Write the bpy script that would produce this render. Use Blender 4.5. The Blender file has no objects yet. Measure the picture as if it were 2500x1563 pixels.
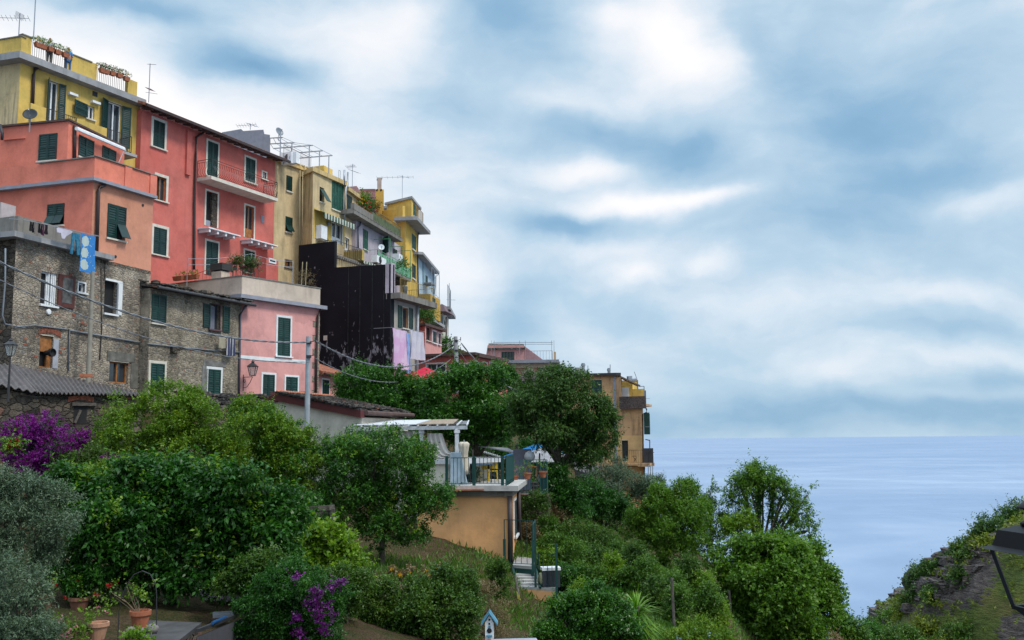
import bpy, math, random
import numpy as np
from mathutils import Vector, Matrix
R = math.radians
random.seed(7)
scn = bpy.context.scene
COL = scn.collection
# ------------------------------------------------------------------ camera
FPX, CX, CY = 2400.0, 1250.0, 781.5
PITCH, ROLL = math.atan(290.5 / FPX), R(0.5)
cd = bpy.data.cameras.new('camera'); cam = bpy.data.objects.new('camera', cd); COL.objects.link(cam)
cd.sensor_width = 36; cd.lens = 36 * FPX / 2500; cd.clip_start = 0.1; cd.clip_end = 120000
cam.rotation_euler = (Matrix.Rotation(PITCH, 3, 'X') @ Matrix.Rotation(R(90), 3, 'X') @ Matrix.Rotation(-ROLL, 3, 'Z')).to_euler()
scn.camera = cam
RM = cam.rotation_euler.to_matrix()
# ------------------------------------------------------------------ light
scn.view_settings.view_transform = 'Standard'; scn.view_settings.look = 'None'
scn.view_settings.exposure = 0.06; scn.view_settings.gamma = 1
SUN_EL, SUN_AZ = R(52), R(120)          # azimuth from +Y towards +X
sl = bpy.data.lights.new('sun', 'SUN'); sl.energy = 2.2; sl.angle = R(14); sl.color = (1, 0.93, 0.80)
so = bpy.data.objects.new('sun', sl); COL.objects.link(so)
sd = Vector((math.sin(SUN_AZ) * math.cos(SUN_EL), math.cos(SUN_AZ) * math.cos(SUN_EL), math.sin(SUN_EL)))
so.rotation_euler = sd.to_track_quat('Z', 'Y').to_euler(); so.location = sd * 200
# world: daylight sky under broken cloud
wd = bpy.data.worlds.new('World'); scn.world = wd; wd.use_nodes = True
nt = wd.node_tree; nt.nodes.clear()
def N(nt, t, **k):
    n = nt.nodes.new(t)
    for a, b in k.items(): setattr(n, a, b)
    return n
def MA(nt, op, a, b=None, c=None, clamp=False):
    n = N(nt, 'ShaderNodeMath', operation=op, use_clamp=clamp)
    for i, v in enumerate((a, b, c)):
        if v is None: continue
        if isinstance(v, (int, float)): n.inputs[i].default_value = v
        else: nt.links.new(v, n.inputs[i])
    return n.outputs[0]
def MIXC(nt, f, a, b, mode='MIX'):
    n = N(nt, 'ShaderNodeMix', data_type='RGBA', blend_type=mode)
    for i, v in ((0, f), (6, a), (7, b)):
        if isinstance(v, (int, float)): n.inputs[i].default_value = v
        elif isinstance(v, tuple): n.inputs[i].default_value = (*v, 1)
        else: nt.links.new(v, n.inputs[i])
    return n.outputs[2]
def ramp(nt, f, pts, interp='LINEAR'):
    n = N(nt, 'ShaderNodeValToRGB'); n.color_ramp.interpolation = interp
    e = n.color_ramp.elements
    while len(e) < len(pts): e.new(0.5)
    for i, (p, c) in enumerate(pts):
        e[i].position = p; e[i].color = (*c, 1) if isinstance(c, tuple) else (c, c, c, 1)
    nt.links.new(f, n.inputs[0]); return n.outputs[0]
def NOISE(nt, vec, scale, detail=4, rough=0.5, dist=0.0, dim='3D'):
    n = N(nt, 'ShaderNodeTexNoise'); n.noise_dimensions = dim
    n.inputs['Scale'].default_value = scale; n.inputs['Detail'].default_value = detail
    n.inputs['Roughness'].default_value = rough; n.inputs['Distortion'].default_value = dist
    nt.links.new(vec, n.inputs['Vector']); return n.outputs['Fac'], n.outputs['Color']
def MAPV(nt, vec, scale=(1, 1, 1), loc=(0, 0, 0), rot=(0, 0, 0)):
    n = N(nt, 'ShaderNodeMapping'); n.inputs['Scale'].default_value = scale
    n.inputs['Location'].default_value = loc; n.inputs['Rotation'].default_value = rot
    nt.links.new(vec, n.inputs['Vector']); return n.outputs[0]
def ray(px, py):
    d = RM @ Vector(((px - CX) / FPX, -(py - CY) / FPX, -1.0)); return d / d.y
tc = N(nt, 'ShaderNodeTexCoord').outputs['Generated']
sep = N(nt, 'ShaderNodeSeparateXYZ'); nt.links.new(tc, sep.inputs[0])
az = MA(nt, 'ARCTAN2', sep.outputs[0], sep.outputs[1])
el = MA(nt, 'ARCSINE', sep.outputs[2])
cmb = N(nt, 'ShaderNodeCombineXYZ'); nt.links.new(az, cmb.inputs[0]); nt.links.new(el, cmb.inputs[1])
base = cmb.outputs[0]
_, wc = NOISE(nt, base, 5.0, 3, 0.5)
_, wc2 = NOISE(nt, base, 18.0, 4, 0.55)
def VM(nt, op, a, b):
    n = N(nt, 'ShaderNodeVectorMath', operation=op)
    for i, v in enumerate((a, b)):
        if isinstance(v, tuple): n.inputs[i].default_value = v
        else: nt.links.new(v, n.inputs[i])
    return n.outputs[0]
wv = VM(nt, 'MULTIPLY', VM(nt, 'SUBTRACT', wc, (0.5, 0.5, 0.5)), (0.10, 0.07, 0))
wv2 = VM(nt, 'MULTIPLY', VM(nt, 'SUBTRACT', wc2, (0.5, 0.5, 0.5)), (0.036, 0.024, 0))
wb = VM(nt, 'ADD', VM(nt, 'ADD', base, wv), wv2)
sp2 = N(nt, 'ShaderNodeSeparateXYZ'); nt.links.new(wb, sp2.inputs[0])
def dirof(x, y):
    d = ray(x / .9672, y / .9672).normalized(); return math.atan2(d.x, d.y), math.asin(d.z)
# (x, y, rx, ry, weight): where the cloud is bright (+) or a blue-grey gap or shadow (-)
CL = [(60, 200, 330, 130, .55), (330, 330, 260, 110, .5), (760, 430, 260, 90, .22), (930, 560, 130, 70, .25), (1060, 660, 130, 60, .22),
      (1560, 70, 110, 90, .5), (1640, 150, 90, 60, .35), (1420, 30, 60, 50, .25), (1400, 400, 110, 28, .35), (1500, 490, 150, 26, .4), (1650, 470, 120, 22, .3), (1745, 360, 70, 34, .2),
      (1500, 650, 60, 26, .3), (1700, 620, 60, 28, .3), (1420, 600, 90, 22, .15), (870, 120, 120, 110, .22), (950, 60, 60, 40, .15), (1080, 790, 60, 50, .25),
      (2330, 480, 120, 30, .22), (2230, 690, 200, 22, .12), (2280, 830, 140, 22, .16), (2250, 930, 110, 16, .14), (1900, 700, 260, 40, .10), (1330, 240, 110, 30, .14), (1150, 470, 120, 30, .12), (2150, 60, 160, 40, .06), (1850, 880, 220, 30, .06),
      (620, 165, 130, 32, -.55), (520, 110, 120, 40, -.25), (330, 14, 150, 28, -.45), (1170, 40, 110, 70, -.42), (1280, 100, 70, 60, -.2), (1020, 225, 130, 50, -.25), (1390, 310, 110, 40, -.2), (1360, 545, 110, 26, -.42), (1270, 560, 60, 30, -.2),
      (1600, 360, 130, 50, -.34), (1500, 300, 80, 30, -.15), (1760, 90, 50, 90, -.2), (1900, 150, 120, 90, -.26), (2080, 300, 140, 90, -.34), (2150, 420, 160, 40, -.3), (2000, 520, 160, 40, -.24), (2330, 360, 90, 60, -.2), (1200, 760, 70, 60, -.18), (1250, 700, 40, 30, -.12), (1750, 520, 500, 160, -.06), (2150, 250, 300, 220, -.12),
      (1500, 740, 160, 26, -.14), (2200, 770, 240, 22, -.16), (2350, 880, 110, 22, -.18), (2100, 975, 700, 55, -.36), (2300, 180, 120, 60, -.12), (1560, 880, 90, 26, -.06)]
acc = None
for (x, y, rx, ry, w) in CL:
    a0, e0 = dirof(x, y); sa = rx / 2321; se = ry / 2321
    dx = MA(nt, 'MULTIPLY', MA(nt, 'SUBTRACT', sp2.outputs[0], a0), 1 / sa)
    dy = MA(nt, 'MULTIPLY', MA(nt, 'SUBTRACT', sp2.outputs[1], e0), 1 / se)
    r2 = MA(nt, 'ADD', MA(nt, 'MULTIPLY', dx, dx), MA(nt, 'MULTIPLY', dy, dy))
    g = MA(nt, 'MULTIPLY', MA(nt, 'EXPONENT', MA(nt, 'MULTIPLY', r2, -0.9)), w)
    acc = g if acc is None else MA(nt, 'ADD', acc, g)
st = MAPV(nt, wb, (1.5, 2.8, 1), rot=(0, 0, R(14)))
n1, _ = NOISE(nt, st, 2.6, 7, 0.58)
n3, _ = NOISE(nt, MAPV(nt, wb, (1, 2.1, 1), rot=(0, 0, R(18))), 7.0, 7, 0.55)
n2, _ = NOISE(nt, MAPV(nt, wb, (2.4, 9, 1), rot=(0, 0, R(12))), 2.2, 4, 0.5)
cov = MA(nt, 'ADD', MA(nt, 'ADD', MA(nt, 'MULTIPLY', acc, .78), MA(nt, 'ADD', 0.365, MA(nt, 'MULTIPLY', n3, .36))), MA(nt, 'ADD', MA(nt, 'MULTIPLY', MA(nt, 'SUBTRACT', n1, .5), 0.55), MA(nt, 'MULTIPLY', MA(nt, 'SUBTRACT', n2, .5), 0.22)), clamp=True)
ccol = ramp(nt, cov, [(0.0, (.20, .39, .60)), (0.26, (.30, .50, .70)), (0.48, (.50, .67, .82)), (0.62, (.72, .82, .92)), (0.78, (.93, .95, .99)), (1.0, (1.08, 1.06, 1.05))])
sky = N(nt, 'ShaderNodeTexSky'); sky.sky_type = 'NISHITA'; sky.sun_disc = False; sky.sun_elevation = SUN_EL; sky.sun_rotation = SUN_AZ
skyc = MIXC(nt, 1.0, sky.outputs[0], (0.09, 0.09, 0.09), 'MULTIPLY')
mixc = MIXC(nt, 0.93, skyc, ccol)
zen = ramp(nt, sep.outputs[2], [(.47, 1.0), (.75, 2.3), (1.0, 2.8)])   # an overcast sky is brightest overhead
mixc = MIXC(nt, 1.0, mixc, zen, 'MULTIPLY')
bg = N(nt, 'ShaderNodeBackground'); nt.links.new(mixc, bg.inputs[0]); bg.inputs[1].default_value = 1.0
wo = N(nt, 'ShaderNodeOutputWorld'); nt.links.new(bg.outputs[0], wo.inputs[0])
# ------------------------------------------------------------------ helpers
def W(p, Y): return ray(*p) * Y
def zn(x0, y0, k): return lambda x, y: (x0 + x / k, y0 + y / k)
A = zn(0, 40, 3.78); B = zn(0, 400, 3.78); C = zn(320, 230, 3.78); D = zn(360, 600, 3.78); E = zn(640, 300, 3.78)
F = zn(720, 560, 3.78); G = zn(0, 800, 3.78); H = zn(1000, 760, 3.15); I = zn(600, 940, 3.6); J = zn(1000, 1060, 3.007)
K = zn(0, 1300, 4.838); L = zn(450, 1300, 5.376); M = zn(1400, 1100, 3.266); NN = zn(2100, 1200, 4.165); O = zn(900, 900, 4.838)
P_ = zn(1380, 880, 5.042); Q = zn(860, 440, 7.56); RR = zn(980, 600, 9.45); T = zn(980, 740, 7.56); V = zn(0, 0, .9672)

class Fac:
    """a vertical plane running from a to b (plan points), outward side to the viewer"""
    def __init__(s, a, b, z=0.0):
        s.a = Vector((a[0], a[1])); s.b = Vector((b[0], b[1])); s.z = z
        s.u = (s.b - s.a).normalized(); s.n = Vector((s.u.y, -s.u.x)); s.len = (s.b - s.a).length
    def off(s, o): return Fac(s.a + s.n * o, s.b + s.n * o, s.z)
    def P(s, t, z, o=0.0):
        q = s.a + s.u * t + s.n * o; return Vector((q.x, q.y, z))
    def hit(s, px, py):
        d = ray(px, py); k = s.a.dot(s.n) / (d.x * s.n.x + d.y * s.n.y)
        q = d * k; return (Vector((q.x, q.y)) - s.a).dot(s.u), q.z
    def pt(s, p, o=0.0):
        g = s.off(o) if o else s; return g.P(*g.hit(*p))
    def rect(s, f, x0, x1, y0, y1):
        m = f((x0 + x1) / 2, (y0 + y1) / 2); a = f(x0, y0); b = f(x1, y1)
        s0 = s.hit(a[0], m[1])[0]; s1 = s.hit(b[0], m[1])[0]
        z1 = s.hit(m[0], a[1])[1]; z0 = s.hit(m[0], b[1])[1]
        return (s0, s1, z0, z1)
def fac(pA, pB, YA):
    a = W(pA, YA); r = ray(*pB); b = r * (a.z / r.z); return Fac(a.xy, b.xy, a.z)

class MB:
    def __init__(s): s.v = []; s.f = []
    def add(s, vs, fs):
        k = len(s.v); s.v += [tuple(x) for x in vs]; s.f += [tuple(i + k for i in f) for f in fs]; return s
    def hexa(s, p):   # 8 pts: bottom 4 ccw, top 4
        return s.add(p, [(3, 2, 1, 0), (4, 5, 6, 7), (0, 1, 5, 4), (1, 2, 6, 5), (2, 3, 7, 6), (3, 0, 4, 7)])
    def fb(s, g, s0, s1, z0, z1, o0, o1):
        return s.hexa([g.P(s0, z0, o1), g.P(s1, z0, o1), g.P(s1, z0, o0), g.P(s0, z0, o0), g.P(s0, z1, o1), g.P(s1, z1, o1), g.P(s1, z1, o0), g.P(s0, z1, o0)])
    def box(s, c, x, y, z, rz=0.0):
        M_ = Matrix.Rotation(rz, 3, 'Z'); c = Vector(c)
        return s.hexa([c + M_ @ Vector((a * x / 2, b * y / 2, h * z / 2)) for h in (-1, 1) for a, b in ((-1, -1), (1, -1), (1, 1), (-1, 1))])
    def bar(s, p, q, r, n=4, r2=None):
        p = Vector(p); q = Vector(q); d = (q - p)
        if d.length < 1e-6: return s
        d.normalize(); t = d.cross(Vector((0, 0, 1)))
        if t.length < .05: t = d.cross(Vector((1, 0, 0)))
        t.normalize(); w = d.cross(t); r2 = r if r2 is None else r2
        vs = []
        for c, rr in ((p, r), (q, r2)):
            for i in range(n):
                a = 2 * math.pi * (i + .5) / n; vs.append(c + (t * math.cos(a) + w * math.sin(a)) * rr)
        fs = [(i, (i + 1) % n, n + (i + 1) % n, n + i) for i in range(n)] + [tuple(range(n))[::-1], tuple(range(n, 2 * n))]
        return s.add(vs, fs)
    def tube(s, pts, r, n=6, taper=None):
        pts = [Vector(p) for p in pts]; vs = []; m = len(pts)
        for i, c in enumerate(pts):
            d = (pts[min(i + 1, m - 1)] - pts[max(i - 1, 0)]).normalized()
            t = d.cross(Vector((.13, .02, 1)));
            if t.length < .1: t = d.cross(Vector((1, .1, 0)))
            t.normalize(); w = d.cross(t)
            rr = r if taper is None else r + (taper - r) * i / max(1, m - 1)
            for k in range(n):
                a = 2 * math.pi * k / n; vs.append(c + (t * math.cos(a) + w * math.sin(a)) * rr)
        fs = [(i * n + k, i * n + (k + 1) % n, (i + 1) * n + (k + 1) % n, (i + 1) * n + k) for i in range(m - 1) for k in range(n)]
        fs += [tuple(range(n))[::-1], tuple(range((m - 1) * n, m * n))]
        return s.add(vs, fs)
    def prism(s, poly, vec):
        vec = Vector(vec); n = len(poly); vs = [Vector(p) for p in poly]; vs = vs + [p + vec for p in vs]
        return s.add(vs, [tuple(range(n))[::-1], tuple(range(n, 2 * n))] + [(i, (i + 1) % n, n + (i + 1) % n, n + i) for i in range(n)])
    def lathe(s, c, prof, n=16, axis=None):
        c = Vector(c); vs = []; m = len(prof)
        rot = Matrix.Identity(3) if axis is None else Vector(axis).to_track_quat('Z', 'Y').to_matrix()
        for r, z in prof:
            for k in range(n):
                a = 2 * math.pi * k / n; vs.append(c + rot @ Vector((r * math.cos(a), r * math.sin(a), z)))
        fs = [(i * n + k, i * n + (k + 1) % n, (i + 1) * n + (k + 1) % n, (i + 1) * n + k) for i in range(m - 1) for k in range(n)]
        fs += [tuple(range(n))[::-1], tuple(range((m - 1) * n, m * n))]
        return s.add(vs, fs)
def root_loc(o):
    l = Vector((0, 0, 0))
    while o is not None: l += o.location; o = o.parent
    return l
def part(name, mb, mat, parent=None, smooth=False, label=None, **kw):
    me = bpy.data.meshes.new(name); off = root_loc(parent)
    me.from_pydata([(v[0] - off.x, v[1] - off.y, v[2] - off.z) for v in mb.v], [], mb.f); me.update()
    if smooth: me.polygons.foreach_set('use_smooth', [True] * len(me.polygons))
    me.materials.append(mat); o = bpy.data.objects.new(name, me); COL.objects.link(o); o.parent = parent
    if label: o['label'] = label
    for k, v in kw.items(): o[k] = v
    return o
def solo(name, mb, mat, label, cat, group=None, smooth=False):
    lo = np.array(mb.v); c = Vector((float(lo[:, 0].mean()), float(lo[:, 1].mean()), float(lo[:, 2].min())))
    me = bpy.data.meshes.new(name); me.from_pydata([tuple(Vector(v) - c) for v in mb.v], [], mb.f); me.update()
    if smooth: me.polygons.foreach_set('use_smooth', [True] * len(me.polygons))
    me.materials.append(mat); o = bpy.data.objects.new(name, me); COL.objects.link(o); o.location = c
    o['label'] = label; o['category'] = cat
    if group: o['group'] = group
    return o
def thing(name, label, cat, loc=(0, 0, 0), group=None):
    o = bpy.data.objects.new(name, None); COL.objects.link(o); o.location = loc; o.empty_display_size = .2
    o['label'] = label; o['category'] = cat
    if group: o['group'] = group
    return o
# ------------------------------------------------------------------ materials
def newmat(name):
    m = bpy.data.materials.new(name); m.use_nodes = True; nt = m.node_tree
    b = nt.nodes['Principled BSDF']; return m, nt, b
def simple(name, c, rough=.6, metal=0.0, var=.12, scale=3.0, bump=.0, spec=.4):
    m, nt, b = newmat(name); co = N(nt, 'ShaderNodeTexCoord').outputs['Object']
    f, _ = NOISE(nt, co, scale, 5, .6)
    lo = tuple(x * (1 - var * 1.6) for x in c); hi = tuple(min(1, x * (1 + var)) for x in c)
    nt.links.new(ramp(nt, f, [(.3, lo), (.7, hi)]), b.inputs['Base Color'])
    b.inputs['Roughness'].default_value = rough; b.inputs['Metallic'].default_value = metal; b.inputs['Specular IOR Level'].default_value = spec
    if bump:
        bn = N(nt, 'ShaderNodeBump'); bn.inputs['Strength'].default_value = bump; bn.inputs['Distance'].default_value = .02
        f2, _ = NOISE(nt, co, scale * 12, 4, .6); nt.links.new(f2, bn.inputs['Height']); nt.links.new(bn.outputs[0], b.inputs['Normal'])
    return m
def plaster(name, c, stain=(.16, .14, .12), amount=.35, fade=None, streak=1.0):
    m, nt, b = newmat(name); co = N(nt, 'ShaderNodeTexCoord').outputs['Object']
    f1, _ = NOISE(nt, co, .35, 5, .55); f2, _ = NOISE(nt, co, 2.2, 6, .65)
    fade = fade or tuple(min(1, x * .8 + .2 * .45) for x in c)
    col = MIXC(nt, ramp(nt, f1, [(.35, 0.0), (.7, .7)]), c, fade)
    f3, _ = NOISE(nt, MAPV(nt, co, (1.6, 1.6, .16)), 1.5, 6, .65, .3)
    amount = min(1, amount * 1.1); k = MA(nt, 'MULTIPLY', ramp(nt, f3, [(.48, 0.0), (.74, 1.0)]), amount * streak)
    col = MIXC(nt, k, col, stain)
    k2 = MA(nt, 'MULTIPLY', ramp(nt, f2, [(.55, 0.0), (.75, 1.0)]), amount * .45)
    col = MIXC(nt, k2, col, stain)
    f5, _ = NOISE(nt, co, .9, 7, .7); vo = N(nt, 'ShaderNodeTexVoronoi'); vo.inputs['Scale'].default_value = .33; nt.links.new(VM(nt, 'ADD', co, VM(nt, 'MULTIPLY', NOISE(nt, co, 1.2, 4, .6)[1], (.9, .9, .9))), vo.inputs['Vector']); vs_ = N(nt, 'ShaderNodeSeparateColor'); nt.links.new(vo.outputs['Color'], vs_.inputs[0]); col = MIXC(nt, 1.0, col, ramp(nt, vs_.outputs[0], [(0, .90), (.5, 1.0), (1, 1.07)]), 'MULTIPLY'); f6, _ = NOISE(nt, MAPV(nt, co, (3, 3, .5)), 3, 5, .7)
    col = MIXC(nt, 1.0, col, ramp(nt, f5, [(.32, .80), (.5, 1.0), (.68, 1.12)]), 'MULTIPLY')
    nt.links.new(col, b.inputs['Base Color']); b.inputs['Roughness'].default_value = .9; b.inputs['Specular IOR Level'].default_value = .2
    bn = N(nt, 'ShaderNodeBump'); bn.inputs['Strength'].default_value = .35; bn.inputs['Distance'].default_value = .03
    f4, _ = NOISE(nt, co, 6, 6, .6); nt.links.new(f4, bn.inputs['Height']); nt.links.new(bn.outputs[0], b.inputs['Normal'])
    return m
def rubble(name, scale=2.6, cols=((.10, .09, .075), (.21, .18, .145), (.30, .25, .19), (.17, .16, .15)), mortar=(.27, .235, .19), mix=.5, bigt=(.47, .60)):
    m, nt, b = newmat(name); co = N(nt, 'ShaderNodeTexCoord').outputs['Object']
    _, wc = NOISE(nt, co, 2.0, 3, .6)
    wv = VM(nt, 'ADD', co, VM(nt, 'MULTIPLY', VM(nt, 'SUBTRACT', wc, (.5, .5, .5)), (.5, .5, .25)))
    mp = MAPV(nt, wv, (1, 1, 1.9))
    v1 = N(nt, 'ShaderNodeTexVoronoi'); v1.inputs['Scale'].default_value = scale; v1.inputs['Randomness'].default_value = 1.0; nt.links.new(mp, v1.inputs['Vector'])
    v2 = N(nt, 'ShaderNodeTexVoronoi', feature='DISTANCE_TO_EDGE'); v2.inputs['Scale'].default_value = scale; nt.links.new(mp, v2.inputs['Vector'])
    sepc = N(nt, 'ShaderNodeSeparateColor'); nt.links.new(v1.outputs['Color'], sepc.inputs[0])
    c = ramp(nt, sepc.outputs[0], [(0, cols[0]), (.35, cols[1]), (.7, cols[2]), (.93, cols[3]), (1, (.30, .13, .08))])
    f, _ = NOISE(nt, co, 9, 6, .7)
    c = MIXC(nt, .55, c, MIXC(nt, 1.0, c, ramp(nt, f, [(.3, .25), (.7, 1.7)]), 'MULTIPLY'))
    fl, _ = NOISE(nt, co, .45, 4, .6)
    edge = ramp(nt, v2.outputs['Distance'], [(.02, 1.0), (.10, 0.0)])
    big = ramp(nt, fl, [(bigt[0], 0.0), (bigt[1], 1.0)])
    e2 = MA(nt, 'MAXIMUM', edge, MA(nt, 'MULTIPLY', big, ramp(nt, f, [(.32, 0.0), (.46, 1.0)])))
    fd, _ = NOISE(nt, MAPV(nt, co, (1, 1, .5)), .9, 6, .7)
    fm, _ = NOISE(nt, co, 1.3, 5, .6)
    mc = MIXC(nt, ramp(nt, fm, [(.35, 0.0), (.7, 1.0)]), mortar, tuple(x * .62 for x in mortar))
    c = MIXC(nt, MA(nt, 'MULTIPLY', e2, mix * 1.6, clamp=True), c, mc)
    c = MIXC(nt, 1.0, c, ramp(nt, fd, [(.3, .45), (.5, 1.0), (.7, 1.25)]), 'MULTIPLY')
    nt.links.new(c, b.inputs['Base Color']); b.inputs['Roughness'].default_value = .95; b.inputs['Specular IOR Level'].default_value = .15
    bn = N(nt, 'ShaderNodeBump'); bn.inputs['Strength'].default_value = .9; bn.inputs['Distance'].default_value = .09
    h = MA(nt, 'ADD', ramp(nt, v2.outputs['Distance'], [(0, 0.0), (.12, .7)]), MA(nt, 'MULTIPLY', f, .5))
    nt.links.new(h, bn.inputs['Height']); nt.links.new(bn.outputs[0], b.inputs['Normal'])
    return m
def leafmat(name, pts, trans=.3, rough=.45, spec=.35):
    m, nt, b = newmat(name); g = N(nt, 'ShaderNodeNewGeometry'); co = N(nt, 'ShaderNodeTexCoord').outputs['Object']
    f, _ = NOISE(nt, co, 1.5, 4, .65)
    k = MA(nt, 'ADD', MA(nt, 'MULTIPLY', g.outputs['Random Per Island'], .5), MA(nt, 'MULTIPLY', MA(nt, 'ADD', MA(nt, 'MULTIPLY', MA(nt, 'SUBTRACT', f, .5), 2.0), .5, None, True), .5))
    c = ramp(nt, k, pts)
    nt.links.new(c, b.inputs['Base Color']); b.inputs['Roughness'].default_value = rough; b.inputs['Specular IOR Level'].default_value = spec
    tr = N(nt, 'ShaderNodeBsdfTranslucent'); nt.links.new(MIXC(nt, 1.0, c, (1.25, 1.35, .7), 'MULTIPLY'), tr.inputs[0])
    mx = N(nt, 'ShaderNodeMixShader'); mx.inputs[0].default_value = trans
    nt.links.new(b.outputs[0], mx.inputs[1]); nt.links.new(tr.outputs[0], mx.inputs[2])
    nt.links.new(mx.outputs[0], nt.nodes['Material Output'].inputs[0]); return m
GREEN = simple('shutter_green', (.003, .034, .030), .45, var=.25)
for m_ in (GREEN,):
    nt_ = m_.node_tree; b_ = nt_.nodes['Principled BSDF']; l_ = b_.inputs['Base Color'].links[0].from_socket; oi = N(nt_, 'ShaderNodeObjectInfo')
    nt_.links.new(MIXC(nt_, 1.0, l_, ramp(nt_, oi.outputs['Random'], [(0, (.7, .75, .8)), (.5, (1, 1, 1)), (1, (1.35, 1.3, 1.2))]), 'MULTIPLY'), b_.inputs['Base Color'])
GREEN2 = simple('shutter_green_worn', (.012, .085, .055), .5, var=.3)
WHITE = simple('white_paint', (.72, .74, .76), .6, var=.08, bump=.1)
CREAMT = simple('cream_trim', (.62, .58, .50), .8, var=.12, bump=.2)
CONC = plaster('concrete', (.30, .30, .31), (.12, .12, .12), .4)
CONCD = plaster('dark_concrete', (.20, .185, .165), (.07, .06, .055), .7)
GREYP = simple('grey_plaster', (.27, .28, .33), .9, var=.1, bump=.2)
IRON = simple('wrought_iron', (.03, .03, .035), .5, var=.2)
IRONG = simple('green_iron', (.01, .05, .045), .45, var=.2)
STEEL = simple('galvanised_steel', (.34, .36, .40), .45, .5, var=.15)
PIPEB = simple('brown_pipe', (.045, .028, .028), .5, var=.2)
PIPEG = simple('grey_pipe', (.25, .26, .28), .5, var=.15)
WOOD = simple('varnished_wood', (.33, .13, .035), .5, var=.3, scale=6)
WOODD = simple('weathered_wood', (.10, .085, .075), .85, var=.4, scale=7, bump=.4)
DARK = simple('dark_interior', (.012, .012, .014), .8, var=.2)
TERRA = simple('terracotta', (.36, .12, .06), .8, var=.2, scale=6, bump=.2)
TILE = simple('roof_tile', (.33, .13, .08), .85, var=.35, scale=5, bump=.6)
SLATE = rubble('slate_roof', 3.0, ((.07, .065, .065), (.12, .11, .105), (.17, .155, .14), (.10, .10, .11)), (.06, .055, .05), .5)
SOFFIT = simple('eave_wood', (.085, .05, .045), .8, var=.2)
BARK = simple('bark', (.09, .075, .06), .95, var=.4, scale=9, bump=.8)
BARKD = simple('dark_bark', (.035, .03, .025), .95, var=.4, scale=9, bump=.8)
gm, gnt, gb = newmat('window_glass'); gb.inputs['Base Color'].default_value = (.03, .04, .05, 1); gb.inputs['Roughness'].default_value = .08; gb.inputs['Specular IOR Level'].default_value = .8
GLASS = gm
CORAL = plaster('coral_plaster', (.72, .22, .15), (.40, .13, .10), .2, (.60, .18, .13))
SALMON = plaster('salmon_plaster', (.60, .265, .17), (.38, .19, .13), .22, (.58, .27, .19))
REDP = plaster('red_plaster', (.56, .135, .11), (.36, .10, .085), .28, (.54, .18, .15))
YELL = plaster('yellow_plaster', (.68, .45, .12), (.20, .17, .07), .35, (.50, .38, .11))
YELLB = plaster('beige_stained_plaster', (.56, .44, .26), (.12, .10, .08), .9, (.55, .43, .22))
BEIGE = plaster('beige_plaster', (.62, .47, .27), (.16, .13, .09), .45, (.47, .38, .22))
OCHRE = plaster('ochre_plaster', (.60, .43, .19), (.10, .08, .06), .6, (.46, .36, .20))
BRIGHT = plaster('bright_yellow_plaster', (.68, .42, .06), (.35, .30, .18), .45, (.52, .40, .16))
LILAC = plaster('lilac_plaster', (.44, .38, .44), (.20, .18, .20), .3, (.42, .39, .43))
PINK = plaster('pink_plaster', (.64, .31, .29), (.40, .21, .20), .25, (.60, .30, .29))
PALEP = plaster('pale_cream_plaster', (.55, .45, .36), (.24, .19, .16), .35, (.56, .47, .40))
LBLUE = plaster('light_blue_plaster', (.38, .50, .60), (.24, .32, .38), .3, (.42, .52, .60))
BLACK = plaster('black_tarred_wall', (.006, .008, .013), (.012, .013, .016), .5, (.010, .011, .016))
GREYW = plaster('grey_house_plaster', (.34, .31, .28), (.14, .12, .11), .45, (.38, .36, .33))
CREAMW = plaster('cream_house_plaster', (.56, .53, .45), (.30, .27, .22), .3, (.52, .50, .46))
ORANGE = plaster('orange_plaster', (.80, .41, .18), (.32, .16, .08), .18, (.72, .40, .20))
PEACH = plaster('peach_stained_plaster', (.58, .34, .17), (.09, .06, .05), 1.0, (.46, .31, .19))
PEACH2 = plaster('peach_plaster', (.60, .38, .17), (.3, .18, .1), .2, (.58, .38, .20))
FARPINK = plaster('far_pink_plaster', (.60, .30, .28), (.28, .15, .14), .3, (.50, .27, .26))
STONE = rubble('rubble_stone', 4.6, ((.125, .11, .095), (.23, .20, .165), (.35, .30, .24), (.20, .195, .185)), (.46, .39, .31), .62)
STONE2 = rubble('rubble_stone_light', 5.0, ((.145, .13, .105), (.25, .22, .175), (.37, .32, .25), (.22, .21, .195)), (.48, .41, .32), .7)
STONED = rubble('rubble_stone_dark', 2.6, ((.05, .045, .04), (.10, .085, .07), (.16, .13, .10), (.085, .08, .075)), (.07, .06, .05), .4)
# ------------------------------------------------------------------ building pieces
def leaf_panel(mb, g, s0, s1, z0, z1, o, th=.045, nsl=7, mid=None):
    """one louvred shutter leaf on facade g"""
    w = s1 - s0; e = min(.07, w * .18); H = z1 - z0
    mb.fb(g, s0, s0 + e, z0, z1, o, o + th); mb.fb(g, s1 - e, s1, z0, z1, o, o + th)
    mid = z0 + H * .48 if mid is None else mid
    for a, b_ in ((z0, z0 + .10), (mid - .04, mid + .04), (z1 - .08, z1)):
        mb.fb(g, s0 + e, s1 - e, a, b_, o + .003, o + th - .003)
    for a, b_ in ((z0 + .10, mid - .04), (mid + .04, z1 - .08)):
        mb.fb(g, s0 + e, s1 - e, a, b_, o + .004, o + .012)
        n = max(3, int((b_ - a) / .11))
        for i in range(n):
            za = a + (b_ - a) * (i + .15) / n; zb = a + (b_ - a) * (i + .8) / n
            p = [g.P(s0 + e, za, o + .036), g.P(s1 - e, za, o + .036), g.P(s1 - e, zb, o + .014), g.P(s0 + e, zb, o + .014)]
            q = [x + Vector((0, 0, .012)) for x in p]
            mb.hexa(p + q)
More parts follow.
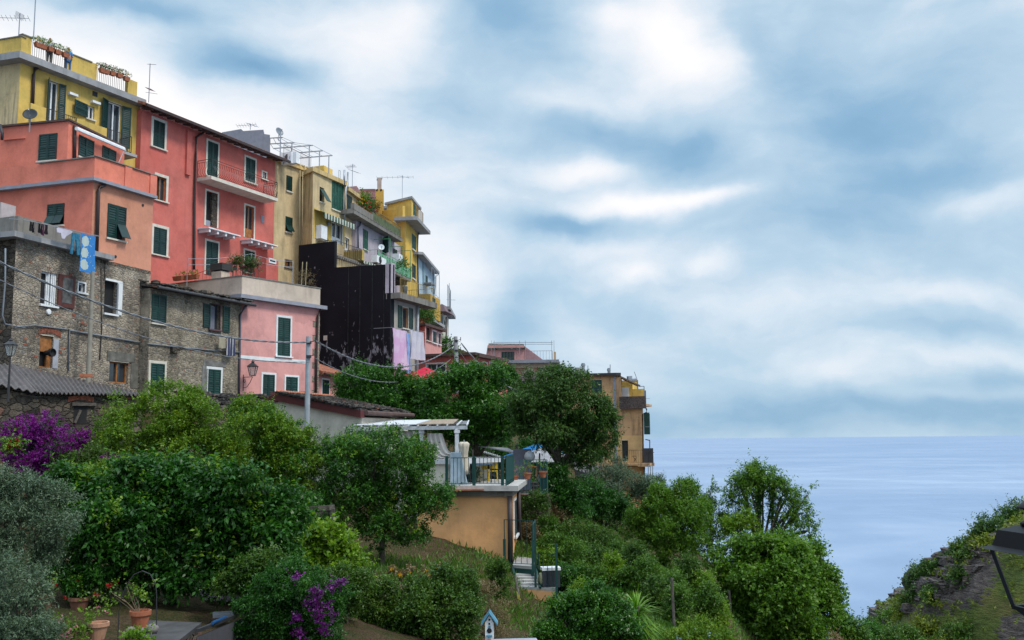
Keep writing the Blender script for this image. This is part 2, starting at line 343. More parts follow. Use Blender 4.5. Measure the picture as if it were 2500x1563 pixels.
def shutter(par, g, s0, s1, z0, z1, o=.03, mat=None, label=None):
    mb = MB(); leaf_panel(mb, g, s0, s1, z0, z1, o); return part('shutter', mb, mat or GREEN, par, label=label)
def hinged(par, g, sh, z0, z1, w, ang, side, mat=None):
    """open shutter leaf hinged at sh; ang degrees from closed; side +1 leaf closes towards +s"""
    a = R(ang); d = g.u * (math.cos(a) * side) + g.n * math.sin(a)
    p0 = g.a + g.u * sh + g.n * .05; p1 = p0 + d * w
    h = Fac(p0, p1) if side > 0 else Fac(p1, p0)
    mb = MB(); leaf_panel(mb, h, 0, h.len, z0, z1, -.02); return part('shutter', mb, mat or GREEN, par)
class House:
    def __init__(s, name, label, side, front=None, z0=0, z1=None, cat='house', loc=None):
        s.S = side; s.z0 = z0; s.z1 = z1 if z1 is not None else side.z; s.Fr = front
        c = side.P(0, s.z0); s.root = thing(name, label, cat, loc or (c.x, c.y, s.z0)); s.h = {}
    def facade(s, g, mat, z0=None, z1=None, s0=0, s1=None, reveal=.22, top=None):
        """wall sheet with real openings, reveals and 30 cm of thickness; top = list of (s, z) for a stepped top"""
        z0 = s.z0 if z0 is None else z0; z1 = s.z1 if z1 is None else z1; s1 = g.len if s1 is None else s1
        hs = [h for h in s.h.get(id(g), []) if h[0] < s1 and h[1] > s0 and h[2] < z1 and h[3] > z0]
        xs = sorted({s0, s1, *[min(s1, max(s0, v)) for h in hs for v in h[:2]]}); zs = sorted({z0, z1, *[min(z1, max(z0, v)) for h in hs for v in h[2:4]]})
        mb = MB(); th = reveal + .1
        for i in range(len(xs) - 1):
            for j in range(len(zs) - 1):
                a, b_, c, d = xs[i], xs[i + 1], zs[j], zs[j + 1]
                if b_ - a < 1e-5 or d - c < 1e-5: continue
                m, n_ = (a + b_) / 2, (c + d) / 2
                if any(h[0] < m < h[1] and h[2] < n_ < h[3] for h in hs): continue
                mb.add([g.P(a, c), g.P(b_, c), g.P(b_, d), g.P(a, d)], [(0, 1, 2, 3)])
        for h in hs:
            a, b_, c, d = h[:4]; o = -reveal
            mb.add([g.P(a, c), g.P(b_, c), g.P(b_, d), g.P(a, d), g.P(a, c, o), g.P(b_, c, o), g.P(b_, d, o), g.P(a, d, o)],
                   [(0, 4, 5, 1), (1, 5, 6, 2), (2, 6, 7, 3), (3, 7, 4, 0)])
            mb.add([g.P(a - .3, c - .3, o - .01), g.P(b_ + .3, c - .3, o - .01), g.P(b_ + .3, d + .3, o - .01), g.P(a - .3, d + .3, o - .01)], [(0, 1, 2, 3)]) if len(h) > 4 else None
        return part('wall', mb, mat, s.root)
    def back(s, mat, z0=None, z1=None, S=None, Fr=None, depth=8):
        """the unseen rear, far side, roof slab and floor"""
        S = S or s.S; Fr = Fr or s.Fr; z0 = s.z0 if z0 is None else z0; z1 = s.z1 if z1 is None else z1
        a = S.P(0, 0); b_ = S.P(S.len, 0)
        v = (Fr.a - Fr.b) if Fr is not None else -S.n * depth
        v = Vector((v.x, v.y, 0)); d = a + v; e = b_ + v; mb = MB()
        q = lambda p, z: Vector((p.x, p.y, z))
        k = S.n * -.35; k = Vector((k.x, k.y, 0))
        mb.add([q(b_, z0), q(e, z0), q(e, z1), q(b_, z1)], [(0, 1, 2, 3)])
        mb.add([q(e, z0), q(d, z0), q(d, z1), q(e, z1)], [(0, 1, 2, 3)])
        if Fr is None: mb.add([q(d, z0), q(a, z0), q(a, z1), q(d, z1)], [(0, 1, 2, 3)])
        mb.add([q(a, z1), q(b_, z1), q(e, z1), q(d, z1)], [(0, 1, 2, 3)])
        return part('wall', mb, mat, s.root)
    def hole(s, g, r): s.h.setdefault(id(g), []).append((*r,)); return r
    def win(s, g, r, kind='shut', trim=0.0, tm=None, mat=None, sill=.06, fm=None, lab=None, name='window', nl=2):
        s0, s1, z0, z1 = r; mb = MB()
        if s1 < s0: s0, s1 = s1, s0
        t = trim
        if t:
            mb.fb(g, s0 - t, s0, z0, z1, -.05, .03); mb.fb(g, s1, s1 + t, z0, z1, -.05, .03)
            mb.fb(g, s0 - t, s1 + t, z1, z1 + t, -.05, .033)
        if sill: mb.fb(g, s0 - t - .06, s1 + t + .06, z0 - sill - .02, z0, -.05, .12)
        if not mb.v: mb.fb(g, s0 - .03, s1 + .03, z1, z1 + .03, -.05, .02)
        w = part(name, mb, tm or CREAMT, s.root, label=lab); mat = mat or GREEN
        c = (s0 + s1) / 2
        if kind == 'shut':
            for i in range(nl):
                a = s0 + (s1 - s0) * i / nl; b_ = s0 + (s1 - s0) * (i + 1) / nl
                shutter(w, g, a + .004, b_ - .004, z0 + .01, z1 - .01, .0, mat)
        elif kind == 'flap':
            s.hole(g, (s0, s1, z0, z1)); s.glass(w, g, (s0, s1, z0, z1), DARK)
            zm = z0 + (z1 - z0) * .48
            for i, (a, b_) in enumerate(((s0, c), (c, s1))):
                m2 = MB(); leaf_panel(m2, g, a + .004, b_ - .004, zm, z1, 0, mid=z1 - .1)
                if nl == 1 and i == 0: leaf_panel(m2, g, a + .004, b_ - .004, z0, zm - .01, 0, mid=z0 + .1)
                else:
                    h = zm - z0; ang = R(28); d = Vector((g.n.x * math.sin(ang), g.n.y * math.sin(ang), -math.cos(ang))) * h
                    p, q = g.P(a + .01, zm, .03), g.P(b_ - .01, zm, .03)
                    nn = (q - p).cross(d).normalized() * .03
                    m2.hexa([p + d, q + d, q, p] + [x + nn for x in (p + d, q + d, q, p)])
                part('shutter', m2, mat, w)
        elif kind in ('dark', 'glass', 'wood', 'door'):
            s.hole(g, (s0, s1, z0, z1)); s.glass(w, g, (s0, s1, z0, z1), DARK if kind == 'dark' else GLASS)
            if fm is not None:
                f = MB(); e = .06; o0, o1 = -.19, -.12
                f.fb(g, s0, s0 + e, z0, z1, o0, o1); f.fb(g, s1 - e, s1, z0, z1, o0, o1)
                f.fb(g, s0 + e, s1 - e, z0, z0 + e, o0, o1 - .002); f.fb(g, s0 + e, s1 - e, z1 - e, z1, o0, o1 - .002)
                if nl == 2: f.fb(g, c - e * .7, c + e * .7, z0 + e, z1 - e, o0, o1 - .004)
                if kind == 'door': f.fb(g, s0 + e, s1 - e, z0 + e, z0 + (z1 - z0) * .3, o0, o1 - .01)
                part('frame', f, fm, w)
        return w
    def glass(s, par, g, r, mat):  # with DARK, a near-black sheet painting the unlit room, not glass
        s0, s1, z0, z1 = r; mb = MB(); mb.fb(g, s0 - .02, s1 + .02, z0 - .02, z1 + .02, -.26, -.205); return part('pane', mb, mat, par)
def railing(par, pts, h=1.0, sp=.13, mat=None, r=.015, name='railing', posts=True, belly=0.0, low=.08, g=None, top_r=.022):
    """bars between floor points pts (3D)"""
    mb = MB(); pts = [Vector(p) for p in pts]; up = Vector((0, 0, 1))
    for a, b_ in zip(pts[:-1], pts[1:]):
        L_ = (b_ - a).length; n = max(1, int(L_ / sp)); d = (b_ - a) / L_; out = Vector((d.y, -d.x, 0))
        mb.bar(a + up * h, b_ + up * h, top_r); mb.bar(a + up * low, b_ + up * low, r * 1.1)
        if belly: mb.bar(a + up * (h - .15), b_ + up * (h - .15), r)
        for i in range(n + 1):
            p = a + d * (L_ * i / n)
            if belly and 0 < i < n:
                q = [p + up * low, p + up * (h * .22) + out * belly, p + up * (h * .4) + out * belly * .8, p + up * (h * .62) + out * .0, p + up * (h - .15) + out * belly * .2]
                for x, y in zip(q[:-1], q[1:]): mb.bar(x, y, r, 3)
            else: mb.bar(p + up * (low if 0 < i < n else 0), p + up * h, r if 0 < i < n else r * 1.8, 3)
    return part(name, mb, mat or IRON, par)
def pipe(par, g, pts, o=.1, r=.05, mat=None, name='drainpipe'):
    mb = MB(); mb.tube([g.pt(p, o) for p in pts], r, 8); return part(name, mb, mat or PIPEB, par, smooth=True)
def balcony(par, g, s0, s1, z, dep, th=.14, mat=None, rail=True, h=1.0, rm=None, belly=0, sp=.13, rails=None, label=None):
    mb = MB(); mb.fb(g, s0, s1, z - th, z, 0, dep); b_ = part('balcony', mb, mat or CONC, par, label=label)
    if rail: railing(b_, [g.P(s0 + .05, z, .0), g.P(s0 + .05, z, dep - .06), g.P(s1 - .05, z, dep - .06), g.P(s1 - .05, z, 0)], h, sp, rm or IRON, belly=belly)
    return b_
EXT = Vector((-.955, .30))
def front_of(side, L_=8, d=EXT): # facade that meets side's start corner, running away to the left
    c = side.a; return Fac(c + d * L_, c, side.z)

# ================================================================== YELLOW HOUSE (top left)
S_ = fac(A(190, 430), A(1290, 840), 51.5); Fr = front_of(S_, 9)
y = House('yellow_house', 'tall yellow house with roof terrace and green shutters at the top left of the village', S_, Fr, z0=9.0)
yr = lambda *a: S_.rect(A, *a)
def french(h, g, r, shl, shr, fm=WHITE):
    w = h.win(g, r, 'glass', 0, fm=fm, name='balcony_door', sill=0)
    s0, s1, z0, z1 = r
    if shl: hinged(w, g, s0, z0, z1, (s1 - s0) * .55, shl, -1)
    if shr: hinged(w, g, s1, z0, z1, (s1 - s0) * .55, shr, 1)
    return w
french(y, S_, yr(432, 535, 600, 980), 60, 14)
french(y, S_, yr(985, 1118, 800, 1190), 20, 14)
w = y.win(S_, yr(798, 872, 828, 950), 'glass', 0, fm=WHITE); hinged(w, S_, yr(798, 872, 828, 950)[0], *yr(798, 872, 828, 950)[2:], 1.0, 10, -1)
y.facade(S_, YELL); y.facade(Fr, YELLB); y.back(YELL)
zt = S_.z
mb = MB()   # slab with overhang
q = lambda g, s, o, z: g.P(s, z, o)
def slab_poly(S, F_, z, th, o, se=0.0, fl=None):
    """L-shaped eave slab over the corner, overhang o on side and front"""
    c = S.a + S.n * o + F_.n * o; b_ = S.b + S.n * o + S.u * se; bl = S.b - S.n * 6; a = F_.a + F_.n * o; al = F_.a - F_.n * 1
    return [Vector((p.x, p.y, z)) for p in (a, c, b_, bl, al)], Vector((0, 0, th))
mb.prism(*slab_poly(S_, Fr, zt + .004, .38, .55)); part('terrace_slab', mb, CONC, y.root)
# parapet on the terrace: panels at the slab edge
Pe = S_.off(.45); zf = zt + .38
par = MB()
def pan(mb, g, f, x0, x1, ztop, th=.25):
    r = g.rect(f, x0, x1, 0, 100); m = g.hit(*f((x0 + x1) / 2, ztop)); mb.fb(g, r[0], r[1], zf, m[1], -th, 0); return r[0], r[1], m[1]
a0 = pan(par, Pe, A, 218, 303, 190); b0 = pan(par, Pe, A, 640, 866, 390); b1 = pan(par, Pe, A, 866, 915, 440); c0 = pan(par, Pe, A, 1205, 1290, 600)
Ff = Fr.off(.45); par.fb(Ff, -1, Ff.len + .42, zf, a0[2] - .15, -.25, -.004)
part('parapet', par, YELL, y.root)
cap = MB(); cap.fb(Ff, -1, Ff.len + .47, a0[2] - .15, a0[2] - .09, -.3, .05); cap.fb(Pe, a0[0] - .05, a0[1] + .04, a0[2], a0[2] + .06, -.3, .05); cap.fb(Pe, b0[0] - .04, b0[1], b0[2], b0[2] + .06, -.3, .05)
part('coping', cap, CONCD, y.root)
for s0, s1, hh in ((a0[1], b0[0], 1.15), (b1[1], c0[0], 1.15)):
    railing(y.root, [Pe.P(s0, zf, -.1), Pe.P(s1, zf, -.1)], hh, .13, IRON)
mb = MB(); g2 = S_.off(-3.2); r1 = S_.rect(A, 300, 640, 0, 100)   # stair head & sunshade behind the rail
mb.fb(g2, r1[0] + .2, r1[0] + 1.6, zf, zf + 1.1, -.3, 0); part('stair_head', mb, YELL, y.root)
pipe(y.root, S_, [A(352, 470), A(322, 490), A(312, 540), A(300, 835)], .12, .09)
# balconies
for xs, ys in (((325, 745), (970)), ((1035, 1285), (1262))): pass
gB = S_.off(1.1); zb = gB.hit(*A(1160, 1250))[1]
sA = gB.hit(*A(330, 900))[0]; sB = gB.hit(*A(1262, 1260))[0]
bal = balcony(y.root, S_, sA, sB, zb, 1.15, .16, CONC, rail=False)
for x0, x1 in ((325, 466), (752, 1028)):
    mb = MB(); r = gB.rect(A, x0, x1, 0, 100); mb.fb(gB, r[0], r[1], zb, zb + 1.02, -.15, 0.01); part('parapet', mb, YELL, bal)
for x0, x1 in ((466, 752), (1028, 1262)):
    r = gB.rect(A, x0, x1, 0, 100); railing(bal, [gB.P(r[0], zb, -.06), gB.P(r[1], zb, -.06)] + ([gB.P(r[1], zb, -1.05)] if x0 > 900 else []), 1.05, .13, IRON)
for p in (A(660, 728), A(870, 803)):
    s, z = S_.hit(*p); mb = MB(); mb.fb(S_, s - .28, s + .28, z - .05, z + .09, 0, .22); part('wall_lamp', mb, WHITE, y.root)
s, z = S_.hit(*A(875, 718)); mb = MB(); mb.fb(S_, s - .17, s + .17, z - .14, z + .14, 0, .03); part('air_vent', mb, IRON, y.root)

# ================================================================== CORAL HOUSE
S_ = fac(B(865, 168), B(1415, 330), 46.0)
Fr = Fac(W(B(-400, 228), 48.6).xy, S_.a, S_.z)
c = House('coral_house', 'coral pink house with stacked terraces and green shutters below the yellow house', S_, Fr, z0=S_.hit(*B(1150, 978))[1])
zc = S_.z
c.win(S_, S_.rect(B, 988, 1160, 385, 700), 'flap', 0, nl=1)
c.win(Fr, Fr.rect(B, 436, 592, 372, 570), 'flap', 0)
c.facade(S_, SALMON); c.facade(Fr, CORAL); c.back(CORAL)
for p in (B(1317, 383), B(1065, 857)):
    s, z = S_.hit(*p); mb = MB(); mb.lathe(S_.P(s, z, -.02), [(.07, 0), (.07, .05)], 10, (S_.n.x, S_.n.y, 0)); part('air_vent', mb, IRON, c.root)
mb = MB(); mb.prism(*slab_poly(S_, Fr, zc + .003, .16, .28)); part('cornice', mb, GREYP, c.root)
# terrace parapet above
Pz = S_.off(.12); ztop = Pz.hit(*A(900, 1300))[1]; mb = MB(); zp = zc + .163
mb.fb(Pz, -.1, Pz.len, zp, ztop, -.22, 0); Fp = Fr.off(.12); mb.fb(Fp, 0, Fp.len + .1, zp, ztop - .05, -.22, -.004)
for x in (1150, 1385): s = Pz.hit(*A(x, 1400))[0]; mb.fb(Pz, s, s + .45, zp, ztop + .002, 0, .06)
part('parapet', mb, CORAL, c.root)
mb = MB(); mb.fb(Pz, -.15, Pz.len + .05, ztop + .003, ztop + .05, -.26, .08); mb.fb(Fp, Fp.len - 3.2, Fp.len + .1, ztop - .046, ztop + .002, -.26, .08); part('coping', mb, CONCD, c.root)
# upper storey, set back
kx = A(635, 1100); U = fac(A(635, 968), A(1150, 1222), 49.6)
Uf = Fac(W(A(20, 1000), 50.3).xy + EXT * 3, U.a, U.z)
c.win(Uf, Uf.rect(A, 360, 527, 1085, 1332), 'shut')
c.win(U, U.rect(A, 722, 864, 1120, 1320), 'shut'); c.win(U, U.rect(A, 940, 1068, 1215, 1375), 'shut')
c.facade(U, CORAL, z0=zc, z1=U.z, reveal=.2); c.facade(Uf, CORAL, z0=zc, z1=U.z); c.back(CORAL, z0=zc, z1=U.z, S=U, Fr=Uf)
mb = MB(); mb.prism(*slab_poly(U, Uf, U.z + .003, .10, .12)); part('roof', mb, SOFFIT, c.root)
pipe(c.root, U, [A(690, 1010), A(688, 1310)], .1, .09)
pipe(c.root, S_, [B(970, 195), B(925, 215), B(910, 240), B(890, 850)], .12, .09)
# rolled awning with arm
Ua = U.off(.3); a, b_ = Ua.pt(A(705, 1035)), Ua.pt(A(1145, 1225)); mb = MB(); mb.bar(a, b_, .10, 8); mb.bar(a + Vector((.12, -.08, -.11)), b_ + Vector((.12, -.08, -.11)), .04, 6)
aw = part('rolled_awning', mb, WHITE, c.root); mb = MB(); mb.bar(b_ + Vector((0, 0, -.1)), Pz.pt(A(1090, 1365)), .02); part('awning_arm', mb, STEEL, aw)
pipe(c.root, Fr.off(-2), [A(0, 1000), A(20, 1080), A(18, 1140)], .2, .08, IRON)
mb = MB(); s, z = Uf.hit(*A(40, 1140)); s2 = Uf.hit(*A(235, 1120))[0]; mb.fb(Uf, s, s2, z - .04, z + .02, 0, .08); part('ledge', mb, CORAL, c.root)
CO = c; CO_S = S_; CO_F = Fr

# ================================================================== RED HOUSE
S_ = fac(C(100, 140), C(1330, 622), 58.5)
z0r = 3.0
r_ = House('red_house', 'large salmon red house with iron balconies and white window surrounds', S_, None, z0=z0r)
cr = lambda *a: S_.rect(C, *a)
dr = lambda *a: S_.rect(D, *a)
tw = .18
r_.win(S_, cr(203, 308, 250, 498), 'shut', tw, CREAMT); r_.win(S_, cr(232, 322, 765, 985), 'wood', tw, CREAMT, fm=WOOD); r_.win(S_, cr(205, 325, 1235, 1485), 'shut', tw, CREAMT)
r_.win(S_, cr(703, 798, 445, 765), 'shut', .14, CREAMT); r_.win(S_, cr(1055, 1143, 595, 815), 'shut', .14, CREAMT, lab='green shuttered balcony door over the long iron balcony')
r_.win(S_, cr(1212, 1246, 722, 785), 'glass', .1, CREAMT, fm=WHITE)
r_.win(S_, cr(690, 795, 905, 1225), 'dark', .13, CREAMT, sill=0); r_.win(S_, cr(1050, 1132, 1035, 1330), 'door', .12, CREAMT, fm=WOOD, sill=0)
r_.win(S_, dr(538, 647, -35, 275), 'shut', .13, CREAMT, sill=0); r_.win(S_, dr(895, 985, 50, 250), 'shut', .13, CREAMT); r_.win(S_, dr(1020, 1068, 125, 300), 'glass', .07, WHITE, fm=None, sill=0, name='door')
r_.facade(S_, REDP, reveal=.25); r_.back(REDP)
# rubble jamb & block in the broken opening
ss = cr(690, 795, 905, 1225); mb = MB(); mb.fb(S_, ss[0] + .55 * (ss[1] - ss[0]), ss[1] - .02, ss[2], ss[3] - .05, -.2, -.03); part('broken_jamb', mb, STONED, r_.root)
mb = MB(); mb.fb(S_, ss[0], ss[0] + .5 * (ss[1] - ss[0]), ss[2], ss[2] + .4, -.19, -.08); part('rendered_block', mb, GREYP, r_.root)
# eave
ov = .85; zt = S_.z; g = S_
mb = MB(); th = .1
mb.hexa([g.P(-.5, zt - .02, ov), g.P(g.len + .5, zt - .02, ov), g.P(g.len + .5, zt + 2.6, -6), g.P(-.5, zt + 2.6, -6), g.P(-.5, zt + .14, ov), g.P(g.len + .5, zt + .14, ov), g.P(g.len + .5, zt + 2.76, -6), g.P(-.5, zt + 2.76, -6)])
rf = part('roof', mb, TILE, r_.root)
mb = MB(); mb.fb(g, -.55, g.len + .55, zt - .10, zt + .06, ov + .001, ov + .14); part('gutter', mb, PIPEB, rf)
mb = MB()
for i in range(19):
    s = i * (g.len - .3) / 18; mb.hexa([g.P(s, zt - .17, ov - .02), g.P(s + .14, zt - .17, ov - .02), g.P(s + .14, zt + .02, -.0), g.P(s, zt + .02, -.0), g.P(s, zt - .03, ov - .02), g.P(s + .14, zt - .03, ov - .02), g.P(s + .14, zt + .26, 0), g.P(s, zt + .26, 0)])
part('rafter', mb, SOFFIT, rf, kind='stuff') if False else part('rafters', mb, SOFFIT, rf)
# chase, downpipe
mb = MB(); rr = cr(500, 540, 345, 750); mb.fb(S_, rr[0], rr[1], rr[2], rr[3], 0, .16); part('chimney_breast', mb, REDP, r_.root)
pipe(r_.root, S_, [C(705, 325), C(602, 400), C(598, 560), C(586, 1000), C(583, 1512), D(430, 220)], .14, .075)
# balconies
gb_ = S_.off(1.25); za = gb_.hit(*C(1355, 962))[1]; s0 = S_.hit(*C(600, 780))[0]; s1 = gb_.hit(*C(1355, 980))[0]
balcony(r_.root, S_, s0 + .05, s1, za, 1.25, .22, CREAMT, h=1.15, belly=.2, sp=.17, label='long iron balcony with bellied bars')
for xa, xb, yy in ((600, 1012, 1305), (995, 1357, 1398)):
    g1 = S_.off(.95); z = g1.hit(*C(xb, yy))[1]; s0 = S_.hit(*C(xa + 10, yy))[0] ; s1 = g1.hit(*C(xb, yy))[0]
    mb = MB(); mb.fb(S_, s0, s1, z - .08, z, 0, .95); bb = part('balcony', mb, WHITE, r_.root, label='bare white balcony slab on brackets')
    for k in range(4):
        s = s0 + (s1 - s0) * (k + .15) / 4; mb = MB(); mb.hexa([S_.P(s, z - .42, 0), S_.P(s + .16, z - .42, 0), S_.P(s + .16, z - .3, 0.02), S_.P(s, z - .3, 0.02), S_.P(s, z - .2, .85), S_.P(s + .16, z - .2, .85), S_.P(s + .16, z - .083, .85), S_.P(s, z - .083, .85)])
        mb = MB(); mb.fb(S_, s, s + .16, z - .3, z - .083, 0, .88); part('bracket', mb, WHITE, bb)
s, z = S_.hit(*C(1212, 1155)); mb = MB(); mb.fb(S_, s - .16, s + .16, z - .25, z + .25, 0, .04); part('meter_box', mb, GREYP, r_.root)
# low annex at the right foot
g1 = S_.off(1.3); rr = g1.rect(D, 1095, 1207, 128, 310); mb = MB(); mb.fb(g1, rr[0], rr[1], rr[2] - 1.5, rr[3], -1.25, 0); an = part('annex', mb, REDP, r_.root)
rr = g1.rect(D, 1118, 1185, 120, 165); mb = MB(); mb.fb(g1, rr[0], rr[1], rr[2], rr[3], 0, .04); wn = part('window', mb, WHITE, an); mb = MB(); mb.fb(g1, rr[0] + .1, rr[1] - .1, rr[2] + .12, rr[3] - .12, .04, .045); part('pane', mb, GLASS, wn)
RED_S = S_
# terrace the red house stands over
# ================================================================== BEIGE HOUSE and OCHRE HOUSE
S_ = fac(E(118, 352), E(378, 446), 70.5)
b = House('beige_house', 'narrow plain beige house squeezed between the red house and the ochre one', S_, None, z0=3)
er = lambda *a: S_.rect(E, *a)
b.win(S_, er(222, 275, 490, 632), 'shut', 0, sill=.08); b.win(S_, er(214, 277, 870, 1010), 'flap', 0, sill=.08); b.win(S_, er(212, 270, 1268, 1335), 'wood', .06, CONCD, fm=WOOD)
b.facade(S_, BEIGE); b.back(BEIGE, depth=9)
mb = MB(); mb.fb(S_, -.1, S_.len + .2, S_.z, S_.z + .28, -1.5, .22)
for i in range(12): mb.fb(S_, i * .55, i * .55 + .3, S_.z + .28, S_.z + .36, -1, .30)
part('roof_edge', mb, OCHRE, b.root)
S_ = fac(E(470, 452), E(768, 590), 71.5); Fr = Fac(W(E(368, 455), 73.2).xy, S_.a, S_.z)
o_ = House('ochre_house', 'ochre house with dark stained corner, striped awning and large green shutters', S_, Fr, z0=3)
er = lambda *a: S_.rect(E, *a)
w = o_.win(S_, er(530, 572, 597, 735), 'dark', 0); rr = er(530, 572, 597, 735)
hz = rr[2] + (rr[3] - rr[2]) * .85; mb = MB(); p, q_ = S_.P(rr[0], hz, .03), S_.P(rr[1], hz, .03); d = Vector((S_.n.x * .55, S_.n.y * .55, -.9)) * 1.1
mb.hexa([p + d, q_ + d, q_, p] + [x + Vector((0, 0, .05)) for x in (p + d, q_ + d, q_, p)]); part('shutter', mb, GREEN, w)
o_.win(S_, er(642, 748, 545, 812), 'shut', 0, nl=4, mat=GREEN2); o_.win(S_, er(640, 738, 925, 1112), 'door', .05, WHITE, fm=WHITE, sill=0, name='balcony_door'); o_.win(S_, er(553, 596, 990, 1090), 'flap', 0)
o_.facade(S_, BEIGE); fx = o_.facade(Fr, YELLB); 
e2 = S_.P(S_.len, 0); S2 = Fac(S_.b, W(E(888, 652), 79).xy, S_.z - .3)
o_.win(S2, S2.rect(E, 780, 824, 672, 845), 'shut', 0); o_.win(S2, S2.rect(E, 762, 804, 1065, 1190), 'door', .05, WHITE, fm=WHITE, sill=0, name='balcony_door')
o_.facade(S2, BEIGE, z1=S2.z); o_.back(OCHRE); o_.back(OCHRE, z1=S2.z, S=S2)
# wall below the awning: its yellow light is put into the colour
rr = er(474, 640, 835, 985); mb = MB(); r2 = er(474, 760, 838, 1110)
mb.add([S_.P(r2[0], r2[2], .012), S_.P(r2[1], r2[2], .012), S_.P(r2[1], r2[3], .012), S_.P(r2[0], r2[3], .012)], [(0, 1, 2, 3)])
mb = MB(); a_ = er(642, 738, 925, 1112); bsh = er(553, 596, 990, 1090)
for (x0, x1, z0_, z1_) in ((r2[0], bsh[0] - .02, r2[2], r2[3]), (bsh[0] - .02, bsh[1] + .02, bsh[3] + .06, r2[3]), (bsh[1] + .02, a_[0] - .07, r2[2], r2[3]), (a_[0] - .07, a_[1] + .07, a_[3] + .07, r2[3]), (a_[1] + .07, r2[1], r2[2], r2[3])):
    mb.fb(S_, x0, x1, z0_, z1_, -.01, .02)
part('lit_yellow_panel', mb, YELL, o_.root)
mb = MB(); mb.prism(*slab_poly(S_, Fr, S_.z + .003, .34, .28)); mb.fb(S2, 0, S2.len + .2, S2.z - .02, S2.z + .3, -1, .3); part('cornice', mb, OCHRE, o_.root)
# awning striped
def stripemat(name, c1, c2, sc):
    m, nt, bs = newmat(name); co = N(nt, 'ShaderNodeTexCoord').outputs['Object']
    sx = N(nt, 'ShaderNodeSeparateXYZ'); nt.links.new(co, sx.inputs[0])
    k = MA(nt, 'GREATER_THAN', MA(nt, 'FRACT', MA(nt, 'MULTIPLY', sx.outputs[1], sc)), .5)
    nt.links.new(MIXC(nt, k, c1, c2), bs.inputs['Base Color']); bs.inputs['Roughness'].default_value = .9; return m
STRIPE = stripemat('striped_canvas', (.5, .5, .44), (.04, .10, .07), 2.6)
def awning(g, p0, p1, dep, drop, mat, val=.35, par=None, label=None, nm='awning'):
    a = g.pt(p0); b_ = g.pt(p1); n = Vector((g.n.x, g.n.y, 0)); z = (a.z + b_.z) / 2; a.z = b_.z = z
    mb = MB(); q = [a, b_, b_ + n * dep - Vector((0, 0, drop)), a + n * dep - Vector((0, 0, drop))]
    mb.hexa([x for x in q] + [x + Vector((0, 0, .03)) for x in q])
    k = int((b_ - a).length / .22); t = (b_ - a) / k
    for i in range(k):
        c0 = q[3] + t * i; mb.hexa([c0 + t * .15 - Vector((0, 0, val)), c0 + t * .85 - Vector((0, 0, val)), c0 + t * .85 - Vector((0, 0, val)) - n * .02, c0 + t * .15 - Vector((0, 0, val)) - n * .02, c0, c0 + t, c0 + t - n * .02, c0 - n * .02])
    return part(nm, mb, mat, par, label=label)
awning(S_, E(478, 800), E(762, 905), .9, .35, STRIPE, .4, o_.root)
# balcony right with railing; beige recess below and small striped awning
gB = S_.off(1.6); zb = gB.hit(*E(682, 1210))[1]; s0 = gB.hit(*E(682, 1210))[0]; s1 = gB.hit(*E(922, 1280))[0]
bal = balcony(o_.root, S_, s0, s1, zb, 1.6, .15, CONCD, rail=True, h=1.05, sp=.16)
mb = MB(); r3 = gB.rect(E, 668, 945, 1225, 1345); mb.fb(gB, r3[0], r3[1], r3[2] - 3, zb - .16, -1.58, -.1); part('lower_storey', mb, BEIGE, o_.root)
mb = MB(); s, z = gB.hit(*E(935, 1180)); mb.fb(gB, s1, s1 + .35, zb - .15, zb + 1.0, -1.6, 0); part('parapet', mb, YELL, bal)
mb = MB(); n_ = 14
for i in range(n_): mb.fb(gB, r3[0] + .1 + (r3[1] - r3[0]) * i / n_, r3[0] + .1 + (r3[1] - r3[0]) * (i + .6) / n_, zb - .32, zb - .17, -.1, .25)
part('tile_edge', mb, CONCD, bal)
awning(gB, E(880, 1262), E(1030, 1308), .5, .15, STRIPE, .15, o_.root)
for pts in ([E(760, 436), E(757, 570)], [E(792, 456), E(786, 580), E(772, 600), E(758, 900)]): pipe(o_.root, S_, pts, .25, .08, STEEL, 'flue_pipe')
rr = er(492, 548, 955, 1078); mb = MB(); mb.fb(S_, rr[0], rr[1], rr[2], rr[3], .05, .5); cab = part('air_conditioner', mb, WHITE, o_.root)
rr = er(600, 625, 925, 960); mb = MB(); mb.lathe(S_.P(rr[0], rr[2]+.2, .12), [(.01, -.18), (.12, -.14), (.14, 0), (.12, .12), (.02, .17)], 10); part('wall_lamp', mb, GREYP, o_.root, smooth=True)
for pts in ([E(350, 440), E(345, 1130)], [E(375, 450), E(368, 1110)]): pipe(b.root, S_.off(0), pts, .3, .018, BEIGE, 'rope')
# roof things of the ochre house
g4 = S_.off(-1.2); rr = g4.rect(E, 568, 650, 412, 480); mb = MB(); mb.fb(g4, rr[0], rr[1], S_.z + .3, rr[3], -1.5, 0); part('chimney', mb, YELL, o_.root)
zf = S_.z + .34
railing(o_.root, [S_.P(-1.5, zf, -1.6), S_.P(2.2, zf, -1.6)], 1.5, .16, IRON, .01)
railing(o_.root, [S_.P(4.2, zf, -.3), S_.P(S_.len - .3, zf, -.3)], .9, .2, STEEL, .012)
OCH = o_; OCH_S = S_
